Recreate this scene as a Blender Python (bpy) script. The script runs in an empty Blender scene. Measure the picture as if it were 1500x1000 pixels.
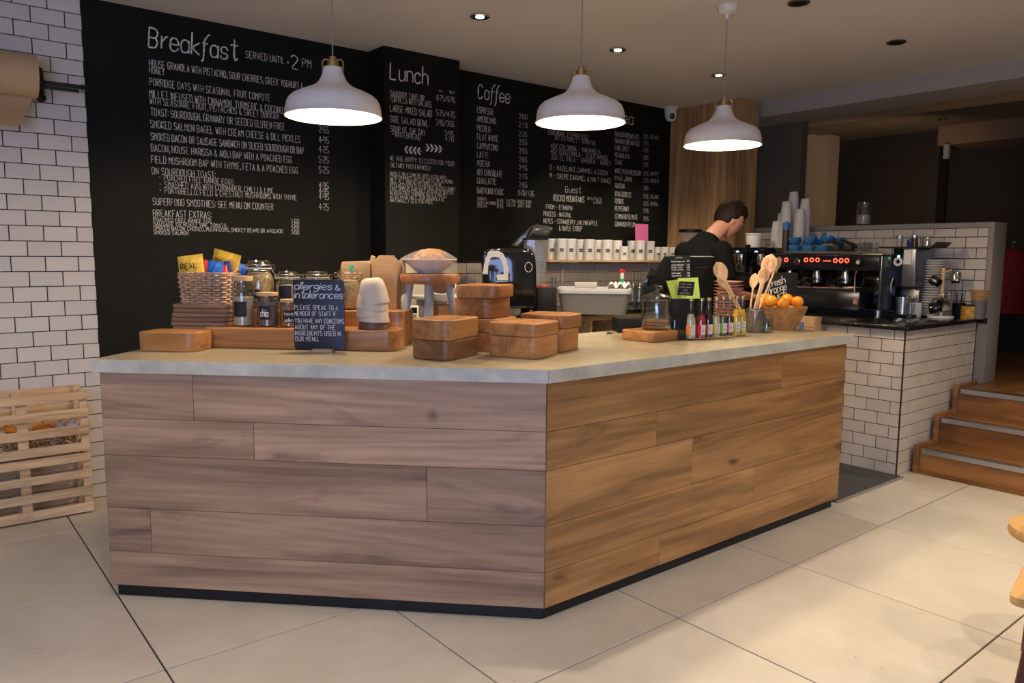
import bpy, bmesh, math, random
from mathutils import Vector, Matrix, noise
C = bpy.context.scene
COL = C.collection
random.seed(7)
PI = math.pi
def R(a): return math.radians(a)

# ---------------- camera ----------------
EYE = Vector((0, 0, 1.35)); FPX = 1111.46
YAW, PITCH, ROLL = 0.892480, -0.113270, 0.0073
FW = Vector((math.cos(YAW)*math.cos(PITCH), math.sin(YAW)*math.cos(PITCH), math.sin(PITCH)))
RT = Vector((math.sin(YAW), -math.cos(YAW), 0)); UP = RT.cross(FW)
r2 = RT*math.cos(ROLL)+UP*math.sin(ROLL); u2 = UP*math.cos(ROLL)-RT*math.sin(ROLL)
cd = bpy.data.cameras.new('camera'); cam = bpy.data.objects.new('camera', cd); COL.objects.link(cam)
cam.matrix_world = Matrix(((r2.x, u2.x, -FW.x, 0), (r2.y, u2.y, -FW.y, 0), (r2.z, u2.z, -FW.z, 1.35), (0, 0, 0, 1)))
cd.sensor_width = 36; cd.sensor_fit = 'HORIZONTAL'; cd.lens = 36*FPX/1500; cd.clip_start = .02
C.camera = cam
FH = Vector((math.cos(YAW), math.sin(YAW), 0))

# ---------------- world, lights, exposure ----------------
w = bpy.data.worlds.new('world'); C.world = w; w.use_nodes = True
w.node_tree.nodes['Background'].inputs[0].default_value = (1.0, .88, .77, 1)
w.node_tree.nodes['Background'].inputs[1].default_value = .165
C.view_settings.view_transform = 'Standard'; C.view_settings.look = 'None'
C.view_settings.gamma = 1; C.view_settings.use_curve_mapping = False
C.view_settings.exposure = 0.10
def area(name, loc, tgt, sx, sy, power, col):
    l = bpy.data.lights.new(name, 'AREA'); l.shape = 'RECTANGLE'; l.size = sx; l.size_y = sy; l.energy = power; l.color = col
    o = bpy.data.objects.new(name, l); COL.objects.link(o); o.location = loc
    o.rotation_euler = (Vector(tgt)-Vector(loc)).to_track_quat('-Z', 'Y').to_euler(); return o
def spot(name, loc, tgt, power, col, ang=70, blend=.6, rad=.03):
    l = bpy.data.lights.new(name, 'SPOT'); l.energy = power; l.color = col; l.spot_size = R(ang); l.spot_blend = blend; l.shadow_soft_size = rad
    o = bpy.data.objects.new(name, l); COL.objects.link(o); o.location = loc
    o.rotation_euler = (Vector(tgt)-Vector(loc)).to_track_quat('-Z', 'Y').to_euler(); return o
WARM = (1.0, .77, .50); WARM2 = (1.0, .84, .64); COOL = (.40, .55, 1.0)
area('shop_window_light', (-1.7, -.9, 1.35), (1.1, 2.6, .75), 1.9, 1.5, 74, COOL)
# ceiling spots of the seating side and counter, then added fill spots
for i, (x, y, tx, ty, p, an) in enumerate([(2.7, .2, 3.0, 1.3, 62, 100), (4.3, .2, 4.3, 1.2, 55, 100), (1.2, -.6, 1.3, .6, 22, 100), (5.0, 1.0, 5.1, 1.1, 30, 100), (3.4, -.9, 3.2, -.2, 55, 100),
                                       (-.3, 2.6, -.1, 3.2, 52, 100), (.4, 1.4, .3, 1.9, 34, 100),
                                       (1.95, 2.50, 1.8, .5, 105, 62), (2.95, 2.46, 2.95, .45, 125, 62), (4.15, 2.40, 4.2, .45, 105, 62), (1.0, 2.75, .4, 1.5, 40, 60),
                                       (3.9, 3.7, 4.3, 4.45, 55, 62), (4.9, 3.7, 5.0, 4.45, 45, 62), (2.3, 3.5, 2.3, 4.1, 26, 70), (6.45, 2.9, 7.3, 3.5, 14, 110)]):  # added spots without fixtures: brighten shelf, bench and the upper-room pier
    spot('ceiling_and_fill_spot', (x, y, 2.62 if x < 6 else 1.9), (tx, ty, 0 if ty < 3.4 else (1.15 if x < 6 else 2.0)), p, WARM2 if x < 6 else WARM, an, .8, .03)

# ---------------- helpers: pixels of the 1500x1000 photograph to points on real planes ----------------
def ray(px, py):
    u = (px-750)/FPX; v = -(py-500)/FPX
    return FW+r2*u+u2*v
def onz(px, py, z): d = ray(px, py); return EYE+d*((z-1.35)/d.z)
def onx(px, py, x): d = ray(px, py); return EYE+d*(x/d.x)
def ony(px, py, y): d = ray(px, py); return EYE+d*(y/d.y)
def ond(px, py, dep): return EYE+ray(px, py)*dep
def depth(p): return (Vector(p)-EYE).dot(FW)
def mpp(p): return depth(p)/FPX
def zat(px, py, p):
    d = ray(px, py); t = (p[0]*FH.x+p[1]*FH.y)/(d.x*FH.x+d.y*FH.y); return 1.35+t*d.z
def rnd(cx, by, z, wpx):
    """centre and radius of a round thing whose foot is seen at cx, by on the surface z"""
    p = onz(cx, by, z); r = wpx*mpp(p)/2; h = Vector((p.x, p.y, 0)).normalized(); c = p+h*r
    return Vector((c.x, c.y, z)), wpx*mpp(c)/2

# ---------------- mesh builder ----------------
class MB:
    def __init__(s): s.v = []; s.f = []; s.mi = []; s.k = 0
    def add(s, vs, fs):
        b = len(s.v); s.v += [tuple(v) for v in vs]; s.f += [tuple(b+i for i in f) for f in fs]; s.mi += [s.k]*len(fs); return s
    def box(s, c, d, m=None):
        x, y, z = d[0]/2, d[1]/2, d[2]/2; vs = [Vector((a*x, b*y, e*z)) for e in (-1, 1) for b in (-1, 1) for a in (-1, 1)]
        if m is not None: vs = [m @ v for v in vs]
        c = Vector(c); vs = [v+c for v in vs]
        return s.add(vs, [(0, 2, 3, 1), (4, 5, 7, 6), (0, 1, 5, 4), (2, 6, 7, 3), (0, 4, 6, 2), (1, 3, 7, 5)])
    def bb(s, a, b):
        return s.box([(a[i]+b[i])/2 for i in range(3)], [abs(a[i]-b[i]) for i in range(3)])
    def lathe(s, prof, n=24, c=(0, 0, 0), m=None, close=False, sq=1.0):
        vs = []; fs = []; c = Vector(c); L = len(prof)
        for r, z in prof:
            for i in range(n):
                a = 2*PI*i/n; v = Vector((r*math.cos(a), r*sq*math.sin(a), z)); vs.append((m @ v if m is not None else v)+c)
        for j in range(L-1 if not close else L):
            for i in range(n):
                k = (j+1) % L; fs.append((j*n+i, j*n+(i+1) % n, k*n+(i+1) % n, k*n+i))
        if not close:
            if prof[0][0] > 1e-5: fs.append(tuple(range(n))[::-1])
            if prof[-1][0] > 1e-5: fs.append(tuple((L-1)*n+i for i in range(n)))
        return s.add(vs, fs)
    def cyl(s, r, z0, z1, n=20, c=(0, 0, 0), r2=None, m=None): return s.lathe([(r, z0), (r2 if r2 is not None else r, z1)], n, c, m)
    def tube(s, pts, r, n=8, closed=False):
        pts = [Vector(p) for p in pts]; L = len(pts); rr = r if isinstance(r, (list, tuple)) else [r]*L
        vs = []; fs = []; prev = None
        for i, p in enumerate(pts):
            if closed: t = pts[(i+1) % L]-pts[i-1]
            else: t = pts[min(i+1, L-1)]-pts[max(i-1, 0)]
            t.normalize()
            if prev is None:
                a = Vector((0, 0, 1)) if abs(t.z) < .9 else Vector((1, 0, 0)); x = t.cross(a).normalized()
            else: x = (prev-t*prev.dot(t)).normalized()
            prev = x; y = t.cross(x)
            for k in range(n):
                a = 2*PI*k/n; vs.append(p+(x*math.cos(a)+y*math.sin(a))*rr[i])
        for j in range(L if closed else L-1):
            for k in range(n):
                q = (j+1) % L; fs.append((j*n+k, j*n+(k+1) % n, q*n+(k+1) % n, q*n+k))
        if not closed: fs.append(tuple(range(n))[::-1]); fs.append(tuple((L-1)*n+k for k in range(n)))
        return s.add(vs, fs)
    def prism(s, poly, z0, z1, m=None):
        n = len(poly); vs = [Vector((x, y, z)) for z in (z0, z1) for x, y in poly]
        if m is not None: vs = [m @ v for v in vs]
        return s.add(vs, [tuple(range(n))[::-1], tuple(range(n, 2*n))]+[(i, (i+1) % n, n+(i+1) % n, n+i) for i in range(n)])
    def ball(s, c, r, n=12, k=8, sc=(1, 1, 1), m=None):
        c = Vector(c); vs = []; fs = []
        for j in range(1, k):
            t = PI*j/k
            for i in range(n):
                a = 2*PI*i/n; vs.append(Vector((r*sc[0]*math.sin(t)*math.cos(a), r*sc[1]*math.sin(t)*math.sin(a), r*sc[2]*math.cos(t))))
        vs += [Vector((0, 0, r*sc[2])), Vector((0, 0, -r*sc[2]))]
        if m is not None: vs = [m @ v for v in vs]
        T = (k-1)*n
        for j in range(k-2):
            for i in range(n): fs.append((j*n+i, (j+1)*n+i, (j+1)*n+(i+1) % n, j*n+(i+1) % n))
        for i in range(n): fs.append((T, i, (i+1) % n)); fs.append((T+1, (k-2)*n+(i+1) % n, (k-2)*n+i))
        return s.add([v+c for v in vs], fs)
    def mesh(s, name, mats, bev=0, seg=2, ang=35, smooth=True, bang=30):
        me = bpy.data.meshes.new(name); me.from_pydata([tuple(v) for v in s.v], [], s.f)
        if not isinstance(mats, (list, tuple)): mats = [mats]
        for m in mats: me.materials.append(m)
        for p, i in zip(me.polygons, s.mi): p.material_index = i
        bm = bmesh.new(); bm.from_mesh(me)
        bmesh.ops.recalc_face_normals(bm, faces=bm.faces)
        if bev:
            es = [e for e in bm.edges if len(e.link_faces) == 2 and e.calc_face_angle(0) > R(bang)]
            bmesh.ops.bevel(bm, geom=es, offset=bev, segments=seg, profile=.5, affect='EDGES', clamp_overlap=True)
        bm.to_mesh(me); bm.free()
        if smooth:
            me.shade_smooth()
            me.set_sharp_from_angle(angle=R(ang))
        return me
    def build(s, name, mats, parent=None, **k):
        o = bpy.data.objects.new(name, s.mesh(name, mats, **k)); COL.objects.link(o)
        if parent is not None: o.parent = parent
        return o
def tag(o, label, cat, group=None):
    o['label'] = label; o['category'] = cat
    if group: o['group'] = group
    return o
def thing(name, label, cat, loc=(0, 0, 0), rz=0, group=None):
    o = bpy.data.objects.new(name, None); COL.objects.link(o); o.empty_display_size = .05
    o.location = loc; o.rotation_euler = (0, 0, rz); return tag(o, label, cat, group)
def struct(o): o['kind'] = 'structure'; return o
def stuff(o): o['kind'] = 'stuff'; return o
def dup(root, loc=None, rz=None, label=None, group=None):
    r = root.copy(); COL.objects.link(r)
    if loc is not None: r.location = loc
    if rz is not None: r.rotation_euler = (0, 0, rz)
    if label: r['label'] = label
    if group: r['group'] = group
    for ch in list(root.children):
        c = ch.copy(); COL.objects.link(c); c.parent = r
        for g in list(ch.children):
            d = g.copy(); COL.objects.link(d); d.parent = c
    return r
def rrect(w, d, r, n=5, cx=0, cy=0):
    out = []
    for sx, sy, a0 in ((1, 1, 0), (-1, 1, 90), (-1, -1, 180), (1, -1, 270)):
        for i in range(n+1):
            a = R(a0+90*i/n); out.append((cx+sx*(w/2-r)+r*math.cos(a), cy+sy*(d/2-r)+r*math.sin(a)))
    return out

# ---------------- materials ----------------
def nt(name):
    m = bpy.data.materials.new(name); m.use_nodes = True; t = m.node_tree; return m, t, t.nodes['Principled BSDF']
def S(b, k, v):
    if k in b.inputs: b.inputs[k].default_value = v
def mat(name, col, rough=.5, metal=0, spec=.5, emit=None, es=0, trans=0, ior=1.45, var=0, vs=20, bump=0, bs=200, coat=0, rv=0):
    m, t, b = nt(name); S(b, 'Base Color', (*col, 1)); S(b, 'Roughness', rough); S(b, 'Metallic', metal); S(b, 'Specular IOR Level', spec)
    S(b, 'Transmission Weight', trans); S(b, 'IOR', ior); S(b, 'Coat Weight', coat)
    if emit: S(b, 'Emission Color', (*emit, 1)); S(b, 'Emission Strength', es)
    tc = None
    if var or bump or rv: tc = t.nodes.new('ShaderNodeTexCoord')
    if var or rv:
        oi = t.nodes.new('ShaderNodeObjectInfo'); n = t.nodes.new('ShaderNodeTexNoise'); n.inputs['Scale'].default_value = vs; n.inputs['Detail'].default_value = 5
        t.links.new(tc.outputs['Object'], n.inputs['Vector'])
        mr = t.nodes.new('ShaderNodeMapRange'); mr.inputs[1].default_value = .3; mr.inputs[2].default_value = .7
        mr.inputs[3].default_value = 1-var; mr.inputs[4].default_value = 1+var; t.links.new(n.outputs[0], mr.inputs[0])
        mr2 = t.nodes.new('ShaderNodeMapRange'); mr2.inputs[3].default_value = 1-rv; mr2.inputs[4].default_value = 1+rv; t.links.new(oi.outputs['Random'], mr2.inputs[0])
        mu = t.nodes.new('ShaderNodeMath'); mu.operation = 'MULTIPLY'; t.links.new(mr.outputs[0], mu.inputs[0]); t.links.new(mr2.outputs[0], mu.inputs[1])
        h = t.nodes.new('ShaderNodeHueSaturation'); h.inputs['Color'].default_value = (*col, 1); t.links.new(mu.outputs[0], h.inputs['Value']); t.links.new(h.outputs[0], b.inputs['Base Color'])
    if bump:
        n2 = t.nodes.new('ShaderNodeTexNoise'); n2.inputs['Scale'].default_value = bs; t.links.new(tc.outputs['Object'], n2.inputs['Vector'])
        bp = t.nodes.new('ShaderNodeBump'); bp.inputs['Strength'].default_value = bump; bp.inputs['Distance'].default_value = .002
        t.links.new(n2.outputs[0], bp.inputs['Height']); t.links.new(bp.outputs[0], b.inputs['Normal'])
    return m
def wood(name, c1, c2, knot=None, ax=0, grain=9, fine=60, rough=.45, kn=.0, rv=.12, stretch=.09, coat=0):
    """long grain along local axis ax, colour shifting piece by piece"""
    m, t, b = nt(name); N = t.nodes.new; L = t.links.new
    tc = N('ShaderNodeTexCoord'); oi = N('ShaderNodeObjectInfo'); mp = N('ShaderNodeMapping')
    sc = [1, 1, 1]; sc[ax] = stretch; mp.inputs['Scale'].default_value = sc
    mo = N('ShaderNodeMath'); mo.operation = 'MULTIPLY'; mo.inputs[1].default_value = 37; L(oi.outputs['Random'], mo.inputs[0])
    ad = N('ShaderNodeVectorMath'); ad.operation = 'ADD'; L(tc.outputs['Object'], ad.inputs[0]); L(mo.outputs[0], ad.inputs[1])
    L(ad.outputs[0], mp.inputs['Vector'])
    n1 = N('ShaderNodeTexNoise'); n1.inputs['Scale'].default_value = grain; n1.inputs['Detail'].default_value = 7; n1.inputs['Distortion'].default_value = 1.2; L(mp.outputs[0], n1.inputs['Vector'])
    mpf = N('ShaderNodeMapping'); sf = [1, 1, 1]; sf[ax] = stretch*.35; mpf.inputs['Scale'].default_value = sf; L(ad.outputs[0], mpf.inputs['Vector'])
    n2 = N('ShaderNodeTexNoise'); n2.inputs['Scale'].default_value = fine*1.6; n2.inputs['Detail'].default_value = 5; L(mpf.outputs[0], n2.inputs['Vector'])
    n0 = N('ShaderNodeTexNoise'); n0.inputs['Scale'].default_value = grain*.45; n0.inputs['Detail'].default_value = 1.5; n0.inputs['Distortion'].default_value = .6; L(mp.outputs[0], n0.inputs['Vector'])
    k1 = N('ShaderNodeMath'); k1.operation = 'MULTIPLY'; k1.inputs[1].default_value = 75; L(n0.outputs[0], k1.inputs[0]); k2 = N('ShaderNodeMath'); k2.operation = 'SINE'; L(k1.outputs[0], k2.inputs[0])
    k3 = N('ShaderNodeMath'); k3.operation = 'MULTIPLY'; k3.inputs[1].default_value = .045; L(k2.outputs[0], k3.inputs[0])
    mx0 = N('ShaderNodeMath'); mx0.operation = 'MULTIPLY_ADD'; mx0.inputs[1].default_value = .42; L(n2.outputs[0], mx0.inputs[0]); L(n1.outputs[0], mx0.inputs[2])
    mx = N('ShaderNodeMath'); mx.operation = 'ADD'; L(mx0.outputs[0], mx.inputs[0]); L(k3.outputs[0], mx.inputs[1])
    cr = N('ShaderNodeValToRGB'); cr.color_ramp.elements[0].position = .50; cr.color_ramp.elements[1].position = .90
    cr.color_ramp.elements[0].color = (*[x*.72 for x in c2], 1); cr.color_ramp.elements[1].color = (*c1, 1); L(mx.outputs[0], cr.inputs[0])
    out = cr.outputs[0]
    if knot:
        mp2 = N('ShaderNodeMapping'); s2 = [1, 1, 1]; s2[ax] = .22; mp2.inputs['Scale'].default_value = s2; L(ad.outputs[0], mp2.inputs['Vector'])
        vo = N('ShaderNodeTexNoise'); vo.inputs['Scale'].default_value = kn*1.7; vo.inputs['Detail'].default_value = 6; vo.inputs['Roughness'].default_value = .62; vo.inputs['Distortion'].default_value = .9; L(mp2.outputs[0], vo.inputs['Vector'])
        k4 = N('ShaderNodeValToRGB'); k4.color_ramp.elements[0].position = .55; k4.color_ramp.elements[1].position = .76; k4.color_ramp.elements[0].color = (0, 0, 0, 1); k4.color_ramp.elements[1].color = (.8, .8, .8, 1); L(vo.outputs[0], k4.inputs[0])
        mp3 = N('ShaderNodeMapping'); s3 = [1, 1, 1]; s3[ax] = .55; mp3.inputs['Scale'].default_value = s3; L(ad.outputs[0], mp3.inputs['Vector'])
        vv = N('ShaderNodeTexVoronoi'); vv.inputs['Scale'].default_value = kn*.95; wv = N('ShaderNodeTexNoise'); wv.inputs['Scale'].default_value = 9; L(mp3.outputs[0], wv.inputs['Vector']); wa = N('ShaderNodeVectorMath'); wa.operation = 'MULTIPLY_ADD'; wa.inputs[1].default_value = (.07, .07, .07); L(wv.outputs['Color'], wa.inputs[0]); L(mp3.outputs[0], wa.inputs[2]); L(wa.outputs[0], vv.inputs['Vector'])
        k5 = N('ShaderNodeValToRGB'); k5.color_ramp.elements[0].position = .025; k5.color_ramp.elements[1].position = .10; k5.color_ramp.elements[0].color = (.95, .95, .95, 1); k5.color_ramp.elements[1].color = (0, 0, 0, 1); L(vv.outputs['Distance'], k5.inputs[0])
        kr = N('ShaderNodeMath'); kr.operation = 'MAXIMUM'; L(k4.outputs[0], kr.inputs[0]); L(k5.outputs[0], kr.inputs[1])
        mi = N('ShaderNodeMixRGB'); mi.inputs[2].default_value = (*knot, 1); L(kr.outputs[0], mi.inputs[0]); L(out, mi.inputs[1]); out = mi.outputs[0]
    mr = N('ShaderNodeMapRange'); mr.inputs[3].default_value = 1-rv; mr.inputs[4].default_value = 1+rv; L(oi.outputs['Random'], mr.inputs[0])
    h = N('ShaderNodeHueSaturation'); L(out, h.inputs['Color']); L(mr.outputs[0], h.inputs['Value']); L(h.outputs[0], b.inputs['Base Color'])
    S(b, 'Roughness', rough); S(b, 'Coat Weight', coat); S(b, 'Coat Roughness', .3)
    bp = N('ShaderNodeBump'); bp.inputs['Strength'].default_value = .15; bp.inputs['Distance'].default_value = .002; L(mx.outputs[0], bp.inputs['Height']); L(bp.outputs[0], b.inputs['Normal'])
    return m
OAK = wood('oak_plank', (.52, .28, .108), (.33, .16, .055), knot=(.085, .04, .018), kn=3.9, grain=7, fine=40, rough=.42, rv=.2)
OAKL = wood('oak_plank_cool_lit', (.47, .30, .195), (.29, .175, .11), knot=(.075, .04, .035), kn=3.9, grain=7, fine=40, rough=.5, rv=.2)  # same oak as the right face; cool window light put into the colour
BLOCK = wood('beech_block', (.54, .25, .085), (.36, .15, .046), grain=10, fine=50, rough=.4, rv=.1)
WALNUT = wood('walnut_block', (.30, .135, .055), (.19, .08, .035), grain=12, fine=60, rough=.42, rv=.15)
CHOP = wood('chopping_board_wood', (.36, .20, .12), (.25, .13, .075), grain=12, rough=.5, rv=.12)
PINE = wood('crate_pine', (.78, .55, .32), (.62, .40, .21), knot=(.25, .12, .05), kn=7, grain=12, rough=.6, rv=.1)
STEPW = wood('step_oak', (.36, .16, .05), (.21, .085, .026), ax=1, grain=8, rough=.32, rv=.1)
CLAD = wood('cladding_oak', (.56, .34, .155), (.36, .20, .085), ax=2, grain=9, rough=.5, rv=.2)
SHELF = wood('pale_shelf_ply', (.75, .54, .30), (.62, .42, .22), grain=10, rough=.5, rv=.05)
SPOON = wood('spoon_beech', (.80, .55, .30), (.66, .42, .21), ax=2, grain=14, rough=.5, rv=.1)
BOWLW = wood('bowl_bamboo', (.50, .26, .10), (.36, .17, .06), ax=0, grain=16, rough=.35, rv=.1)
SEATW = wood('seat_wood', (.42, .19, .08), (.26, .10, .04), grain=14, rough=.35)
TABLEW = wood('table_oak', (.62, .36, .14), (.48, .26, .09), ax=0, grain=8, rough=.4)
TILE = mat('white_glazed_tile', (.66, .62, .585), .16, var=.05, vs=3, rv=.05, bump=.25, bs=9)
TILE2 = mat('cream_glazed_tile', (.64, .57, .49), .2, var=.05, vs=3, rv=.06, bump=.25, bs=9)
GROUT = mat('dark_grout', (.035, .028, .024), .9)
BLACK = mat('blackboard_paint', (.0085, .0092, .0075), .6, spec=.18, var=.25, vs=2.2)
CHALK = mat('chalk', (.66, .64, .60), .9, var=.35, vs=60)
CHALKP = mat('pink_chalk', (.22, .12, .13), .9)
CEIL = mat('ceiling_paint', (.66, .63, .60), .9, var=.03, vs=1.2)
SLABT = None
def slabmat(name, c1, c2, rough, sc=5, speck=0):
    m, t, b = nt(name); N = t.nodes.new; L = t.links.new
    tc = N('ShaderNodeTexCoord'); oi = N('ShaderNodeObjectInfo')
    ad = N('ShaderNodeVectorMath'); ad.operation = 'ADD'; mo = N('ShaderNodeMath'); mo.operation = 'MULTIPLY'; mo.inputs[1].default_value = 23
    L(oi.outputs['Random'], mo.inputs[0]); L(tc.outputs['Object'], ad.inputs[0]); L(mo.outputs[0], ad.inputs[1])
    n1 = N('ShaderNodeTexNoise'); n1.inputs['Scale'].default_value = sc; n1.inputs['Detail'].default_value = 8; n1.inputs['Roughness'].default_value = .65; L(ad.outputs[0], n1.inputs['Vector'])
    cr = N('ShaderNodeValToRGB'); cr.color_ramp.elements[0].position = .3; cr.color_ramp.elements[1].position = .72
    cr.color_ramp.elements[0].color = (*c2, 1); cr.color_ramp.elements[1].color = (*c1, 1); L(n1.outputs[0], cr.inputs[0]); out = cr.outputs[0]
    if speck:
        v = N('ShaderNodeTexVoronoi'); v.inputs['Scale'].default_value = 26; L(ad.outputs[0], v.inputs['Vector'])
        n3 = N('ShaderNodeTexNoise'); n3.inputs['Scale'].default_value = 4; L(ad.outputs[0], n3.inputs['Vector'])
        gt = N('ShaderNodeMapRange'); gt.inputs[1].default_value = .45; gt.inputs[2].default_value = .75; gt.inputs[3].default_value = .02; gt.inputs[4].default_value = .16; L(n3.outputs[0], gt.inputs[0])
        lt = N('ShaderNodeMath'); lt.operation = 'LESS_THAN'; L(v.outputs['Distance'], lt.inputs[0]); L(gt.outputs[0], lt.inputs[1])
        mu = N('ShaderNodeMath'); mu.operation = 'MULTIPLY'; mu.inputs[1].default_value = speck; L(lt.outputs[0], mu.inputs[0])
        mi = N('ShaderNodeMixRGB'); mi.inputs[2].default_value = (.16, .11, .08, 1); L(mu.outputs[0], mi.inputs[0]); L(out, mi.inputs[1]); out = mi.outputs[0]
    L(out, b.inputs['Base Color']); S(b, 'Roughness', rough)
    bp = N('ShaderNodeBump'); bp.inputs['Strength'].default_value = .1; bp.inputs['Distance'].default_value = .002; L(n1.outputs[0], bp.inputs['Height']); L(bp.outputs[0], b.inputs['Normal'])
    return m
CONC = slabmat('polished_concrete', (.50, .44, .31), (.36, .31, .215), .22, 4)
CONCE = slabmat('concrete_edge', (.62, .60, .52), (.36, .36, .31), .5, 9)
FLT = slabmat('floor_stone', (.66, .595, .50), (.55, .485, .40), .42, 3, .55)
KICK = mat('black_kickboard', (.008, .009, .012), .45)
BMAT = mat('black_matte', (.009, .009, .010), .5, spec=.25)
BGLOSS = mat('black_gloss', (.006, .006, .007), .08, coat=.5)
STONE = mat('black_stone_worktop', (.012, .012, .012), .18, var=.3, vs=80)
GREYP = mat('grey_paint', (.30, .27, .235), .7)
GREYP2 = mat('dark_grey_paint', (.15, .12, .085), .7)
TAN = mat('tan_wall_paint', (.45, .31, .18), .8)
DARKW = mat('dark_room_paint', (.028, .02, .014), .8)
WHITE = mat('white_enamel', (.78, .73, .68), .35)
WHITEC = mat('white_ceramic', (.80, .78, .72), .25)
WHITEM = mat('matt_white', (.75, .72, .66), .6)
BRASS = mat('aged_brass', (.48, .33, .13), .35, 1)
STEEL = mat('brushed_steel', (.55, .54, .52), .25, 1)
STEELD = mat('dark_steel', (.20, .20, .20), .3, 1)
IRON = mat('cast_iron', (.03, .03, .032), .5, .6)
def glassy(name, tint, rough=.02, ior=1.45, fr=1.0, haze=0, hazecol=(.8, .8, .8)):
    """thin clear wall: fresnel mix of a tinted see-through and a sharp reflection, so light reaches the contents"""
    m, t, b = nt(name); N = t.nodes.new; L = t.links.new; t.nodes.remove(b); out = [n for n in t.nodes if n.type == 'OUTPUT_MATERIAL'][0]
    tr = N('ShaderNodeBsdfTransparent'); tr.inputs[0].default_value = (*tint, 1); gl = N('ShaderNodeBsdfGlossy'); gl.inputs['Roughness'].default_value = rough
    f = N('ShaderNodeLayerWeight'); f.inputs['Blend'].default_value = .5; pw = N('ShaderNodeMath'); pw.operation = 'POWER'; pw.inputs[1].default_value = 4; L(f.outputs['Facing'], pw.inputs[0])
    mu = N('ShaderNodeMath'); mu.operation = 'MULTIPLY_ADD'; mu.inputs[1].default_value = .42*fr; mu.inputs[2].default_value = .045*fr; L(pw.outputs[0], mu.inputs[0])
    mx = N('ShaderNodeMixShader'); L(mu.outputs[0], mx.inputs[0]); L(tr.outputs[0], mx.inputs[1]); L(gl.outputs[0], mx.inputs[2]); o = mx.outputs[0]
    if haze:
        d = N('ShaderNodeBsdfDiffuse'); d.inputs[0].default_value = (*hazecol, 1); m2 = N('ShaderNodeMixShader'); m2.inputs[0].default_value = haze; L(o, m2.inputs[1]); L(d.outputs[0], m2.inputs[2]); o = m2.outputs[0]
    L(o, out.inputs[0]); return m
GLASS = glassy('clear_glass', (.91, .93, .92), fr=2.0)
PGLASS = glassy('smoky_plastic', (.52, .50, .50), .15, fr=1.5, haze=.22, hazecol=(.25, .24, .25))
CPLAS = glassy('clear_plastic', (.92, .92, .92), .12, fr=1.2, haze=.12, hazecol=(.8, .78, .75))
KRAFT = mat('kraft_paper', (.42, .27, .14), .75, var=.08, vs=14)
KRAFTL = mat('kraft_paper_roll', (.56, .37, .20), .7, var=.04, vs=6)
GREYLEG = mat('grey_painted_leg', (.30, .34, .36), .45)
ALU = mat('aluminium_nosing', (.50, .49, .48), .35, .8)
ORANGE = mat('orange_peel', (.90, .33, .02), .42, bump=.4, bs=260, var=.08, vs=8)
WICK = mat('wicker', (.48, .31, .20), .6, var=.3, vs=30, rv=.1)
YEL = mat('yellow_foil', (.86, .52, .06), .3)
BLU = mat('blue_foil', (.03, .16, .62), .3)
RED = mat('red_foil', (.55, .03, .03), .35)
INK = mat('black_ink', (.01, .01, .01), .6)

# ================= THE SETTING =================
_tc = {}
def tile_field(parent, org, rz, u0, u1, v0, v1, pu, pv, ju, jv, m, gap=.0045, th=.008, name='tile', skip=None):
    """running-bond tiles on a vertical plane through org; u along rz, v = z; ju = a joint of the even rows, jv = a bed joint"""
    k0 = math.floor((v0-jv)/pv); k1 = math.ceil((v1-jv)/pv)
    for k in range(k0, k1):
        a, b = max(v0, jv+k*pv), min(v1, jv+(k+1)*pv)
        if b-a < .012: continue
        off = ju+(pu/2 if k % 2 else 0); i0 = math.floor((u0-off)/pu); i1 = math.ceil((u1-off)/pu)
        for i in range(i0, i1):
            c, d = max(u0, off+i*pu), min(u1, off+(i+1)*pu)
            if d-c < .012: continue
            if skip and skip((c+d)/2, (a+b)/2): continue
            key = (round(d-c, 3), round(b-a, 3), m.name, th)
            if key not in _tc: _tc[key] = MB().box((0, 0, 0), (key[0]-gap, th, key[1]-gap)).mesh(name, m, bev=.0016, seg=1)
            o = bpy.data.objects.new(name, _tc[key]); COL.objects.link(o); o.parent = parent
            uc = (c+d)/2; tl = random.uniform(-.35, .35)
            o.location = (org[0]+math.cos(rz)*uc, org[1]+math.sin(rz)*uc, (a+b)/2); o.rotation_euler = (R(tl), 0, rz+R(random.uniform(-.3, .3)))

# floor of big stone slabs
fl = MB().bb((-1.6, -1.6, -.12), (5.2, 4.75, -.006)).build('floor', GROUT); struct(fl)
TX0, TY0, TP = .593, 1.722, .8023
for i in range(-2, 6):
    for j in range(-3, 4):
        x0, x1 = max(TX0+i*TP, -1.3), min(TX0+(i+1)*TP, 4.955); y0, y1 = max(TY0+j*TP, -1.2), min(TY0+(j+1)*TP, 4.585)
        if x1-x0 < .03 or y1-y0 < .03: continue
        g = .003
        o = MB().box((0, 0, 0), (x1-x0-2*g, y1-y0-2*g, .02)).build('floor_tile', FLT, fl, bev=.0015, seg=1)
        o.location = ((x0+x1)/2, (y0+y1)/2, -.01+random.uniform(-.0004, .0004))
sf = MB().bb((3.96, 2.045, 0), (4.752, 3.55, .008)).build('floor_staff_side', mat('dark_vinyl', (.05, .052, .055), .5)); struct(sf)
MB().bb((3.96, 2.03, 0), (4.752, 2.045, .01)).build('metal_strip', ALU, sf)

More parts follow.
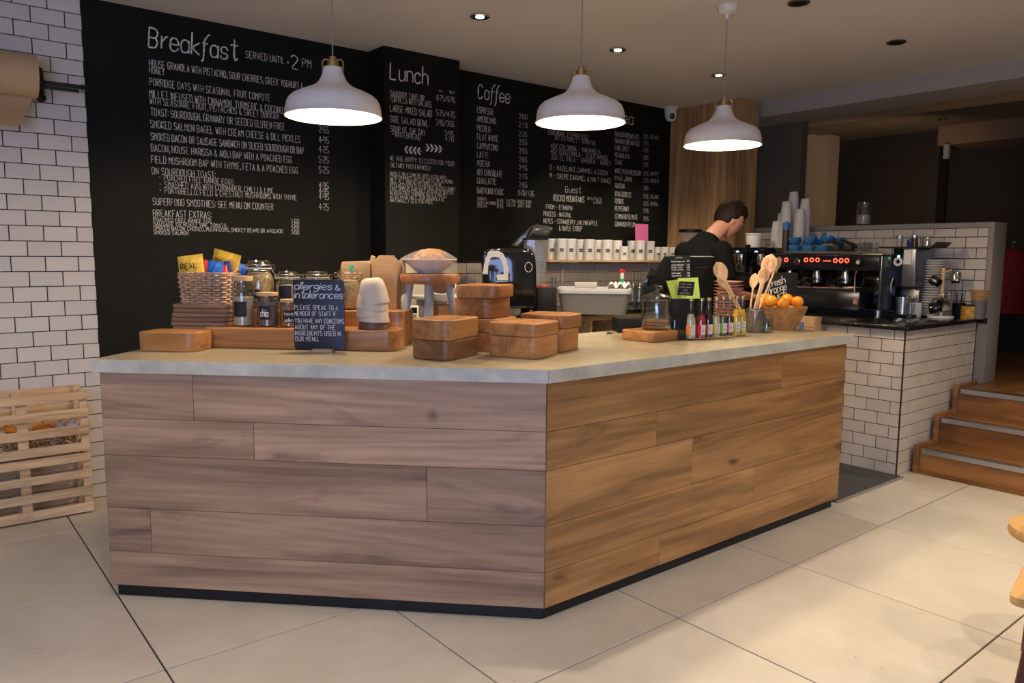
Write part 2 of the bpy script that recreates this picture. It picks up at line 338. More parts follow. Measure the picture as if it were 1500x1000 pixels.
# back wall: white tiles to the left, blackboard paint to the right
YB = 4.59; XB = .822
wb = MB(); wb.bb((-1.6, YB+.004, -.1), (XB, YB+.15, 2.75)); wb.k = 1
wb.bb((XB, YB, -.1), (2.5, YB+.15, 2.75)); wb.bb((2.5, YB, 1.300), (5.6, YB+.15, 2.75)); wb.k = 0; wb.bb((2.5, YB+.004, -.1), (5.6, YB+.15, 1.300))
wb = wb.build('wall_back', [GROUT, BLACK], smooth=False); struct(wb)
tile_field(wb, (0, YB, 0), 0, -.38, XB, -.01, 2.66, .1503, .0776, .368+.0752, .162, TILE)
bs = MB().bb((2.9, YB-.006, .9), (5.58, YB+.002, 1.30)).build('wall_backsplash', GROUT); struct(bs)
tile_field(bs, (0, YB-.008, 0), 0, 2.9, 5.58, .94, 1.30, .1503, .0776, 4.158, 1.0580, TILE2)
# pilaster carrying the lunch menu
YP = 4.39
pil = MB().bb((2.478, YP, 1.30), (3.06, YB+.01, 2.66)).build('wall_pilaster', BLACK, smooth=False); struct(pil)
MB().bb((2.49, YP+.01, .9), (3.05, YB, 1.30)).build('lower_pier', TILE2, pil, smooth=False)
# ceiling, dropped beam, dark upper room
ce = MB().bb((-2.2, -2.6, 2.66), (5.85, 4.74, 2.8)).build('ceiling', CEIL); struct(ce)
bm_ = MB().bb((5.85, -1.5, 2.54), (6.3, 4.8, 2.8)).build('ceiling_beam', mat('beam_paint', (.40, .37, .34), .9)); struct(bm_)
# wood-clad column
col = MB().bb((5.545, 3.885, -.05), (5.80, YB+.1, 2.66)).build('wall_clad_column', CLAD); struct(col)
ys = [3.88, 3.975, 4.03, 4.18, 4.30, 4.44, 4.6]
for a, b in zip(ys[:-1], ys[1:]):
    o = MB().box((0, 0, 0), (.018, b-a-.003, 2.66)).build('cladding_board', CLAD, col, bev=.002, seg=1); o.location = (5.535, (a+b)/2, 1.33)
for a, b in ((5.526, 5.66), (5.66, 5.80)):
    o = MB().box((0, 0, 0), (b-a-.003, .018, 2.66)).build('cladding_board', CLAD, col, bev=.002, seg=1); o.location = ((a+b)/2, 3.871, 1.33)
wr = MB(); gx = 6.32
a = onx(1097, 250, gx); b = onx(1172, 250, gx); wr.bb((gx, b.y, 0), (gx+.1, 4.9, 2.56))
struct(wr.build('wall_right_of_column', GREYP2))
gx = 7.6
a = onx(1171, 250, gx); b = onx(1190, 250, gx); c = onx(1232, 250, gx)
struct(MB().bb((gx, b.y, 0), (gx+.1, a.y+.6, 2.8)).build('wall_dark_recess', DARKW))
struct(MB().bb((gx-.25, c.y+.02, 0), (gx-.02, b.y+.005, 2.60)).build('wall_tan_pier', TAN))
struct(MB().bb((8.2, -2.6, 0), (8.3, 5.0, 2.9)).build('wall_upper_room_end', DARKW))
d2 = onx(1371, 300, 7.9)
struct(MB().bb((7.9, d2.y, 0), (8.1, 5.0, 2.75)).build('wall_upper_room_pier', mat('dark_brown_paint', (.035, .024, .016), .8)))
# splayed soffit behind the beam, then the lower ceiling of the upper room
A = [onx(1184, 159.5, 6.3), onx(1520, 113, 6.3), onx(1520, 144, 6.75), onx(1298, 172, 6.75), onx(1173, 187.6, 6.75)]
m = MB(); m.add(A+[p+Vector((0, 0, .16)) for p in A], [(0, 1, 2, 3, 4), (9, 8, 7, 6, 5)]+[(i, (i+1) % 5, 5+(i+1) % 5, 5+i) for i in range(5)])
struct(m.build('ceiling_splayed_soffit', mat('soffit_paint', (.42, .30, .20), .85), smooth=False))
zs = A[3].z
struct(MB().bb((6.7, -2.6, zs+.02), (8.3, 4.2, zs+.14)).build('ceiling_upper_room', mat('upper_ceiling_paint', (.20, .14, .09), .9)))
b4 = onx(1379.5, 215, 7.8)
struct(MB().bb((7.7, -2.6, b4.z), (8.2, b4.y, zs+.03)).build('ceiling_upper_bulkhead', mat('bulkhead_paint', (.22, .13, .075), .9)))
c5 = onx(1387, 223, 7.68)
o = MB().prism(rrect(.06, .05, .012), -.06, .07).build('wall_sounder', GREYP); o.location = (c5.x, c5.y, c5.z); tag(o, 'small pale alarm box fixed high in the dark upper room', 'alarm')

# upper floor and steps
uf = MB().bb((5.5, -1.6, .40), (8.3, 4.9, .4685)).build('floor_upper', STEPW); struct(uf)
yy = 2.02
while yy > -1.4:
    o = MB().box((0, 0, 0), (2.7, .147, .016)).build('floor_board', wood('upper_floor_oak', (.40, .18, .055), (.24, .095, .028), grain=8, rough=.35) if 'upper_floor_oak' not in bpy.data.materials else bpy.data.materials['upper_floor_oak'], uf, bev=.001, seg=1)
    o.location = (6.9, yy-.075, .478); yy -= .15
st = thing('staircase', 'three oak steps with metal nosings beside the tiled bar', 'stairs', (4.94, .6, 0))
for k in range(3):
    x = .27*k; z = .162*(k+1)
    MB().bb((x, -2.1, z-.162 if k == 0 else z-.18), (x+.02, 1.425, z-.022)).build('riser', STEPW, st)
    if k < 2: MB().bb((x-.008, -2.1, z-.022), (x+.29, 1.425, z)).build('tread', STEPW, st, bev=.003)
    else: MB().bb((x-.008, -2.1, z-.022), (x+.1, 1.425, z)).build('tread', STEPW, st, bev=.003)
    n = MB().bb((x-.012, -2.1, z-.030), (x-.0085, 1.41, z+.003)).bb((x-.012, -2.1, z+.0005), (x+.012, 1.41, z+.003)).build('nosing', ALU, st)
    MB().bb((x+.0125, -2.1, z+.0005), (x+.028, 1.41, z+.0035)).build('rubber_strip', BMAT, n)
MB().bb((-.012, -2.1, 0), (-.0005, 1.43, .022)).build('skirting', STEPW, st, bev=.003)
poly = [(-.02, 0), (-.02, .18), (.25, .18), (.25, .342), (.52, .342), (.52, .504), (.85, .504), (.85, .40), (.60, .30), (.30, .1), (.2, 0)]
mm = Matrix(((1, 0, 0, 0), (0, 0, 1, 1.426), (0, 1, 0, 0), (0, 0, 0, 1)))
MB().prism(poly, 0, .03, mm).build('stringer', STEPW, st, bev=.002)

# ---- tiled bar on the right ----
bar = thing('tiled_bar', 'white tiled bar with black stone worktop carrying the espresso machine', 'bar counter', (4.76, 2.08, 0))
MB().bb((.008, .008, 0), (1.085, .60, .9125)).bb((.06, .6, .1), (1.085, 1.76, .88)).build('bar_body', GROUT, bar)
MB().bb((.0, 0, 0), (.008, .008, .912)).build('corner_trim', GROUT, bar)
tile_field(bar, (.004, 0, 0), PI/2, .004, .60, 0, .912, .1503, .0776, .217, .073, TILE2)
tile_field(bar, (0, .004, 0), 0, .004, 1.085, 0, .912, .1500, .0776, .149, .073, TILE2)
MB().prism([(-.058, -.042), (1.088, -.042), (1.088, 1.765), (-.058, 1.765)], .9127, .94).build('stone_worktop', STONE, bar, bev=.003)
MB().bb((.03, .602, .1), (.055, 1.7, .91)).build('cabinet_front', SHELF, bar)
# partition behind the bar
pt = thing('tiled_partition', 'grey framed partition wall tiled white behind the espresso machine', 'partition', (5.85, 2.016, 0))
MB().bb((.006, 0, 0), (.205, 2.0, 1.555)).build('partition_core', GROUT, pt)
MB().bb((-.001, -.002, .3), (.0055, .061, .9)).build('frame_foot', GREYP, pt)
MB().bb((-.008, -.004, 1.563), (.21, 2.0, 1.600)).bb((-.008, -.004, .941), (.012, .031, 1.563)).bb((.0, -.006, .3), (.21, -.0005, 1.563)).build('frame', GREYP, pt, bev=.003)
tile_field(pt, (.002, 0, 0), PI/2, .032, 1.98, .941, 1.5625, .1440, .0752, .173, 1.499-.0752*5, TILE2)

# ---- back bench under the menu wall ----
bb = thing("back_bench", "long back worktop with black surface and open plywood bays below the menu wall", "workbench", (2.15, 3.96, 0))
MB().bb((0, 0, .912), (2.55, .624, .942)).build('worktop', STONE, bb, bev=.002)
for x in (0, .48, .96, 1.38, 1.80, 2.16, 2.53): MB().bb((x, .02, 0), (x+.02, .62, .9115)).build('upright', SHELF, bb)
MB().bb((.02, .022, .872), (2.53, .04, .9115)).build('rail', SHELF, bb)
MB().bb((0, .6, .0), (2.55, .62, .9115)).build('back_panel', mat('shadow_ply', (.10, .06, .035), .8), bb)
MB().bb((.021, .03, .40), (2.529, .60, .42)).build('lower_shelf', SHELF, bb)
# shelf on the wall
sh = thing('wall_shelf', 'pale wooden wall shelf carrying white canisters', 'shelf', (3.89, 4.37, 1.2975))
MB().bb((0, 0, 0), (1.63, .205, .018)).build('shelf_board', SHELF, sh, bev=.001)
for x in (.30, 1.35):
    MB().bb((x, .02, -.006), (x+.02, .2, -.0005)).bb((x, .19, -.17), (x+.02, .2, -.006)).build('bracket', WHITE, sh)

# ================= THE ISLAND COUNTER =================
Kx, Ky = 1.775, 2.0                      # corner of the plank faces
Zs = [.0535, .145, 0, 0, 0, 0]
Zs = [zat(794, y, (Kx, Ky)) for y in (893, 839.3, 771.5, 690, 632.8)]+[.8995]; Zs[0] = .054
ic = thing('island_counter', 'long angled counter clad in knotty oak planks', 'counter', (Kx, Ky, 0))
ll = 1.705; rl = 2.115
c45 = math.sqrt(.5)
# carcass (follows both faces)
def off_poly(d, back=.80):
    # inner offset d from both plank faces, island body depth back
    e = d*math.tan(R(22.5))
    P0 = Vector((e, d)); L1 = Vector((-c45*(ll-.01), c45*(ll-.01)))+Vector((c45, c45))*d; R1 = Vector((rl-.012, d))
    yb = back; L2 = Vector((-c45*(ll-.01), c45*(ll-.01)))+Vector((c45, c45))*(back-.03)
    s = (L2.y-yb); I = Vector((L2.x+s, yb))
    return [(P0.x, P0.y), (R1.x, R1.y), (R1.x, yb), (I.x, I.y), (L2.x, L2.y), (L1.x, L1.y)]
MB().prism(off_poly(.018), .058, .899).build('carcass', KICK, ic)
MB().prism(off_poly(.028, .76), 0, .0575).build('kickboard', KICK, ic)
def planks(rz, length, sgn, rows, m, ty):
    """rows: for each row from the top, joints measured from the corner in metres"""
    for r, js in enumerate(rows):
        z1, z0 = Zs[5-r], Zs[4-r]
        e = [0]+js+[length]
        for a, b in zip(e[:-1], e[1:]):
            w_, h_ = b-a-.0016, z1-z0-.0016
            o = MB().box((0, 0, 0), (w_, .018, h_)).build('plank', m, ic, bev=.0012, seg=1)
            u = sgn*(a+b)/2
            o.location = (math.cos(rz)*u-math.sin(rz)*(.009), math.sin(rz)*u+math.cos(rz)*(.009), (z0+z1)/2)
            o.rotation_euler = (0, 0, rz)
def jl(px, py):  # distance from the corner along the left face
    n = Vector((c45, c45, 0)); d = ray(px, py); t = (Vector((Kx, Ky, 1.35))-EYE).dot(n)/d.dot(n); p = EYE+d*t
    return (Vector((p.x, p.y))-Vector((Kx, Ky))).length
def jr(px, py): return ony(px, py, Ky).x-Kx
planks(-PI/4, ll, -1, [[jl(282.6, 580)], [jl(371.7, 645)], [jl(625, 720)], [jl(221, 776)], []], OAKL, 0)
planks(0, rl, 1, [[jr(1145.8, 548)], [jr(962.2, 625)], [jr(1013.8, 676)], [jr(1105, 710)], [jr(966.4, 800)]], OAK, 0)
# end panels
MB().bb((rl-.012, .018, .058), (rl+.004, .80, .899)).build('end_panel', OAK, ic)
q = Matrix.Translation((-c45*ll, c45*ll, 0)) @ Matrix.Rotation(-PI/4, 4, 'Z')
m = MB(); m.prism([(-.002, .004), (.012, .004), (.012, .77), (-.002, .77)], .058, .899, q); m.build('end_panel', OAKL, ic)
MB().cyl(.0025, .058, .899, 8, (0, .002, 0)).build('corner_strip', STEELD, ic)
# concrete top
ct = thing('concrete_countertop', 'thick polished concrete slab topping the island counter', 'countertop', (1.759, 1.977, .9))
L = 1.717; yb = .853
P = [(0, 0), (2.156, 0), (2.156, yb), (0, 0), (0, 0), (-c45*L, c45*L)]
l2 = Vector((-c45*L+c45*.85, c45*L+c45*.85)); s_ = l2.y-yb; P[3] = (l2.x+s_, yb); P[4] = tuple(l2)
MB().prism(P, 0, .05).build('slab', CONC, ct, bev=.002, seg=1, smooth=True)
# the cast edge strips, paler than the top
MB().bb((.002, -.0015, .001), (2.1565, .0, .0485)).build('edge_strip', CONCE, ct)
o = MB().bb((-L, -.0015, .001), (-.001, 0, .0485)).build('edge_strip', CONCE, ct); o.rotation_euler = (0, 0, -PI/4)

# ================= PENDANTS, DOWNLIGHTS, CAMERA DOME =================
BULB = mat('lit_bulb', (1, .9, .75), .4, emit=(1.0, .83, .58), es=22)
SHADEIN = mat('white_shade_inside', (.92, .88, .82), .45)
def pendant(cx, cy, wpx, label, zceil=2.66):
    Rr = .205; p = ond(cx, cy, FPX*.41/wpx)
    t = thing('pendant_lamp', label, 'pendant lamp', p, 0, 'white enamel pendants over the island counter')
    prof = [(1.0, 0), (1.005, .012), (.985, .03), (.975, .16), (.955, .27), (.91, .36), (.83, .43), (.66, .51), (.48, .585), (.36, .65), (.285, .73), (.235, .83), (.205, .93), (.19, .985), (.19, 1.0)]
    inn = [(r-.022, z-.006 if z > .1 else z) for r, z in prof][::-1]
    m = MB(); m.lathe([(r*Rr, z*Rr) for r, z in prof], 48)
    m.f = m.f[:-2]; m.mi = m.mi[:-2]
    m.build('lamp_shade', WHITE, t, ang=50)
    m = MB(); m.lathe([(r*Rr, z*Rr) for r, z in inn], 48); m.f = m.f[:-2]; m.mi = m.mi[:-2]
    m.lathe([(.978*Rr, 0), (1.0*Rr, 0)], 48); m.f = m.f[:-2]; m.mi = m.mi[:-2]
    m.build('shade_lining', SHADEIN, t, ang=50)
    m = MB(); m.cyl(.19*Rr, .985*Rr, 1.02*Rr, 24).cyl(.115*Rr, 1.02*Rr, 1.13*Rr, 20).cyl(.07*Rr, 1.13*Rr, 1.22*Rr, 16)
    f = m.build('lamp_holder', BRASS, t, bev=.001, seg=1)
    for s in (-1, 1):
        MB().tube([(s*x*Rr, y*Rr, z*Rr) for x, y, z in ((.205, 0, .93), (.215, 0, 1.05), (.21, 0, 1.13), (.17, 0, 1.17), (.1, 0, 1.16), (.06, 0, 1.15))], .0035, 8).build('bracket_arm', BRASS, f)
        MB().ball((s*.2*Rr, -.03*Rr, .93*Rr), .006, 8, 6).build('bracket_screw', BRASS, f)
    f.children[0].rotation_euler = (0, 0, YAW-PI/2); 
    for ch in f.children: ch.rotation_euler = (0, 0, YAW-PI/2)
    MB().cyl(.003, 1.2*Rr, zceil-p.z-.02, 8).build('cord', mat('cord_grey', (.30, .27, .25), .7) if 'cord_grey' not in bpy.data.materials else bpy.data.materials['cord_grey'], t)
    h = zceil-p.z
    MB().lathe([(.008, h-.07), (.012, h-.045), (.045, h-.035), (.055, h-.012), (.055, h-.0005)], 24).build('ceiling_rose', WHITE, t)
    b = MB().ball((0, 0, .42*Rr), .038, 16, 12).build('bulb', BULB, t)
    l = bpy.data.lights.new('pendant_light', 'POINT'); l.energy = 27; l.color = WARM; l.shadow_soft_size = .04
    lo = bpy.data.objects.new('pendant_light', l); COL.objects.link(lo); lo.parent = t; lo.location = (0, 0, .12*Rr)
    return t
pendant(489, 172, 140.5, 'white enamel pendant lamp hanging in front of the breakfast menu, the largest')
pendant(850, 180.5, 132, 'white enamel pendant lamp hanging in front of the coffee menu, the middle one')
pendant(1058, 213.5, 112, 'white enamel pendant lamp in front of the wood-clad column')
LED = mat('lit_downlight', (1, 1, 1), .4, emit=(1.0, .86, .66), es=14)
DL = [(703, 23, 1, 'lit recessed downlight in the ceiling, the nearest of the lit row'), (905, 72, 1, 'lit recessed downlight above the coffee and tea menus'), (1053, 109, 1, 'lit recessed downlight right above the third pendant'),
      (1170, 3, 0, 'unlit recessed downlight at the top edge of the view'), (1313, 61, 0, 'unlit recessed downlight near the ceiling beam')]
for px, py, on, lab in DL:
    p = onz(px, py, 2.66)
    t = thing('downlight', lab, 'ceiling light', p, 0, 'recessed downlights in the main ceiling')
    m = MB().lathe([(.043, -.001), (.055, -.001), (.056, -.007), (.050, -.010), (.040, -.008), (.040, -.001)], 24); m.build('bezel', STEELD if not on else STEEL, t)
    MB().cyl(.0405, -.006, -.0005, 24).build('reflector', BMAT, t)
    if on:
        MB().cyl(.023, -.009, -.0062, 20).build('lamp_face', LED, t)
        l = bpy.data.lights.new('downlight_beam', 'SPOT'); l.energy = 80; l.color = WARM2; l.spot_size = R(75); l.spot_blend = .7; l.shadow_soft_size = .02
        lo = bpy.data.objects.new('downlight_beam', l); COL.objects.link(lo); lo.parent = t; lo.location = (0, 0, -.02)
    else: MB().cyl(.023, -.009, -.0062, 20).build('lamp_face', BGLOSS, t)
p = onz(1382, 173.5, zs+.02)
t = thing('downlight', 'small unlit downlight in the dark upper room ceiling', 'ceiling light', (p.x, p.y, zs+.02)); MB().lathe([(.03, -.001), (.045, -.001), (.045, -.008), (.03, -.008)], 20, close=True).build('bezel', STEELD, t)
# dome security camera at the corner
p = ony(983, 151, 4.50)
t = thing('security_camera', 'white dome security camera at the ceiling corner by the tea menu', 'camera', (p.x, 4.50, 2.66), R(-125))
MB().lathe([(.062, -.0005), (.062, -.012), (.055, -.02), (.052, -.075), (.045, -.10), (.03, -.12), (.0, -.126)], 28).build('housing', WHITEM, t)
m = MB().ball((.035, 0, -.082), .032, 16, 12); m.build('dome_lens', BGLOSS, t)
MB().lathe([(.030, 0), (.036, .003), (.030, .006)], 20, (.046, 0, -.092), Matrix.Rotation(R(110), 3, 'Y')).build('lens_ring', WHITEM, t)

# ================= CHALK LETTERING =================
G = {'A': '022842 1434', 'B': '0208 083847463505 3544433202', 'C': '4738180703123243', 'D': '0208 083847433202', 'E': '48080242 0535', 'F': '480802 0535',
 'G': '4738180703123243452 5'.replace(' ', ''), 'H': '0208 4248 0545', 'I': '0802', 'J': '4843321203', 'K': '0208 480542', 'L': '080242', 'M': '0208254842', 'N': '02084248',
 'O': '183847433212030718', 'P': '0208 083847463505', 'Q': '183847433212030718 2442', 'R': '0208 083847463505 2542', 'S': '473818070615354443321203', 'T': '0848 2822',
 'U': '080312324348', 'V': '082248', 'W': '0812263248', 'X': '0842 0248', 'Y': '082548 2522', 'Z': '08480242', '0': '183847433212030718', '1': '172822', '2': '07183847460242',
 '3': '071838474635154433212', '4': '32380444', '5': '480805354443321203', '6': '4738180703123243443505', '7': '084812', '8': '183847463515060718 150403123243443515',
 '9': '45351506071838474332', '.': '0203', ',': '1301', ':': '0304 0607', '-': '0535', '~': '05162545', '/': '0248', '&': '4216171827260403123244', '%': '0248 0708 4243', "'": '0908', '·': '0405',
 'a': '4536160503123243 4642', 'b': '0902 0516364543321203', 'c': '4536160503123243', 'd': '4536160503123243 4942', 'e': '04444536160503123243', 'f': '49392817110 0 0636'.replace('110 0', '1100'),
 'g': '4536160504133344 4641301001', 'h': '0902 0516364542', 'i': '0602 0708', 'j': '2611001 2728'.replace('2611001', '261100'), 'k': '0902 460442', 'l': '0902', 'm': '0602 0516262522 2536464542', 'n': '0602 0516364542',
 'o': '163645433212030516', 'p': '0600 0516364543321203', 'r': '0602 04152636', 's': '45361605143443321203', 't': '29233243 0747', 'u': '0603122243 4642', 'v': '062246', 'w': '0612263246', 'y': '0604133344 4641301001', 'z': '06460242', 'x': '0642 0246'}
G['G'] = '473818070312324345' + '25'; G['3'] = '07183847463525' + ' 253544433212' + '03'; G['j'] = '262110 2728'
def pts_of(s): s = s[:len(s)//2*2]; return [(int(s[i]), int(s[i+1])) for i in range(0, len(s), 2)]
def adv(ch): return 3.2 if ch == ' ' else (1.6 if ch in 'Iil.,:\'·' else 4.3 if ch in 'rtf' else 5.3 if ch.islower() else 6.0)
def text(mb, s, o, u, v, width, cap, th, nrm=None, jit=.14, smooth=True, slant=0, rnd_=random.Random(3)):
    """chalk strokes as thin ribbons; o = left end of the baseline, width in metres, cap = capital height"""
    tot = sum(adv(c) for c in s)-1.2; sx = width/tot; sy = cap/6; x = 0
    nrm = nrm or u.cross(v); eps = nrm*.0009
    for ch in s:
        for st_ in G.get(ch, '').split():
            p = [(a+rnd_.uniform(-jit, jit)*.5, b-2+rnd_.uniform(-jit, jit)) for a, b in pts_of(st_)]
            if len(p) < 2: continue
            k_ = .76 if (ch.islower() or ch in 'CGOQSUBDPRJ0235689&') else .93
            if smooth and len(p) > 2:
                q = [p[0]]
                for a, b in zip(p[:-1], p[1:]): q += [(a[0]*k_+b[0]*(1-k_), a[1]*k_+b[1]*(1-k_)), (a[0]*(1-k_)+b[0]*k_, a[1]*(1-k_)+b[1]*k_)]
                p = q+[p[-1]]
            P3 = [o+u*((x+a+slant*b)*sx)+v*(b*sy) for a, b in p]
            vs = []
            for i, a in enumerate(P3):
                d = (P3[min(i+1, len(P3)-1)]-P3[max(i-1, 0)]); 
                if d.length < 1e-7: d = u
                d = d.normalized(); s_ = nrm.cross(d)*(th/2*rnd_.uniform(.75, 1.15)); vs += [a+s_+eps, a-s_+eps]
            mb.add(vs, [(2*i, 2*i+1, 2*i+3, 2*i+2) for i in range(len(P3)-1)])
        x += adv(ch)
NX = Vector((1, 0, 0)); NZ = Vector((0, 0, 1)); NY = Vector((0, -1, 0))
def wall_lines(lines, sc, ox, oy, yw, parent, name, thk=1.0, mt=None, slant=0):
    mb = MB()
    for (x0, yb_, x1, h, s) in lines:
        px, py = ox+x0/sc, oy+yb_/sc
        a = ony(px, py, yw); b = ony(ox+x1/sc, py+(x1-x0)/sc*.05, yw); capm = h/sc*mpp(a)
        th = max(.0024, min(.016, capm*.075))*thk
        text(mb, s, Vector((a.x, yw, a.z)), NX, NZ, b.x-a.x, capm, th, NY, slant=slant)
    o = mb.build(name, mt or CHALK, parent, smooth=False); return o
z1 = (2.632, 120, 0)
wall_lines([(257, 180, 592, 72, 'Breakfast')], *z1, YB, wb, 'chalk_heading', 1.1, slant=.12)
wall_lines([(632, 222, 782, 26, 'SERVED UNTIL'), (795, 262, 838, 50, '·2'), (850, 257, 886, 30, 'PM')], *z1, YB, wb, 'chalk_heading', 1.0)
wall_lines([(260, 256, 852, 27, 'HOUSE GRANOLA WITH PISTACHIO, SOUR CHERRIES, GREEK YOGHURT &'), (260, 282, 320, 24, 'HONEY'), (262, 328, 725, 27, 'PORRIDGE OATS WITH SEASONAL FRUIT COMPOTE'),
 (262, 374, 785, 28, 'MILLET INFUSED WITH CINNAMON, TURMERIC & COCONUT'), (262, 400, 757, 25, 'WITH SEASONAL FRUIT, PISTACHIOS & SWEET DUKKAH'), (266, 444, 782, 28, 'TOAST: SOURDOUGH, GRANARY OR SEEDED GLUTEN FREE'),
 (265, 491, 842, 28, 'SMOKED SALMON BAGEL WITH CREAM CHEESE & DILL PICKLES'), (267, 539, 856, 28, 'SMOKED BACON OR SAUSAGE SANDWICH ON SLICED SOURDOUGH OR BAP'),
 (267, 582, 810, 27, 'BACON, HOUSE HARISSA & AIOLI BAP WITH A POACHED EGG'), (268, 627, 833, 27, 'FIELD MUSHROOM BAP WITH THYME, FETA & A POACHED EGG'), (270, 671, 515, 26, 'ON SOURDOUGH TOAST:'),
 (297, 694, 585, 21, '- POACHED FREE RANGE EGGS'), (299, 720, 740, 22, '- SMASHED AVO WITH CORIANDER, CHILLI & LIME'), (300, 744, 829, 22, '- PORTOBELLO, FIELD & CHESTNUT MUSHROOMS WITH THYME'),
 (274, 789, 739, 26, 'SUPERFOOD SMOOTHIES: SEE MENU ON COUNTER')], *z1, YB, wb, 'chalk_menu_text')
wall_lines([(275, 834, 500, 26, 'BREAKFAST EXTRAS:'), (276, 853, 500, 15, 'POACHED FREE RANGE EGG'), (276, 869, 557, 15, 'SAUSAGE OR ROAST VINE TOMATO'),
 (276, 886, 775, 16, 'SMOKED BACON, CHORIZO, MUSHROOMS, SMOKEY BEANS OR AVOCADO'), (277, 903, 411, 15, 'SMOKED SALMON')], *z1, YB, wb, 'chalk_menu_text')
wall_lines([(914, y, 953, 25, s) for y, s in ((510, '2·55'), (550, '4·95'), (587, '4·25'), (626, '5·25'), (666, '5·25'), (727, '4·95'), (748, '4·95'), (769, '4·95'), (809, '4·25'))] +
 [(807, y, 838, 15, s) for y, s in ((858, '1·00'), (872, '1·00'), (888, '2·00'), (903, '3·00'))], *z1, YB, wb, 'chalk_prices')
z2 = (3.126, 540, 60)
wall_lines([(98, 173, 272, 72, 'Lunch')], *z2, YP, pil, 'chalk_heading', 1.1, slant=.05)
wall_lines([(98, 252, 255, 26, 'SAVOURY TART OR'), (98, 276, 288, 25, 'TORTILLA WITH SALADS'), (312, 270, 397, 24, '6·75/5·95'), (322, 233, 340, 9, 'IN'), (370, 238, 397, 9, 'OUT'),
 (98, 322, 290, 30, 'LARGE MIXED SALAD'), (310, 340, 395, 26, '5·25/4·75'), (98, 370, 274, 28, 'SIDE SALAD BOWL'), (309, 384, 392, 26, '3·95/3·55'), (100, 414, 260, 26, 'SOUP OF THE DAY'),
 (348, 432, 390, 22, '3·95'), (108, 438, 238, 25, '~WITH BREAD'), (350, 458, 390, 22, '4·70')], *z2, YP, pil, 'chalk_menu_text')
wall_lines([(98, 546, 392, 22, 'WE ARE HAPPY TO CATER FOR YOUR'), (100, 577, 285, 20, 'DIETARY PREFERENCES:')] +
 [(98, 613+i*17.6, x, 16, s) for i, (x, s) in enumerate([(355, 'WHOLE MILK CAN BE REPLACED WITH'), (385, 'SEMI SKIMMED, WATER, SOYA OR ALMOND'), (337, 'MILK. ALL BREAD OPTIONS CAN BE'), (396, 'REPLACED WITH GLUTEN FREE SEEDED. DAIRY'),
  (388, 'FREE SPREAD AVAILABLE INSTEAD OF BUTTER'), (358, 'GLUTEN FREE PORRIDGE OATS & MUESLI'), (345, 'ALSO AVAILABLE. OUR GRANOLA IS'), (297, 'NATURALLY GLUTEN FREE.')])], *z2, YP, pil, 'chalk_notice', .8)
mb = MB()
for (xa, xb, s) in ((163, 243, 1), (337, 256, -1)):      # two leafy sprigs
    a = ony(540+xa/3.126, 60+493/3.126, YP); b = ony(540+xb/3.126, 60+508/3.126, YP); L_ = b.x-a.x
    for k in range(4):
        cx = a.x+L_*(.12+.24*k)
        for sg in (-1, 1):
            pts = []
            for i in range(8):
                t = i/8*2*PI; ex, ez = .017*math.cos(t), .0065*math.sin(t); an = sg*.75*s
                pts.append((cx+ex*math.cos(an)-ez*math.sin(an), YP-.0009, a.z-.004+sg*.014+ex*math.sin(an)+ez*math.cos(an)))
            mb.add(pts, [tuple(range(8))])
    mb.add([(a.x, YP-.0009, a.z-.0025), (b.x, YP-.0009, a.z-.0025), (b.x, YP-.0009, a.z-.0055), (a.x, YP-.0009, a.z-.0055)], [(0, 1, 2, 3)])
mb.build('chalk_leaf_drawing', CHALK, pil, smooth=False)
wall_lines([(500, 262, 645, 62, 'Coffee')], *z2, YB, wb, 'chalk_heading', 1.1, slant=.08)
wall_lines([(497, y, x, 27, s) for y, x, s in ((328, 569, 'ESPRESSO'), (369, 583, 'AMERICANO'), (411, 557, 'PICCOLO'), (451, 594, 'FLAT WHITE'), (492, 592, 'CAPPUCCINO'), (532, 549, 'LATTE'), (572, 555, 'MOCHA'), (613, 613, 'HOT CHOCOLATE'), (652, 584, 'CHAI LATTE'), (697, 618, 'BABYCINO/CHOC'))] +
 [(688, y, 727, 22, s) for y, s in ((354, '2·00'), (393, '2·10'), (435, '2·35'), (472, '2·55'), (512, '2·55'), (552, '2·65'), (590, '2·95'), (630, '2·75'), (668, '2·85'))]+[(684, 706, 758, 24, '0·70/1·35')] +
 [(497, 728, 540, 13, 'SYRUPS'), (497, 745, 583, 13, 'SOYA/ALMOND'), (497, 761, 540, 13, 'CREAM'), (588, 735, 617, 13, '0·35'), (588, 749, 617, 13, '0·35'), (588, 764, 617, 13, '0·35'), (632, 738, 745, 14, 'EXTRA SHOT 0·80'), (633, 756, 743, 14, 'DECAF JUST ASK')], *z2, YB, wb, 'chalk_menu_text')
wall_lines([(822, 428, 1005, 22, 'ORIGINAL ESPRESSO'), (855, 452, 1043, 18, 'BY EXTRACT - BRISTOL'), (834, 490, 1062, 22, '40% COLOMBIA - MARIANELA'), (834, 515, 1095, 22, '40% GUATEMALA - ACATENANGO'), (836, 541, 1110, 22, '20% EL SALV. - URRUTIA - HONEY'),
 (830, 588, 1096, 22, 'B - HAZELNUT, CARAMEL & COCOA'), (830, 626, 1110, 22, 'M - CREME CARAMEL & MALT SHAKE'), (900, 692, 970, 27, 'Guest'), (847, 731, 988, 28, 'ROCKO MOUNTAINS'), (1003, 726, 1066, 12, 'BY LITTLE &'), (1030, 744, 1066, 12, 'LONG'),
 (812, 768, 934, 20, 'FROM - ETHIOPIA'), (800, 801, 928, 21, 'PROCESS - NATURAL'), (801, 834, 1048, 21, 'NOTES - STRAWBERRY JAM, PINEAPPLE'), (872, 868, 976, 23, '& MAPLE SYRUP')], *z2, YB, wb, 'chalk_menu_text')
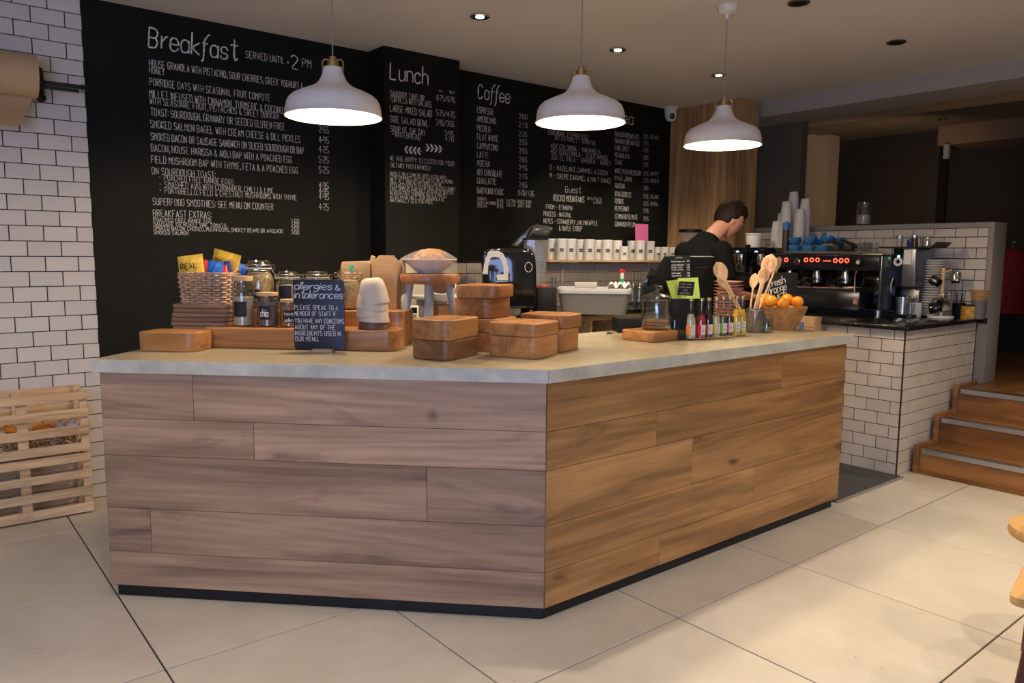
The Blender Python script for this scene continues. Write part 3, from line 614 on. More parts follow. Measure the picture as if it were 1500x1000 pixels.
wall_lines([(1138, 372, 1210, 52, 'Tea')], *z2, YB, wb, 'chalk_heading', 1.1, slant=.08)
tea = [(436, 1238, 'ENGLISH BREAKFAST', '2·55', 'BLACK'), (467, 1243, 'RWANDA BREAKFAST', '2·55', ''), (499, 1192, 'EARL GREY', '2·55', ''), (532, 1195, 'MEGHALAYA', '2·85', ''), (564, 1158, 'CHAI', '2·55', ''), (605, 1245, 'WHITE PEACH BLOSSOM', '2·55', 'WHITE'), (637, 1205, 'MAO JIAN', '2·55', 'GREEN'),
 (672, 1172, 'KUKICHA', '2·85', ''), (710, 1202, 'IRON GODDESS', '2·55', 'OOLONG'), (743, 1168, 'ROOIBOS', '2·55', 'HERBAL'), (777, 1192, 'PEPPERMINT', '2·55', ''), (813, 1231, 'LEMONGRASS MATE', '2·55', ''), (848, 1218, 'CINNAMON PLUM', '2·55', '')]
ln = []
for y, x, s, p_, k_ in tea:
    ln += [(1128, y, x, 22, s), (1257, y+9, 1282, 18, p_)]
    if k_: ln.append((1290, y+10, 1328, 16, k_))
    else: ln.append((1302, y+10, 1310, 10, '·'))
wall_lines(ln, *z2, YB, wb, 'chalk_menu_text')

# ================= LEFT SIDE: PAPER ROLL, CRATES =================
pr = ony(53, 110, 4.44); xr = pr.x; zr = (ony(40, 80, 4.44).z+ony(40, 142, 4.44).z)/2; rr_ = abs(ony(40, 80, 4.44).z-ony(40, 142, 4.44).z)/2
t = thing('paper_roll_dispenser', 'kraft paper roll hanging on a black iron wall bracket on the tiles', 'paper roll', (xr, 4.44, zr))
MR = Matrix.Rotation(PI/2, 3, 'Y')
MB().lathe([(rr_*.28, 0), (rr_, 0), (rr_, -.62), (rr_*.28, -.62)], 40, (0, 0, 0), MR, close=True).build('paper_roll', KRAFTL, t, ang=40)
m = MB(); path = []
for i in range(9):
    a = R(-60-12*i); path.append((-rr_*1.01*math.cos(a)*1.0, rr_*1.01*math.sin(a)))
yz = [(a*rr_, b*rr_) for a, b in ((.55, -.86), (.62, -1.0), (.55, -1.3), (.35, -1.6), (.05, -1.95), (-.2, -2.2), (-.42, -2.42), (-.5, -2.55))]
cut = [-.01, -.015, -.03, -.045, -.058, -.065, -.08, -.11]
vs = []
for (y, z), c in zip(yz, cut): vs += [(c, y, z), (-.62, y, z), (c, y+.0015, z+.0008), (-.62, y+.0015, z+.0008)]
n = len(yz); fs = []
for i in range(n-1): b = 4*i; fs += [(b, b+1, b+5, b+4), (b+2, b+6, b+7, b+3), (b, b+4, b+6, b+2), (b+1, b+3, b+7, b+5)]
fs += [(0, 2, 3, 1), (4*n-4, 4*n-3, 4*n-1, 4*n-2)]
m.add(vs, fs).build('hanging_sheet', KRAFTL, t, ang=60)
br = MB().prism(rrect(.034, .17, .016), .12, .145, Matrix(((1, 0, 0, .03), (0, 0, 1, 0), (0, 1, 0, -.01), (0, 0, 0, 1))))
br.build('bracket_plate', IRON, t, bev=.003)
mm = MB().box((.105, .055, -.012), (.19, .022, .02)).box((.10, .05, -.034), (.18, .016, .016)).box((.03, .1, -.01), (.025, .1, .03)); mm.build('bracket_arm', IRON, t, bev=.004)
MB().lathe([(.0, 0), (.013, 0), (.017, .008), (.011, .014), (.017, .02), (.011, .026), (.017, .032), (.012, .04), (0, .04)], 12, (.2, .055, -.012), MR).build('end_knob', IRON, t)
MB().tube([(.03+.018*math.cos(a*PI/6), .118, -.075+.018*math.sin(a*PI/6)) for a in range(12)], .006, 8, closed=True).build('ring', IRON, t)
MB().cyl(rr_*.27, -.63, .02, 20, m=MR).build('core', IRON, t)

f0 = onz(138, 750, 0); yc = f0.y; xc = f0.x
def crate(z0, slz, label, grp):
    W_, D_ = .52, .222
    t = thing('wooden_crate', label, 'crate', (xc-W_, yc, z0), 0, grp)
    H_ = slz[0][0]-z0
    for a, b in slz:
        MB().box((W_/2, .006, (a+b)/2-z0), (W_, .012, a-b)).build('slat', PINE, t, bev=.001, seg=1)
        MB().box((W_/2, D_-.006, (a+b)/2-z0+.002), (W_, .012, (a-b)*1.12)).build('slat', PINE, t, bev=.001, seg=1)
    for x in (.02, W_/2-.03, W_-.02):
        for y in (.0225, D_-.0225):
            if x == W_/2-.03: MB().box((x, .0185 if y < .1 else D_-.0185, H_/2), (.045, .012, H_-.01)).build('upright', PINE, t, bev=.001, seg=1)
            else: MB().box((x, y, H_/2), (.035, .02, H_-.004)).build('corner_post', PINE, t, bev=.001, seg=1)
    for xs in (.006, W_-.006):
        for a, b in slz: MB().box((xs, D_/2, (a+b)/2-z0-.001), (.012, D_-.026, (a-b)*.95)).build('end_slat', PINE, t, bev=.001, seg=1) if xs < .1 else None
    for xs in (W_-.008,):
        for a, b in slz[:]: MB().box((xs-.002, D_/2, (a+b)/2-z0-.012), (.01, D_-.07, (a-b)*.7)).build('end_slat', PINE, t, bev=.001, seg=1)
    for i in range(3): MB().box((W_/2, .05+i*.061, .006), (W_-.03, .05, .008)).build('base_slat', PINE, t, bev=.001, seg=1)
    return t
def zz(y): return zat(136, y, (xc, yc))
lo = [(zz(662), zz(673.5)), (zz(686), zz(697.5)), (zz(710), zz(722.5)), (zz(734), zz(747))]
up_ = [(zz(572.5), zz(584)), (zz(597), zz(609)), (zz(621.5), zz(634)), (zz(646), zz(658.5))]
crate(0.0005, lo, 'empty slatted pine crate standing on the floor under the other crate', 'stacked pine crates')
zt = up_[3][1]-.002; zt = max(zt, lo[0][0]+.0015)
crate(zt, up_, 'slatted pine crate stacked on top, holding orange and white produce', 'stacked pine crates')
PALEP = mat('pale_pink_skin', (.72, .55, .52), .5, var=.1, vs=30)
SQ = mat('squash_orange', (.78, .24, .03), .45, var=.12, vs=14)
for i, (dx, dy, r, w_) in enumerate([(-.19, .10, .052, 1), (-.45, .09, .048, 1), (-.345, .135, .046, 1)]):
    t = thing('squash', ['orange squash in the upper crate, just right of its middle upright', 'orange squash at the left side of the upper crate', 'orange squash at the back of the upper crate'][i], 'squash', (xc+dx, yc+dy, zt+.0115+.1)); 
    m = MB(); vs = []; 
    pr_ = [(r*math.sin(PI*j/10), -r*.8*math.cos(PI*j/10)) for j in range(11)]
    m.lathe(pr_, 24); m.v = [(x*(1+.05*math.cos(8*math.atan2(y, x))), y*(1+.05*math.cos(8*math.atan2(y, x))), z) for x, y, z in m.v]; m.build('flesh', SQ, t, ang=80)
    MB().cyl(.009, r*.72, r*1.0, 8, r2=.005).build('stalk', mat('stalk', (.25, .2, .08), .7), t)
spots_ = [(-.115, .075), (-.06, .15), (-.06, .065), (-.28, .08), (-.40, .16), (-.385, .065), (-.125, .165)]
for i, (dx, dy) in enumerate(spots_):
    r = .030+.003*(i % 3); m = MB(); m.lathe([(r*math.sin(PI*j/8)*(1-.15*(j > 5)), -r*.85*math.cos(PI*j/8)) for j in range(9)], 16); m.tube([(0, 0, r*.7), (.003, .004, r*1.05), (.01, .006, r*1.35)], [.008, .005, .003], 6)
    o = m.build('turnip', PALEP if i % 2 else WHITEM, None, ang=80); o.location = (xc+dx, yc+dy, zt+.0115+.095+.004*(i % 3)); o.rotation_euler = (R(20*i), R(15*i), 0)
    tag(o, ['pink-tinged root vegetable beside the right orange squash', 'pale root vegetable in the back right corner of the upper crate', 'pink root vegetable at the right end of the upper crate, in front', 'pale root vegetable just left of the middle upright', 'pink root vegetable at the back left of the upper crate', 'pale root vegetable near the left squash, in front', 'pink root vegetable behind the others, right half of the crate'][i], 'vegetable', 'pale root vegetables in the upper crate')
# packing bed under the produce
bed = MB()
for i in range(150):
    x, y = random.uniform(-.48, -.035), random.uniform(.045, .175); a = random.uniform(0, 6.3); z = random.uniform(0, .045)
    bed.tube([(x, y, z), (x+.02*math.cos(a), y+.02*math.sin(a), z+.012), (x+.035*math.cos(a+.6), y+.035*math.sin(a+.6), z)], .0035, 4)
o = bed.build('wood_wool', PINE, None); o.location = (xc, yc, zt+.0155); stuff(tag(o, 'tangle of wood wool under the produce in the upper crate', 'packing'))

# ================= ON THE ISLAND: LEFT GROUP =================
ZC = .9505; RZL = -PI/4
def blockpoly(o_, w, d, h, r, m, parent=None, name='block', bev=.004):
    return MB().prism(rrect(w, d, r, 6, 0, d/2), 0, h).build(name, m, parent, bev=bev, seg=3, bang=60)
def frontblock(pl, prr, ytop, d, r, label, cat, group, m=BLOCK, z=ZC, name='wood_block', back=None, rz=None):
    A_ = onz(*pl, z); B_ = onz(*prr, z); u = B_-A_; a = math.atan2(u.y, u.x) if rz is None else rz
    h = zat(pl[0], ytop, A_)-z; c = (A_+B_)/2
    o = blockpoly(None, u.length, d, h, r, m, None, name); o.location = (c.x, c.y, z); o.rotation_euler = (0, 0, a)
    tag(o, label, cat, group); return o, A_, B_, h
sb, A1, B1, h1 = frontblock((201, 513.5), (284, 516.4), 486, .17, .045, 'short thick beech block at the far left end of the island', 'wooden block', None, rz=RZL)
A2 = onz(297, 508.5, ZC); B2 = onz(578, 515.3, ZC); h2 = zat(300, 479.5, A2)-ZC; U = Vector((c45, -c45, 0)); V = Vector((c45, c45, 0))
lb = blockpoly(None, (B2-A2).length, .175, h2, .045, BLOCK, None, 'wood_plinth'); mid = (A2+B2)/2; lb.location = mid; lb.location.z = ZC; lb.rotation_euler = (0, 0, RZL)
tag(lb, 'long thick beech plank block carrying the small jars and the upturned bowls', 'wooden block')
ZB = ZC+h2+.0005
# second, taller tier behind
o2 = mid+V*.182+U*.012; h3 = zat(545, 455.5, onz(545, 514, ZC)+V*.182)-ZC
tb = blockpoly(None, (B2-A2).length*.95, .19, h3, .03, BLOCK, None, 'wood_plinth'); tb.location = (o2.x, o2.y, ZC); tb.rotation_euler = (0, 0, RZL)
tag(tb, 'taller beech block behind the long one, carrying the clip-top jars', 'wooden block')
ZT = ZC+h3+.0005
# stack of small chopping boards behind the short block
cA = onz(243, 503, ZC); nb = 9; topz = zat(290, 445, cA); th = (topz-ZC)/nb
sbx = onz(293, 504.0, ZC)
for i in range(nb):
    w_ = .265; o = blockpoly(None, w_, .22, th-.0012, .03, CHOP, None, 'chopping_board', bev=.0045)
    j = [0, .004, -.003, .002, -.006, -.004, 0, .007, .005][i]
    p = sbx+U*(j-.004)+V*(.0+j*.3); o.location = (p.x, p.y, ZC+i*th+.0003); o.rotation_euler = (0, 0, RZL+R(j*120))
    pos = ['lowest', 'second from the bottom', 'third from the bottom', 'fourth from the bottom', 'middle', 'fourth from the top', 'third from the top', 'second from the top', 'topmost'][i]
    tag(o, 'worn small wooden board under the wicker basket, %s of its stack' % pos, 'chopping board', 'stacked small boards under the basket')
# wicker basket
p = sbx+V*.02+U*.004; zb_ = ZC+nb*th
bk = thing('wicker_basket', 'oblong wicker basket full of crisp packets on the board stack', 'basket', (p.x, p.y, zb_), RZL)
bw, bd, bh = .225, .19, zat(290, 400, p)-zb_
def ring(f, n=96, amp=0, ph=0, z=0, k=24):
    pts = rrect(bw*f, bd*f, .035*f, 8, 0, bd/2); out = []
    tot = len(pts); seg = [(Vector(pts[(i+1) % tot])-Vector(pts[i])).length for i in range(tot)]; L_ = sum(seg)
    for q in range(n):
        s_ = L_*q/n; i = 0
        while s_ > seg[i]: s_ -= seg[i]; i = (i+1) % tot
        a_ = Vector(pts[i]); b_ = Vector(pts[(i+1) % tot]); c_ = a_.lerp(b_, s_/seg[i]); nn = (b_-a_).normalized(); nn = Vector((nn.y, -nn.x))
        c_ = c_+nn*amp*math.sin(PI*k*q/n+ph); out.append((c_.x, c_.y, z+.0012*math.sin(q*1.7+ph*3)))
    return out
m = MB(); rows = 12
for i in range(rows):
    f = .93+.09*i/rows; m.tube(ring(f, 168, .0062, PI*(i % 2), .008+(bh-.018)*i/(rows-1), 28), .0046, 6, closed=True)
m.build('woven_sides', WICK, bk, ang=70)
m = MB()
for ph in (0, 2.1, 4.2):
    for zf, f in ((.004, .935), (bh-.004, 1.03)):
        R_ = ring(f, 120, 0, 0, zf); m.tube([(x*(1+.012*math.cos(q*.5+ph)), bd/2+(y-bd/2)*(1+.014*math.cos(q*.5+ph)), z+.005*math.sin(q*.5+ph)) for q, (x, y, z) in enumerate(R_)], .0042, 5, closed=True)
m.build('braided_rim', WICK, bk, ang=70)
m = MB()
a_ = ring(.93, 36, 0, 0, .003); b_ = ring(1.02, 36, 0, 0, bh)
for q in range(36): m.tube([a_[q], b_[q]], .003, 5)
m.build('stake', WICK, bk, ang=70)
MB().prism(rrect(bw*.92, bd*.92, .035, 8, 0, bd/2), .0, .004).build('basket_floor', WICK, bk)
m = MB().tube([(bw/2*1.03, bd*.35, bh-.005), (bw/2*1.1, bd*.4, bh+.012), (bw/2*1.12, bd*.5, bh+.018), (bw/2*1.1, bd*.6, bh+.012), (bw/2*1.03, bd*.66, bh-.005)], .004, 6); m.build('handle', WICK, bk, ang=70)
def packet(w_, h_, t_, mt, wm=None, word=None, bulge=1.0):
    m = MB(); nx, nz = 12, 14; vs = []; fs = []
    for s in (-1, 1):
        for j in range(nz+1):
            for i in range(nx+1):
                u_ = i/nx*2-1; v_ = j/nz*2-1
                b = max(0, (1-abs(u_)**2.5))*max(0, 1-(abs(v_)*1.12)**4); b = max(0, b)
                wr_ = .0022*math.sin(9*u_+5*v_*s)*b+.001*math.sin(40*u_)*(abs(v_) > .85)
                vs.append((u_*w_/2*(1-.04*b), s*(t_/2*b+.0006)+wr_, v_*h_/2))
    N_ = (nx+1)*(nz+1)
    for s in range(2):
        for j in range(nz):
            for i in range(nx):
                a = s*N_+j*(nx+1)+i; q = (a, a+1, a+nx+2, a+nx+1); fs.append(q if s == 0 else q[::-1])
    def edge(a, b): fs.append((a, b, b+N_, a+N_))
    for i in range(nx): edge(i, i+1); edge(nz*(nx+1)+i+1, nz*(nx+1)+i)
    for j in range(nz): edge((j+1)*(nx+1), j*(nx+1)); edge(j*(nx+1)+nx, (j+1)*(nx+1)+nx)
    m.add(vs, fs); return m
def crisp(px, py, dv, w_, h_, mt, tilt, yaw, label, word=None, lean=0):
    base = bk.location+V*dv; d = ray(px, py); tt = (Vector((base.x, base.y, 1.35))-EYE).dot(V)/d.dot(V); q = EYE+d*tt
    t = thing('crisp_packet', label, 'crisp packet', q, 0, 'crisp packets in the basket')
    t.rotation_euler = (R(lean), R(tilt), RZL+R(yaw))
    packet(w_, h_, .028, mt).build('foil_bag', mt, t, ang=70)
    if word:
        mb = MB(); text(mb, word, Vector((-w_*.36, -.0155, h_*.08)), NX, NZ, w_*.66, h_*.17, .0042, NY, jit=.03, smooth=False)
        mb.add([(-w_*.36, -.0166, h_*.02), (w_*.3, -.0166, h_*.03), (w_*.3, -.0166, h_*.035), (-w_*.36, -.0166, h_*.025)], [(0, 1, 2, 3)])
        text(mb, 'HAND COOKED', Vector((-w_*.25, -.0165, -h_*.09)), NX, NZ, w_*.42, h_*.055, .0014, NY, jit=.03, smooth=False)
        mb.build('printed_word', INK, t, smooth=False)
crisp(281, 398, .055, .115, .15, YEL, -8, 4, 'yellow crisp packet reading REAL at the left of the basket', 'REAL', -8)
crisp(329, 394, .12, .135, .16, YEL, 14, -6, 'yellow crisp packet reading REAL sticking up highest at the back', 'REAL', 0)
crisp(301, 402, .085, .04, .13, RED, 10, 30, 'red crisp packet squeezed beside the left yellow one')
crisp(314, 402, .04, .075, .12, BLU, 5, -3, 'blue crisp packet in the middle of the basket front', None, -6)
crisp(328, 405, .055, .05, .10, RED, -18, 10, 'red crisp packet right of the blue one', None, -10)
crisp(331, 401, .085, .06, .11, mat('navy_foil', (.03, .05, .28), .3), -10, -8, 'dark blue crisp packet behind the small red one')
crisp(350, 402, .14, .05, .10, BLU, 24, 20, 'blue crisp packet poking out at the right end of the basket')

def vpos(px, v, z=ZB):
    base = mid+V*v; d = ray(px, 470); tt = (Vector((base.x, base.y, 1.35))-EYE).dot(V)/d.dot(V); q = EYE+d*tt; return Vector((q.x, q.y, z))
# jars -------------------------------------------------
def grains(mb, n, r, z0, z1, s, rnd_, shape=(1, .7, .5)):
    for i in range(n):
        a = rnd_.uniform(0, 2*PI); rad = r*(1-.12*rnd_.random()) if rnd_.random() < .8 else r*rnd_.random(); z = rnd_.uniform(z0, z1) if rnd_.random() < .85 else z1
        M_ = Matrix.Rotation(rnd_.uniform(0, 6), 3, 'Z') @ Matrix.Rotation(rnd_.uniform(0, 6), 3, 'X')
        mb.ball((rad*math.cos(a), rad*math.sin(a), z), s*rnd_.uniform(.7, 1.2), 5, 4, shape, M_)
GRAN = mat('granola', (.55, .36, .18), .7, var=.5, vs=90)
OATS = mat('pale_oats', (.62, .50, .38), .8, var=.3, vs=150)
CHIA = mat('chia_seeds', (.17, .13, .12), .8, var=.6, vs=260)
POL = mat('bee_pollen', (.48, .19, .04), .7, var=.5, vs=220)
CASH = mat('cashews', (.72, .52, .28), .55, var=.12, vs=30)
LAB = mat('black_label', (.012, .012, .014), .6)
CORK = mat('pale_wood_lid', (.60, .38, .21), .6, var=.1, vs=60)
SEAL = mat('orange_rubber_seal', (.75, .32, .14), .5)
def label_patch(t, r, az, half, z0, z1, words, rr=None):
    """curved label on a jar of radius r, centred on azimuth az"""
    m = MB(); n = 10; vs = []
    for i in range(n+1):
        a = az-half+2*half*i/n; vs += [((r+.0012)*math.cos(a), (r+.0012)*math.sin(a), z0), ((r+.0012)*math.cos(a), (r+.0012)*math.sin(a), z1)]
    m.add(vs, [(2*i, 2*i+2, 2*i+3, 2*i+1) for i in range(n)]); lb_ = m.build('label', LAB, t, ang=60)
    if words:
        mb = MB(); k = len(words)
        for i, wd in enumerate(words):
            hh = (z1-z0)*.5/k; zc_ = z1-(z1-z0)*(i+.78)/k
            text(mb, wd, Vector((0, 0, zc_)), NX, NZ, 2*half*r*.7, hh, hh*.14, NY, jit=.2)
        # wrap onto the cylinder
        mb.v = [((r+.0022)*math.cos(az-half*.7+x/r), (r+.0022)*math.sin(az-half*.7+x/r), z) for x, y, z in mb.v]
        mb.build('chalk_word', CHALK, lb_, smooth=False)
def toward(c): return math.atan2(-c.y, -c.x)
def clip_jar(cx, by, wpx, ytop, z, lab, content, cmat, fill=.8, seal=None, words=None, gs=.004, gn=0, grp=None, az=0, half=.5, lz=(.25, .55), pos=None):
    c = vpos(cx, .182+.09, z); r = wpx*mpp(c)/2
    h = zat(cx, ytop, c)-z
    t = thing('clip_top_jar', lab, 'jar', c, 0, grp)
    w_ = .0025
    out = [(r*.9, 0), (r, r*.1), (r, h*.62), (r*.93, h*.70), (r*.80, h*.76), (r*.80, h*.82)]
    inn = [(max(a-w_, 0), max(b, .004)) for a, b in out][::-1]
    m = MB().lathe([(0, 0)]+out+inn+[(0, .004)], 32); m.build('glass_body', GLASS, t, ang=50)
    m = MB().lathe([(0, h*.84), (r*.74, h*.84), (r*.88, h*.85), (r*.90, h*.88), (r*.86, h*.93), (r*.78, h*.95), (r*.74, h*.995), (r*.68, h*.995), (r*.62, h*.965), (0, h*.965)], 32); m.build('glass_lid', GLASS, t, ang=50)
    MB().lathe([(r*.80, h*.822), (r*.88, h*.822), (r*.88, h*.843), (r*.80, h*.843)], 28, close=True).build('rubber_seal', SEAL if seal else WHITEM, t)
    a0 = YAW-PI/2; M_ = Matrix.Rotation(a0, 3, 'Z'); m = MB()
    m.tube([M_ @ Vector((r*.86*math.cos(q*PI/12), r*.86*math.sin(q*PI/12), h*.79)) for q in range(24)], .0016, 6, closed=True)
    m.tube([M_ @ Vector((r*.92*math.cos(q*PI/12), r*.92*math.sin(q*PI/12), h*.90)) for q in range(24)], .0016, 6, closed=True)
    for s in (-1, 1): m.tube([M_ @ Vector(v) for v in ((s*r*.86, 0, h*.79), (s*r*1.04, 0, h*.80), (s*r*1.14, 0, h*.86), (s*r*1.06, 0, h*.91), (s*r*.92, 0, h*.90))], .0018, 6)
    m.tube([M_ @ Vector(v) for v in ((r*.9, -r*.1, h*.79), (r*1.12, -r*.1, h*.72), (r*1.18, 0, h*.60), (r*1.12, r*.1, h*.70), (r*.9, r*.1, h*.79))], .0015, 6)
    m.build('wire_clip', STEEL, t)
    if content:
        zf = h*fill; rc = r-w_-.0012; m = MB(); m.lathe([(0, .0048), (rc*.9, .0048), (rc*.985, r*.12), (rc*.985, min(zf, h*.61)), (rc*.82 if zf > h*.68 else rc*.98, zf), (0, zf+.004)], 24)
        if gn: grains(m, gn, rc*.97, .008, min(zf, h*.62), gs, random.Random(int(cx)))
        stuff(m.build(content, cmat, t, ang=60))
    if words is not None: label_patch(t, r, toward(c)+az, half, h*lz[0], h*lz[1], words)
    return t, c, r, h
def cork_jar(cx, by, wpx, ytop, z, lab, content, cmat, fill, words, grp=None, az=0, half=.6, lz=(.2, .5)):
    c = vpos(cx, .105, z); r = wpx*mpp(c)/2; h = zat(cx, ytop, c)-z
    t = thing('wooden_lid_jar', lab, 'jar', c, 0, grp); w_ = .002
    out = [(r*.92, 0), (r, r*.12), (r, h*.80), (r*.88, h*.86), (r*.88, h*.905)]
    inn = [(a-w_, max(b, .004)) for a, b in out][::-1]
    MB().lathe([(0, 0)]+out+inn+[(0, .004)], 32).build('glass_body', GLASS, t, ang=50)
    MB().lathe([(0, h*.906), (r*.95, h*.906), (r*.97, h*.93), (r*.95, h), (0, h)], 28).build('wooden_lid', CORK, t, ang=40)
    rc = r-w_-.0012
    stuff(MB().lathe([(0, .0048), (rc*.92, .0048), (rc*.985, r*.14), (rc*.985, h*fill), (0, h*fill+.003)], 24).build(content, cmat, t, ang=50))
    label_patch(t, r, toward(c)+az, half, h*lz[0], h*lz[1], words)
    return t
cork_jar(357, 475.5, 31, 404, ZB, 'tall wooden-lidded jar half full of pale oat bran', 'oat_bran', OATS, .58, [], None, -.35, .62, (.2, .5))
cork_jar(393, 475.8, 31, 428, ZB, 'wooden-lidded jar of dark chia seeds labelled chia', 'seeds', CHIA, .72, ['chia'], None, -.35, .5, (.22, .62))
cork_jar(424.5, 477, 27, 438, ZB, 'smallest wooden-lidded jar of amber grains labelled bee pollen', 'pollen_grains', POL, .74, ['bee', 'pollen'], None, -.1, .62, (.16, .62))
gj = 'clip-top storage jars on the taller block'
clip_jar(382, 456, 41, 381, ZT, 'tallest clip-top glass jar, filled with granola', 'granola', GRAN, .74, None, ['oats', 'nuts'], .0045, 420, gj, -.5, .5, (.12, .40))
clip_jar(424.5, 457, 37, 397, ZT, 'clip-top jar of pale flakes just left of the allergy sign', 'flakes', OATS, .62, None, [], .003, 0, gj, -.35, .5, (.20, .62))
clip_jar(466.5, 457.5, 38, 397, ZT, 'clip-top jar of flakes rising behind the allergy sign', 'flakes', OATS, .62, None, None, .003, 0, gj)
clip_jar(511, 458, 36, 394, ZT, 'clip-top jar of cashew nuts with an orange seal', 'cashew_nuts', CASH, .72, 1, [], .0075, 330, gj, -.75, .3, (.45, .68))

# allergy sign
A_ = onz(431.5, 514.5, ZC); B_ = onz(505.5, 516.2, ZC); cc = (A_+B_)/2; sw = (B_-A_).length; shh = zat(468, 409.5, cc)-ZC-.006
sg = thing('chalk_sign', 'black board sign reading allergies & intolerances in a wooden foot', 'sign', (cc.x, cc.y, ZC), RZL)
MX = Matrix(((1, 0, 0, 0), (0, 0, 1, 0), (0, 1, 0, .006+shh/2), (0, 0, 0, 1)))
SIGNM = mat('slate_blue_board', (.012, .014, .026), .45)
MB().prism(rrect(sw, shh, .012), 0, .006, MX).build('board', SIGNM, sg, bev=.0015)
MB().prism(rrect(.088, .046, .008, 4, .018, -.008), 0, .014).build('wooden_foot', mat('foot_wood', (.42, .30, .20), .6), sg, bev=.003)
mb = MB(); H_ = shh
def sgl(x0, y, x1, h, s, th, sl=0, jit=.15): text(mb, s, Vector((-sw/2+sw*(x0-275)/490, -.0006, .006+H_*(955-y)/693)), NX, NZ, sw*(x1-x0)/490, H_*h/693, th, NY, slant=sl, jit=jit)
sgl(288, 358, 648, 62, 'allergies', .0042, .2); sgl(682, 362, 735, 52, '&', .0042); sgl(286, 444, 752, 66, 'intolerances', .0042, .2)
for y, x, s in ((556, 705, 'PLEASE SPEAK TO A'), (616, 690, 'MEMBER OF STAFF IF'), (686, 762, 'YOU HAVE ANY CONCERNS'), (748, 676, 'ABOUT ANY OF THE'), (808, 730, 'INGREDIENTS USED IN'), (864, 512, 'OUR MENU.')): sgl(288, y, x, 44, s, .0022)
mb.build('chalk_lettering', mat('sign_chalk', (.60, .60, .66), .8), sg, smooth=False)

# upturned bowls stack
c = vpos(547, .09); r = 23.5*mpp(c)
CERA = mat('matt_stoneware', (.66, .57, .46), .55); CERB = mat('brown_stoneware', (.15, .085, .055), .5)
def cup(t, r, h, m, nm='bowl_wall'):
    o = [(r, 0), (r*1.01, h*.03), (r*.93, h*.25), (r*.87, h*.5), (r*.77, h*.76), (r*.64, h*.93), (r*.42, h)]
    i = [(r*.40, h-.003), (r*.62, h*.93-.003), (r*.74, h*.75), (r*.84, h*.49), (r*.90, h*.25), (r*.97, 0)]
    m_ = MB().lathe([(0, h)]+o[::-1]+[(a, b) for a, b in i[::-1]]+[(0, h-.004)], 36); return m_.build(nm, m, t, ang=60)
px2m = mpp(c)
offs = [(0, 0, 0), (.001, 0, 3), (-.006, 0, -5), (-.003, 0, 4), (.004, 0, -4)]
zq = [479.5, 470.5, 461.5, 453, 444]
for i in range(5):
    z = zat(547, zq[i], c) if i else ZB; o = cup(None, r*(.98 if i else .93), zat(547, 407, c)-zat(547, 444, c), CERB if i == 0 else CERA, 'stoneware_bowl'); u_ = offs[i][0]
    o.location = (c.x+RT.x*u_, c.y+RT.y*u_, max(z, ZB)); o.rotation_euler = (R(offs[i][2]*.6), R(offs[i][2]), 0)
    tag(o, ['brown upturned bowl at the bottom of the bowl stack', 'cream upturned bowl, second from the bottom of its stack', 'cream upturned bowl in the middle of its stack', 'cream upturned bowl, second from the top of its stack', 'cream upturned bowl topping the stack'][i], 'bowl', 'upturned stoneware bowls')
# kraft bags and folded boxes behind
q = onz(545, 458, ZT); 
def at45(px, py, dv):
    base = mid+V*dv; d = ray(px, py); tt = (Vector((base.x, base.y, 1.35))-EYE).dot(V)/d.dot(V); return EYE+d*tt
a = at45(500, 456, .33); b = at45(542, 382, .33)
bg = thing('kraft_bag', 'flat kraft paper bag standing behind the cashew jar', 'paper bag', (a.x, a.y, ZT), RZL)
w_ = (Vector((b.x-a.x, b.y-a.y))).length; hh = b.z-ZT
MB().prism([(0, 0), (w_, 0), (w_, hh*.93), (w_*.93, hh), (w_*.05, hh*.98), (0, hh*.9)], 0, .03, Matrix(((1, 0, 0, 0), (0, 0, 1, 0), (0, 1, 0, 0), (0, 0, 0, 1)))).build('paper_body', KRAFT, bg, bev=.004)
MB().box((w_*.38, -.001, hh*.84), (.022, .002, .03)).build('green_tab', mat('green_tab', (.05, .42, .22), .5), bg)
a = at45(545, 456, .345); b = at45(588, 374, .345); w_ = (Vector((b.x-a.x, b.y-a.y))).length; hh = b.z-ZT
bx = thing('folded_takeaway_boxes', 'bundle of flattened kraft takeaway boxes standing nested on the tall block', 'boxes', (a.x, a.y, ZT), RZL)
MXZ = Matrix(((1, 0, 0, 0), (0, 0, 1, 0), (0, 1, 0, 0), (0, 0, 0, 1)))
for i in range(10):
    s_ = .028*i; tp = hh*(1-s_*1.25); ins = w_*.01*i
    m = MB().prism([(ins+w_*.04, 0), (w_*.96-ins, 0), (w_-ins, hh*.55), (w_-ins*1.3, tp*.84), (w_*.74-ins*.3, tp), (w_*.26+ins*.3, tp), (ins*1.3, tp*.84), (ins, hh*.55)], 0, .003, MXZ)
    o = m.build('folded_box', KRAFT, bx, bev=.0008, seg=1); o.location = (0, -.0034*i, 0)
m = MB().prism([(-.012, hh*.45), (.015, hh*.5), (.015, hh*.97), (-.002, hh*1.0), (-.014, hh*.85)], .004, .02, MXZ).prism([(w_-.012, hh*.2), (w_+.012, hh*.3), (w_+.014, hh*.8), (w_+.0, hh*.96), (w_-.014, hh*.9)], .004, .022, MXZ); m.build('side_flap', KRAFT, bx, bev=.002)

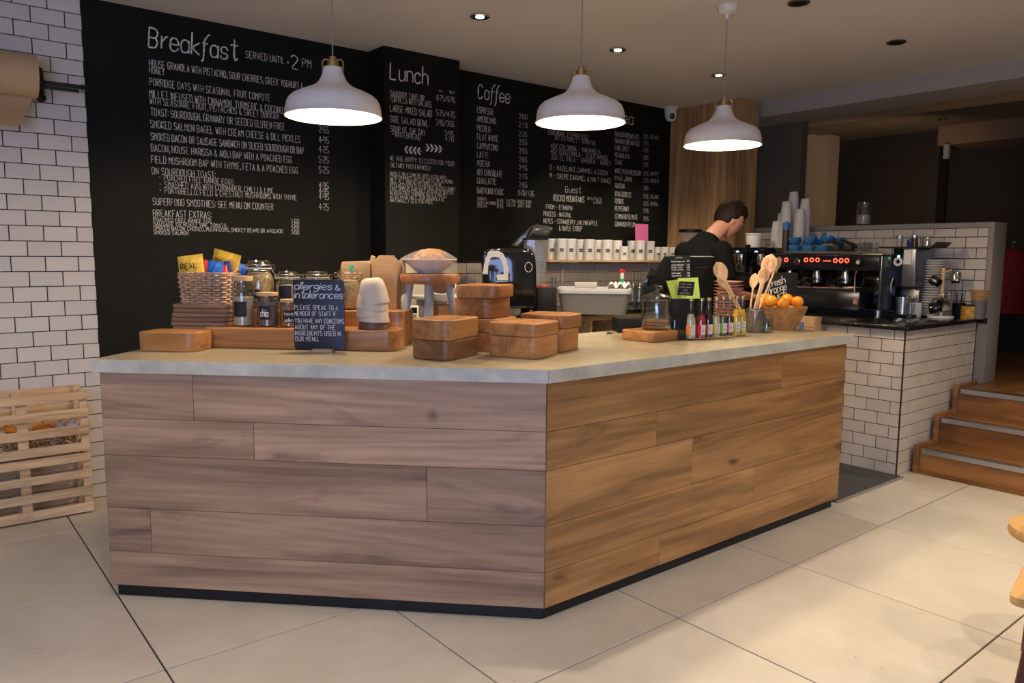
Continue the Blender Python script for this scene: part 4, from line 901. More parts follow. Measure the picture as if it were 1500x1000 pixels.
# ================= ON THE ISLAND: STOOL, BLOCK STACKS, JUICES =================
foot = onz(591, 505, ZC); dcen = depth(foot)+.10
sc_ = ond(629.5, 407, dcen); sc_ = Vector((sc_.x, sc_.y, ZC)); zs_t = zat(628, 400.5, sc_)-ZC; zs_b = zat(628, 415, sc_)-ZC; rs = 43.5*mpp(sc_)
t = thing('small_stool', 'miniature round wooden stool with grey legs standing on the island', 'stool', sc_, YAW-PI/2)
MB().lathe([(0, zs_b), (rs*.98, zs_b), (rs, zs_b+.004), (rs, zs_t-.006), (rs*.97, zs_t), (0, zs_t)], 40).build('seat', SEATW, t, ang=40)
for ax_, ay_, ex, ey in ((-.62, -.3, -.88, -.55), (.02, -.62, -.0, -.95), (.62, .12, .95, .25), (-.05, .6, -.1, .95)):
    MB().tube([(ex*rs, ey*rs, 0), (ax_*rs, ay_*rs, zs_b-.0005)], [.0135, .0175], 16).build('leg', GREYLEG, t)
zst = ZC+zs_t+.0005
c = Vector((sc_.x, sc_.y, zst)); rb = 40*mpp(c); hb = zat(625, 379, c)-zst
t = thing('serving_bowl', 'wide white bowl of pastries under cling film on the miniature stool', 'bowl', c)
MB().lathe([(0, 0), (rb*.40, 0), (rb*.44, .006), (rb*.62, hb*.35), (rb*.86, hb*.82), (rb*1.0, hb*.93), (rb*1.0, hb), (rb*.93, hb), (rb*.80, hb*.80), (rb*.55, hb*.33), (rb*.36, .009), (0, .009)], 48).build('bowl_body', WHITEC, t, ang=50)
cr = mat('croissant', (.46, .21, .07), .5, var=.4, vs=60)
for i, (a, o_, ln_, z) in enumerate([(20, -.22, .11, .8), (35, .05, .12, .95), (10, .28, .10, .8), (-15, -.05, .12, 1.32), (40, -.32, .09, 1.1), (5, .2, .10, 1.2), (60, .35, .07, 1.05)]):
    m = MB(); pts = []; rad = []
    for k in range(11):
        s_ = k/10*2-1; pts.append((s_*ln_*.66, o_*rb*1.3+.012*s_*s_, .0+.012*(1-s_*s_))); rad.append(.003+.0175*(1-s_*s_)**.7*(1+.12*math.sin(k*2.6)))
    m.tube(pts, rad, 12); o = m.build('pastry', cr, None, ang=60); o.location = (c.x, c.y, zst+hb*z*.92); o.rotation_euler = (0, R(6*((i % 3)-1)), YAW-PI/2+R(a*.5))
    tag(o, ['pastry at the left of the bowl on the stool, low down', 'pastry in the middle of the bowl on the stool', 'pastry at the back of the bowl on the stool', 'topmost pastry heaped in the bowl on the stool', 'pastry nearest the front left rim of the bowl', 'pastry at the back right of the bowl, upper layer', 'small pastry at the far right of the bowl'][i], 'pastry', 'pastries in the bowl on the stool')
m = MB(); n = 40; vs = []
prof = [(.50, -.02*1), (.62, hb*.30), (.98, hb*.85), (1.035, hb*1.0), (.9, hb*1.18), (.6, hb*1.48), (.3, hb*1.62), (.0, hb*1.66)]
for j, (a_, z) in enumerate(prof):
    for i in range(n):
        w_ = (1+.02*math.sin(i*.9+j)); vs.append((a_*rb*w_*math.cos(2*PI*i/n), a_*rb*w_*math.sin(2*PI*i/n), max(.002, z*(1+.02*math.sin(i*.8+j*2)))))
fs = [(j*n+i, j*n+(i+1) % n, (j+1)*n+(i+1) % n, (j+1)*n+i) for j in range(len(prof)-1) for i in range(n)]
FILM = glassy('cling_film', (.97, .97, .98), .06, 1.3, .5, .13, (.85, .85, .88))
fm = m.add(vs, fs).build('cling_film', FILM, t, ang=80)

def quadblocks(F, Rr, Lr, ys, labels, grp, mats, rad=.035, twist=None, z=ZC, name='wood_block'):
    """stack of square wooden blocks: F front, Rr right and Lr left foot corners in the photograph, ys = tops of the blocks bottom-up, seen at Lr"""
    f, r_, l_ = (Vector(F), Vector(Rr), Vector(Lr[:3])) if len(F) == 3 else (onz(*F, z), onz(*Rr, z), onz(*Lr, z))
    a = math.atan2((r_-f).y, (r_-f).x); b = math.atan2((l_-f).y, (l_-f).x); a = (a+(b-PI/2))/2
    w_ = (r_-f).length; d_ = (l_-f).length; zz_ = z; out = []
    u = Vector((math.cos(a), math.sin(a), 0)); v = Vector((-u.y, u.x, 0))
    f = f-u*.006-v*.006; w_ += .012; d_ += .012
    for i, y in enumerate(ys):
        zt_ = zat(Lr[0] if len(F) == 2 else Lr[3], y, l_); tw = twist[i] if twist else (0, 0, 0, 1, 1)
        ww, dd = w_*tw[3], d_*tw[4]; cen = f+u*(w_/2+tw[0])+v*(d_/2+tw[1])
        o = MB().prism(rrect(ww, dd, rad, 6), 0, zt_-zz_-.0012).build(name, mats[i], None, bev=.005, seg=3, bang=60)
        o.location = (cen.x, cen.y, zz_+.0003); o.rotation_euler = (0, 0, a+R(tw[2])); tag(o, labels[i], 'wooden block', grp); zz_ = zt_; out.append(o)
    return out
grp = 'square beech blocks stacked on the island'
quadblocks((657.5, 529), (704.5, 519), (601.5, 525), [496.5, 466.5], ['dark square wooden block, lower of the front left pair', 'square wooden block, upper of the front left pair'], grp, [WALNUT, BLOCK])
quadblocks((786, 526.5), (816, 517.5), (716.5, 521), [490, 470.5], ['square wooden block, lower of the front middle pair', 'square wooden block, upper of the front middle pair'], grp, [BLOCK, BLOCK], twist=[(0, 0, 0, 1, 1), (0, 0, 0, 1.02, 1.01)])
zD = ZC
quadblocks((2.117, 2.296, ZC), (2.275, 2.360, ZC), (2.042, 2.481, ZC, 780), [478.5, 459], ['square wooden block, lower of the pair at the right', 'square wooden block, upper of the pair at the right, jutting out'], grp, [BLOCK, BLOCK], twist=[(0, 0, 0, 1, 1), (.012, .0, 0, 1.08, 1.04)])
quadblocks((1.90, 2.457, ZC), (2.072, 2.537, ZC), (1.816, 2.638, ZC, 667), [484.5, 464.5, 435.5, 416.5], ['square wooden block at the foot of the rear stack of four', 'square wooden block, second from the foot of the rear stack', 'square wooden block, third up in the rear stack', 'square wooden block on top of the rear stack, turned askew'], grp, [BLOCK]*4,
           twist=[(0, 0, 0, 1, 1), (0, 0, 0, 1, 1), (0, .02, -6, .92, .9), (.008, .01, 7, 1.12, .92)])
# cookie jar on its block
cb = quadblocks((957, 502), (995, 497.5), (909.5, 497), [482], ['square wooden block under the cookie jar'], None, [BLOCK], rad=.03)[0]
zb2 = zat(910, 482, onz(909.5, 497, ZC))+.0006
c, r = rnd(961.5, 485, zb2, 44); c.x, c.y = cb.location.x, cb.location.y
d_ = ray(961.5, 480); tt = (c-EYE).dot(FH)/d_.dot(FH); q = EYE+d_*tt; c = Vector((q.x, q.y, zb2)); r = 22*mpp(c)
hj = zat(961, 438, c)-zb2; ht = zat(961, 417, c)-zb2
t = thing('cookie_jar', 'round glass cookie jar with knobbed lid standing on a wooden block', 'jar', c)
MB().lathe([(0, 0), (r*.93, 0), (r, .008), (r, hj*.93), (r*.95, hj), (r*.93, hj), (r*.97, hj*.93), (r*.97, .010), (r*.9, .005), (0, .005)], 40).build('glass_body', GLASS, t, ang=50)
MB().lathe([(0, hj+.001), (r*.9, hj+.001), (r*1.06, hj+.003), (r*1.07, hj+.008), (r*.95, hj+.016), (r*.7, hj+.026), (r*.3, hj+.036), (r*.16, hj+.04), (r*.18, hj+.045), (r*.34, hj+.050), (r*.36, ht*.97), (r*.22, ht), (0, ht), (0, hj+.030), (r*.3, hj+.032), (r*.68, hj+.022), (r*.9, hj+.012), (r*.9, hj+.005), (0, hj+.005)], 36).build('glass_lid', GLASS, t, ang=50)
ck = mat('chocolate_cookie', (.20, .075, .03), .7, var=.3, vs=70, bump=.6, bs=60)
for i in range(3):
    o = MB().lathe([(0, 0), (r*.66, 0), (r*.74, .005), (r*.70, .011), (r*.4, .014), (0, .014)], 28).build('cookie', ck, None, ang=60); o.location = (c.x+.004*(i-1), c.y+.003*(i % 2), zb2+.0056+i*.0146); o.rotation_euler = (0, 0, i)
    tag(o, ['chocolate cookie at the bottom of the glass jar', 'chocolate cookie in the middle of the jar', 'topmost chocolate cookie in the glass jar'][i], 'cookie', 'cookies in the glass jar')

# juice bottles
BG = glassy('bottle_glass', (.95, .96, .94), .02, fr=1.2)
GOLD = mat('gold_cap', (.62, .50, .22), .3, 1)
def juice(cx, by, wpx, ytop, liq, lab_c, label, lvl=.60, words=('',), white=1):
    c, r = rnd(cx, by, ZC, wpx); h = zat(cx, ytop, c)-ZC
    t = thing('juice_bottle', label, 'bottle', c, 0, 'row of juice bottles')
    p_ = [(0, 0), (r*.92, 0), (r, .005), (r, h*.44), (r*.94, h*.52), (r*.66, h*.60), (r*.50, h*.66), (r*.47, h*.93)]
    i_ = [(r*.43, h*.93), (r*.46, h*.66), (r*.61, h*.60), (r*.88, h*.515), (r*.94, h*.44), (r*.94, .008), (0, .008)]
    MB().lathe(p_+i_, 28).build('glass_body', BG, t, ang=50)
    lq = [(0, .0085), (r*.935, .0085), (r*.935, h*.44), (r*.875, h*.51)]
    if lvl > .55: lq += [(r*.60, h*.595), (r*.455, h*.66), (r*.452, h*lvl)] if lvl > .67 else [(r*.60, h*.595), (r*.57, h*lvl)]
    lq += [(0, lq[-1][1])]
    lqm = bpy.data.materials.get('liquid_'+label[:14]) or mat('liquid_'+label[:14], liq, .15, spec=.6)
    MB().lathe(lq, 24).build('juice', lqm, t, ang=50)
    MB().lathe([(0, h*.932), (r*.56, h*.932), (r*.56, h*.985), (r*.52, h), (0, h)], 24).build('cap', GOLD, t, ang=40)
    az = toward(c)-.25; m = MB(); n = 16; half = 1.25; z0, z1 = h*.13, h*.36
    for k in range(2):
        vs = []; a0, a1 = (az-half, az+.35) if k == 0 else (az+.352, az+half)
        m.k = k
        for i in range(n+1):
            a = a0+(a1-a0)*i/n; vs += [((r+.0008)*math.cos(a), (r+.0008)*math.sin(a), z0), ((r+.0008)*math.cos(a), (r+.0008)*math.sin(a), z1)]
        m.add(vs, [(2*i, 2*i+2, 2*i+3, 2*i+1) for i in range(n)])
    lb_ = m.build('label', [mat('label_'+label[:12], lab_c, .5), WHITEM], t, ang=60)
    # lines of print on the pale part
    mb = MB()
    for q in range(5):
        zz_ = z0+(z1-z0)*(.15+.16*q); vs = []
        for i in range(7):
            a = az+.45+.6*i/6*(1 if q % 2 else .8); vs += [((r+.0012)*math.cos(a), (r+.0012)*math.sin(a), zz_), ((r+.0012)*math.cos(a), (r+.0012)*math.sin(a), zz_+.0022)]
        mb.add(vs, [(2*i, 2*i+2, 2*i+3, 2*i+1) for i in range(6)])
    mb.build('small_print', INK, lb_, smooth=False)
for a in [(1010.5, 498.5, 15.5, 436.5, (.50, .50, .38), (.85, .25, .06), 'pale cloudy juice bottle with an orange label, leftmost of the row', .62),
          (1026, 498, 14.5, 436.5, (.42, .03, .03), (.62, .04, .07), 'red juice bottle with a crimson label', .60),
          (1036.5, 497, 14.5, 436, (.03, .006, .006), (.45, .10, .08), 'nearly black juice bottle with a red floral label', .57),
          (1048, 495.5, 13.5, 435, (.46, .47, .30), (.70, .52, .06), 'pale juice bottle with a mustard yellow label', .50),
          (1058, 495, 13, 434.5, (.10, .09, .015), (.30, .50, .08), 'dark olive juice bottle with a green label', .55),
          (1067.5, 494, 13, 434, (.06, .035, .01), (.80, .16, .28), 'dark brown juice bottle with a pink label', .55),
          (1077.5, 492.5, 13.5, 433.5, (.75, .45, .05), (.60, .50, .25), 'yellow juice bottle with a cream label, second from the right', .66),
          (1086, 491.5, 13, 433, (.78, .52, .10), (.38, .50, .16), 'yellow juice bottle at the right end of the row', .66)]: juice(*a)

# glass pot with spoons
c, r = rnd(1105, 487.5, ZC, 27); hp = zat(1105, 451, c)-ZC
SMK = glassy('smoked_glass', (.70, .68, .66), .1, fr=1.2, haze=.16, hazecol=(.4, .38, .36))
t = thing('glass_pot', 'smoky glass clip-top pot holding wooden spoons', 'pot', c)
MB().lathe([(0, 0), (r*.85, 0), (r*.95, .006), (r*1.0, hp*.7), (r*.9, hp*.93), (r*.92, hp), (r*.87, hp), (r*.85, hp*.93), (r*.95, hp*.7), (r*.9, .01), (0, .006)], 36).build('glass_body', SMK, t, ang=50)
MB().tube([(r*.94*math.cos(k*PI/14), r*.94*math.sin(k*PI/14), hp*.93) for k in range(28)], .0016, 6, closed=True).build('wire_ring', STEEL, t)
def spoon(b0, tip, wpx, label, num=None, face=None, dd=0, nw=1.0):
    """b0 = world foot of the handle, tip = (px,py) of the bowl's far end, dd = extra depth of the tip"""
    P0 = Vector(b0); T = ond(*tip, depth(P0)+dd); ax = (T-P0); L_ = ax.length; ax.normalize()
    fn = (EYE-T).normalized(); fn = (fn-ax*fn.dot(ax)).normalized()
    if face: fn = Matrix.Rotation(R(face), 3, ax) @ fn
    sd = ax.cross(fn)*-1
    wd = wpx*mpp(T)/2; bl = wd*3.1; m = MB(); nL = 26; nS = 12; vs = []
    for j in range(nL+1):
        s_ = j/nL*L_; k = (s_-(L_-bl))/bl
        if k > 0: hw = wd*max(.06, math.sqrt(max(0, 1-(2*k-1)**2)))**1.0 if k > .5 else .0055+(wd-.0055)*math.sin(k*PI)**.8 if k < .5 else wd; th_ = .0045*max(.25, math.sqrt(max(0, 1-(max(k, .5)*2-1)**2)))
        else: hw = .0058; th_ = .0050
        if j == nL: hw = .002
        dish = -.004*math.sin(PI*max(0, min(1, k))) if k > 0 else 0
        for q in range(nS):
            a = 2*PI*q/nS; vs.append(P0+ax*s_+sd*(hw*math.cos(a))+fn*(th_*math.sin(a)+dish*(1 if math.sin(a) > 0 else .6)*(1-abs(math.cos(a)))))
    fs = [(j*nS+q, j*nS+(q+1) % nS, (j+1)*nS+(q+1) % nS, (j+1)*nS+q) for j in range(nL) for q in range(nS)]+[tuple(range(nS))[::-1], tuple(nL*nS+q for q in range(nS))]
    m.add([v-P0 for v in vs], fs)
    if num:
        root = thing('wooden_spoon', label, 'spoon', P0, 0, 'wooden spoons in the glass pot'); m.build('spoon_body', SPOON, root, ang=70)
        mb = MB(); cen = ax*(L_-bl*.45)+fn*.0035; uu = -sd if (-sd).dot(RT) > 0 else sd
        vv = fn.cross(uu); vv = vv if vv.z > 0 else -vv
        text(mb, num, cen-uu*wd*.65-vv*wd*.5, uu, vv, wd*1.3, wd*1.1, .0028, fn, jit=.1)
        mb.build('red_number', mat('red_ink_'+num, (.50, .06, .03), .6), root, smooth=False)
    else:
        o = m.build('wooden_spoon', SPOON, None, ang=70); o.location = P0; tag(o, label, 'spoon', 'wooden spoons in the glass pot')
bt = lambda dx, dy: (c.x+RT.x*dx+FH.x*dy, c.y+RT.y*dx+FH.y*dy, ZC+.008)
spoon(bt(-.030, -.012), (1131, 372), 22, 'large wooden spoon marked 33 in red', '33', 0, .02)
spoon(bt(-.020, .004), (1143, 376), 15, 'wooden spoon at the right of the bunch, turned sideways', None, 48, .06)
spoon(bt(-.034, -.004), (1122, 391), 17, 'wooden spoon marked 55 in red in front of the 33 spoon', '55', 0, -.02)
spoon(bt(-.032, .014), (1106, 400), 15, 'plain wooden spoon leaning left of the numbered ones', None, -30, .05)
c0 = c.copy()
spoon((c.x-RT.x*.014-FH.x*-.012, c.y-RT.y*.014-FH.y*-.012, ZC+.008), (1049, 384), 20, 'wooden spoon leaning far out to the left over the juice bottles', None, 10, -.08)
spoon((c.x-RT.x*.020-FH.x*-.0, c.y-RT.y*.020-FH.y*-.0, ZC+.012), (1052, 402), 15, 'smaller wooden spoon lying under the left-leaning one', None, 35, -.05)
# little clip-top jar
c, r = rnd(1122.5, 487.5, ZC, 20); h = zat(1122, 460, c)-ZC
t = thing('clip_top_jar', 'little open glass jar of coins and sweets in front of the orange bowl', 'jar', c)
MB().lathe([(0, 0), (r*.9, 0), (r, .006), (r, h*.68), (r*.82, h*.8), (r*.82, h*.86), (r*.77, h*.86), (r*.77, h*.8), (r*.94, h*.66), (r*.94, .008), (0, .005)], 28).build('glass_body', GLASS, t, ang=50)
MB().lathe([(0, h*.88), (r*.86, h*.88), (r*.88, h*.93), (r*.7, h*.95), (r*.66, h), (0, h)], 28).build('glass_lid', GLASS, t, ang=50)
MB().tube([(r*.86*math.cos(k*PI/10), r*.86*math.sin(k*PI/10), h*.83) for k in range(20)], .0012, 5, closed=True).build('wire_clip', STEEL, t)
m = MB(); rn = random.Random(5)
for i in range(40): m.k = i % 3; a = rn.uniform(0, 6.3); q = rn.uniform(0, r*.72); m.cyl(.0055, 0, .002, 8, (q*math.cos(a), q*math.sin(a), .007+rn.uniform(0, .016)), m=Matrix.Rotation(rn.uniform(-.6, .6), 3, 'X'))
stuff(m.build('coins', [mat('copper', (.5, .2, .1), .3, 1), STEEL, mat('green_sweet', (.1, .4, .15), .4)], t, smooth=False))
# wooden bowl of oranges
c, r = rnd(1148, 484, ZC, 31); hb = zat(1148, 448.5, c)-ZC; rt = 31.5*mpp(c); rbm = 16*mpp(c)
t = thing('fruit_bowl', 'tall bamboo bowl full of oranges at the end of the island', 'bowl', c)
MB().lathe([(0, 0), (rbm, 0), (rbm*1.05, .006), (rt*.93, hb*.80), (rt, hb), (rt-.006, hb), (rt*.92-.006, hb*.80), (rbm, .012), (0, .012)], 48).build('bowl_body', BOWLW, t, ang=40)
ro = 8.7*mpp(c)
orp = [((1113.5, 442.5), .03, 'orange at the far left of the bowl'), ((1129.5, 440.5), -.03, 'large orange at the front left of the bowl'), ((1147, 445), -.05, 'orange sunk lowest at the front of the bowl'), ((1153, 438.5), .02, 'orange lying on top right of the bowl centre'), ((1168, 442), -.005, 'orange at the right edge of the bowl'), ((1121, 437.5), .06, 'orange mostly hidden at the back left of the bowl')]
for (px, py), dd, lb_ in orp:
    q = ond(max(px, 1124) if px < 1124 else px, py, depth(Vector((c.x, c.y, ZC+hb)))+dd)
    q = ond(px+(5 if px < 1116 else 0), py, depth(Vector((c.x, c.y, ZC+hb)))+dd)
    t = thing('orange', lb_, 'orange', q, 0, 'oranges in the wooden bowl'); MB().ball((0, 0, 0), ro, 28, 18, (1, 1, .95)).build('peel', ORANGE, t, ang=80)
    MB().ball((0, 0, ro*.95), .0025, 6, 4, (1, 1, .4)).build('stalk_end', mat('stem_green', (.12, .16, .03), .7) if 'stem_green' not in bpy.data.materials else bpy.data.materials['stem_green'], t)
for k in range(5):
    a = k*1.26; q = Vector((c.x+rt*.5*math.cos(a), c.y+rt*.5*math.sin(a), ZC+hb*.62))
    t = thing('orange', 'orange buried in the lower layer of the bowl, '+['rightmost', 'at the back', 'at the left', 'at the front left', 'at the front right'][k], 'orange', q, 0, 'oranges buried in the bowl'); MB().ball((0, 0, 0), ro*.98, 24, 14, (1, 1, .95)).build('peel', ORANGE, t, ang=80)
# fresh orange juice sign behind
a = onz(1140, 466, ZC+.0); q = ond(1141, 440, depth(c)+.16); a = Vector((q.x, q.y, ZC))
t = thing('juice_sign', 'black board sign reading fresh orange juice behind the orange bowl', 'sign', a, YAW-PI/2-R(4))
sw2 = 50*mpp(a); z0 = 0; z1_ = zat(1141, 399, a)-ZC
for s in (0,):
    MB().prism(rrect(sw2, z1_, .008, 4, 0, z1_/2), -.004, .0, MXZ).build('board', BMAT, t, bev=.001)
mb = MB(); ru = Matrix.Rotation(R(-17), 3, 'Y')
mu = mpp(a)
for (px, py, w_, s) in ((1124.5, 421, 24, 'fresh'), (1124, 431.5, 27, 'orange'), (1127.5, 440.5, 24, 'juice')):
    q = ond(px, py, depth(a)); loc = Vector(((q-a).dot(RT), -.0045, q.z-ZC))
    text(mb, s, loc, ru @ NX, ru @ NZ, w_*mu, 10*mu, .0042, NY, slant=.2, jit=.1)
mb.build('chalk_lettering', CHALK, t, smooth=False)
MB().box((0, .02, .005), (sw2*.5, .05, .010)).build('sign_foot', BMAT, t)
# kraft box with blue mark at the end
a = onz(1168, 484, ZC); q = ond(1180, 484, 5.0); bxp = onx(1181, 478, 4.52)
# ---- till ----
pp = onz(996, 498, ZC)
t = thing('till_screen', 'black touch-screen till seen from behind on its stand', 'till', (pp.x, pp.y, ZC), YAW-PI/2)
mp_ = mpp(pp); zc_ = lambda y: zat(996, y, pp)-ZC
def tp(px, py, dy=0):
    q = ond(px, py, depth(pp)+dy); return Vector(((q-pp).dot(RT), dy, q.z-ZC))
MB().bb((-.032, 0, 0), (.030, .075, zc_(464))).build('stand_column', BGLOSS, t, bev=.003)
MB().prism([(tp(983, 464).x, tp(983, 464).z), (tp(1004, 464).x, tp(1004, 464).z), (tp(1009, 437).x, tp(1009, 437).z), (tp(982, 437).x, tp(982, 437).z)], 0, .09, MXZ).build('stand_head', BMAT, t, bev=.003)
A4 = [tp(973, 375.5, .15), tp(1044, 376, .15), tp(1026, 404, .22), tp(1012, 437, .25), tp(962, 437, .22), tp(943, 425, .20)]
m = MB(); off = Vector((.0, .045, .004)); m.add(A4+[v+off for v in A4], [(0, 1, 2, 3, 4, 5), (11, 10, 9, 8, 7, 6)]+[(i, 6+i, 6+(i+1) % 6, (i+1) % 6) for i in range(6)])
m.build('screen_housing', BMAT, t, bev=.003, bang=25)
e1, e2, e3, e4 = tp(1009, 379, .145), tp(1040, 379.5, .145), tp(1033, 391, .168), tp(1009, 391, .168)
MB().tube([e4, e3], .0012, 5).build('housing_seam', STEELD, t)
m = MB(); A5 = [tp(951, 400, .19), tp(958, 406, .19), tp(949, 420, .19), tp(942, 414, .19)]; off = Vector((0, .03, 0)); m.add(A5+[v+off for v in A5], [(0, 1, 2, 3), (7, 6, 5, 4)]+[(i, 4+i, 4+(i+1) % 4, (i+1) % 4) for i in range(4)]); m.build('card_reader', BGLOSS, t, bev=.002)
MB().prism([(tp(947, 437).x, tp(947, 437).z), (tp(983, 437).x, tp(983, 437).z), (tp(980, 400).x, tp(980, 400).z), (tp(962, 392).x, tp(962, 392).z)], .19, .22, MXZ).build('screen_arm', BMAT, t, bev=.002)
# black price card on the till
m = MB(); A6 = [tp(979, 375, .135), tp(1007.5, 374.5, .135), tp(1009, 406, .11), tp(981, 406.5, .11)]
rt_ = thing('price_card', 'black printed price card hanging on the back of the till', 'card', (pp.x, pp.y, ZC), YAW-PI/2)
off = Vector((0, .0015, 0)); m.add(A6+[v+off for v in A6], [(0, 1, 2, 3), (7, 6, 5, 4)]+[(i, 4+i, 4+(i+1) % 4, (i+1) % 4) for i in range(4)]); m.build('card', BMAT, rt_, smooth=False)
uu = (A6[1]-A6[0]).normalized(); vv = (A6[0]-A6[3]).normalized(); nn = uu.cross(vv); W6 = (A6[1]-A6[0]).length; H6 = (A6[0]-A6[3]).length
mb = MB(); 
for y, s, x0, x1 in ((.10, 'Juices', .25, .62), (.28, 'Fresh Orange Juice', .04, .72), (.44, 'Apple Lemonade', .04, .66), (.55, 'Ginger Beer', .04, .6), (.66, 'Cans of Cola', .04, .62), (.82, 'Still Water', .04, .5), (.94, 'Sparkling', .04, .5)):
    text(mb, s, A6[0]+uu*W6*x0-vv*H6*y, uu, vv, W6*(x1-x0), H6*.055, .0013, nn, jit=.1)
for y in (.26, .44, .55, .66, .82, .94): text(mb, '2·50', A6[0]+uu*W6*.82-vv*H6*y, uu, vv, W6*.14, H6*.05, .0013, nn, jit=.1)
mb.build('printed_lines', CHALK, rt_, smooth=False)
# lime card and black card holder
t2 = thing('lime_card_stand', 'lime green folded card with a small black card clipped in front', 'card', (pp.x, pp.y, ZC), YAW-PI/2)
LIME = mat('lime_card', (.58, .72, .12), .6)
for A7, nm in (([tp(991, 407, .03), tp(1020, 406, .0), tp(1024, 437, -.01), tp(986, 437, .02)], 'lime_card'), ([tp(974, 411, -.005), tp(985, 410, .01), tp(996, 437, .01), tp(983, 437, -.005)], 'lime_fold'), ([tp(984, 410, .012), tp(990, 409, .018), tp(1000, 437, .016), tp(992, 437, .01)], 'lime_fold')):
    m = MB(); off = Vector((0, .0015, 0)); m.add(A7+[v+off for v in A7], [(0, 1, 2, 3), (7, 6, 5, 4)]+[(i, 4+i, 4+(i+1) % 4, (i+1) % 4) for i in range(4)]); m.build(nm, LIME, t2, smooth=False)
A8 = [tp(993, 411.5, -.012), tp(1015.5, 412.5, -.016), tp(1013, 433, -.018), tp(990.5, 431.5, -.014)]
m = MB(); m.add(A8+[v+off for v in A8], [(0, 1, 2, 3), (7, 6, 5, 4)]+[(i, 4+i, 4+(i+1) % 4, (i+1) % 4) for i in range(4)]); m.build('black_card', BMAT, t2, smooth=False)
uu = (A8[1]-A8[0]).normalized(); vv = (A8[0]-A8[3]).normalized(); nn = uu.cross(vv); W6 = (A8[1]-A8[0]).length; H6 = (A8[0]-A8[3]).length
mb = MB()
for y, s, x0, x1 in ((.22, 'Fresh Juice', .1, .8), (.45, 'Coffee Beans', .08, .85), (.68, '3·50', .35, .62), (.9, 'Small Batch', .15, .8)): text(mb, s, A8[0]+uu*W6*x0-vv*H6*y, uu, vv, W6*(x1-x0), H6*.10, .0013, nn, jit=.1)
mb.build('printed_lines', mat('grey_print', (.3, .3, .28), .8), t2, smooth=False)
MB().tube([tp(1002, 437, -.02), tp(1002, 430, -.02)], .0015, 6).build('card_clip', STEEL, t2)
# pink-rimmed plates
c, r = rnd(1067, 452, ZC, 41); q = ond(1067, 440, depth(pp)+.60); c = Vector((q.x, q.y, ZC)); r = 21*mpp(c); zt_ = zat(1067, 410.5, c); n = 15
PLW = mat('cream_plate', (.70, .62, .56), .3); PLR = mat('red_plate_rim', (.45, .10, .08), .35)
first = None; hh = (zt_-ZC)/n
lbs = ['lowest', 'second from the bottom', 'third from the bottom', 'fourth from the bottom', 'fifth from the bottom', 'sixth from the bottom', 'seventh from the bottom', 'middle', 'seventh from the top', 'sixth from the top', 'fifth from the top', 'fourth from the top', 'third from the top', 'second from the top', 'topmost']
for i in range(n):
    lab = 'red-rimmed plate, %s of the stack behind the bottles' % lbs[i]; loc = (c.x+random.uniform(-.002, .002), c.y+random.uniform(-.002, .002), ZC+i*hh)
    if first is None:
        first = thing('red_rimmed_plate', lab, 'plate', loc, 0, 'stack of red-rimmed plates')
        MB().lathe([(0, 0), (r*.55, 0), (r*.6, .002), (r*.96, hh*.55), (r*.96, hh*.72), (r*.6, hh*.5), (0, hh*.5)], 32).build('plate_body', PLW, first, ang=50)
        MB().lathe([(r*.962, hh*.52), (r, hh*.58), (r, hh*.80), (r*.962, hh*.74)], 32, close=True).build('red_rim', PLR, first)
    else: dup(first, loc, None, lab)
# crumpled clear wrapper near the cookie block
m = MB(); p = onz(893, 491, ZC)
rn = random.Random(9)
for k in range(9): a = rn.uniform(0, 6); m.tube([(rn.uniform(-.02, .02), rn.uniform(-.015, .015), rn.uniform(.004, .02)) for _ in range(4)], .003, 5)
o = m.build('crumpled_wrapper', GLASS, None); o.location = p; tag(o, 'crumpled clear plastic wrapper beside the cookie jar block', 'wrapper')

# ================= BACK BENCH AND SHELF =================
ZW = .9425
def root_at(px, py, z, dep=None):
    return onz(px, py, z) if dep is None else Vector((*ond(px, py, dep).xy, z))
def lp(P, px, py, dy=0):
    """point in the local frame of a thing at P turned to face the camera: pixel px,py at dy behind P"""
    q = ond(px, py, depth(P)+dy); return Vector(((q-P).dot(RT), dy, q.z-P.z))
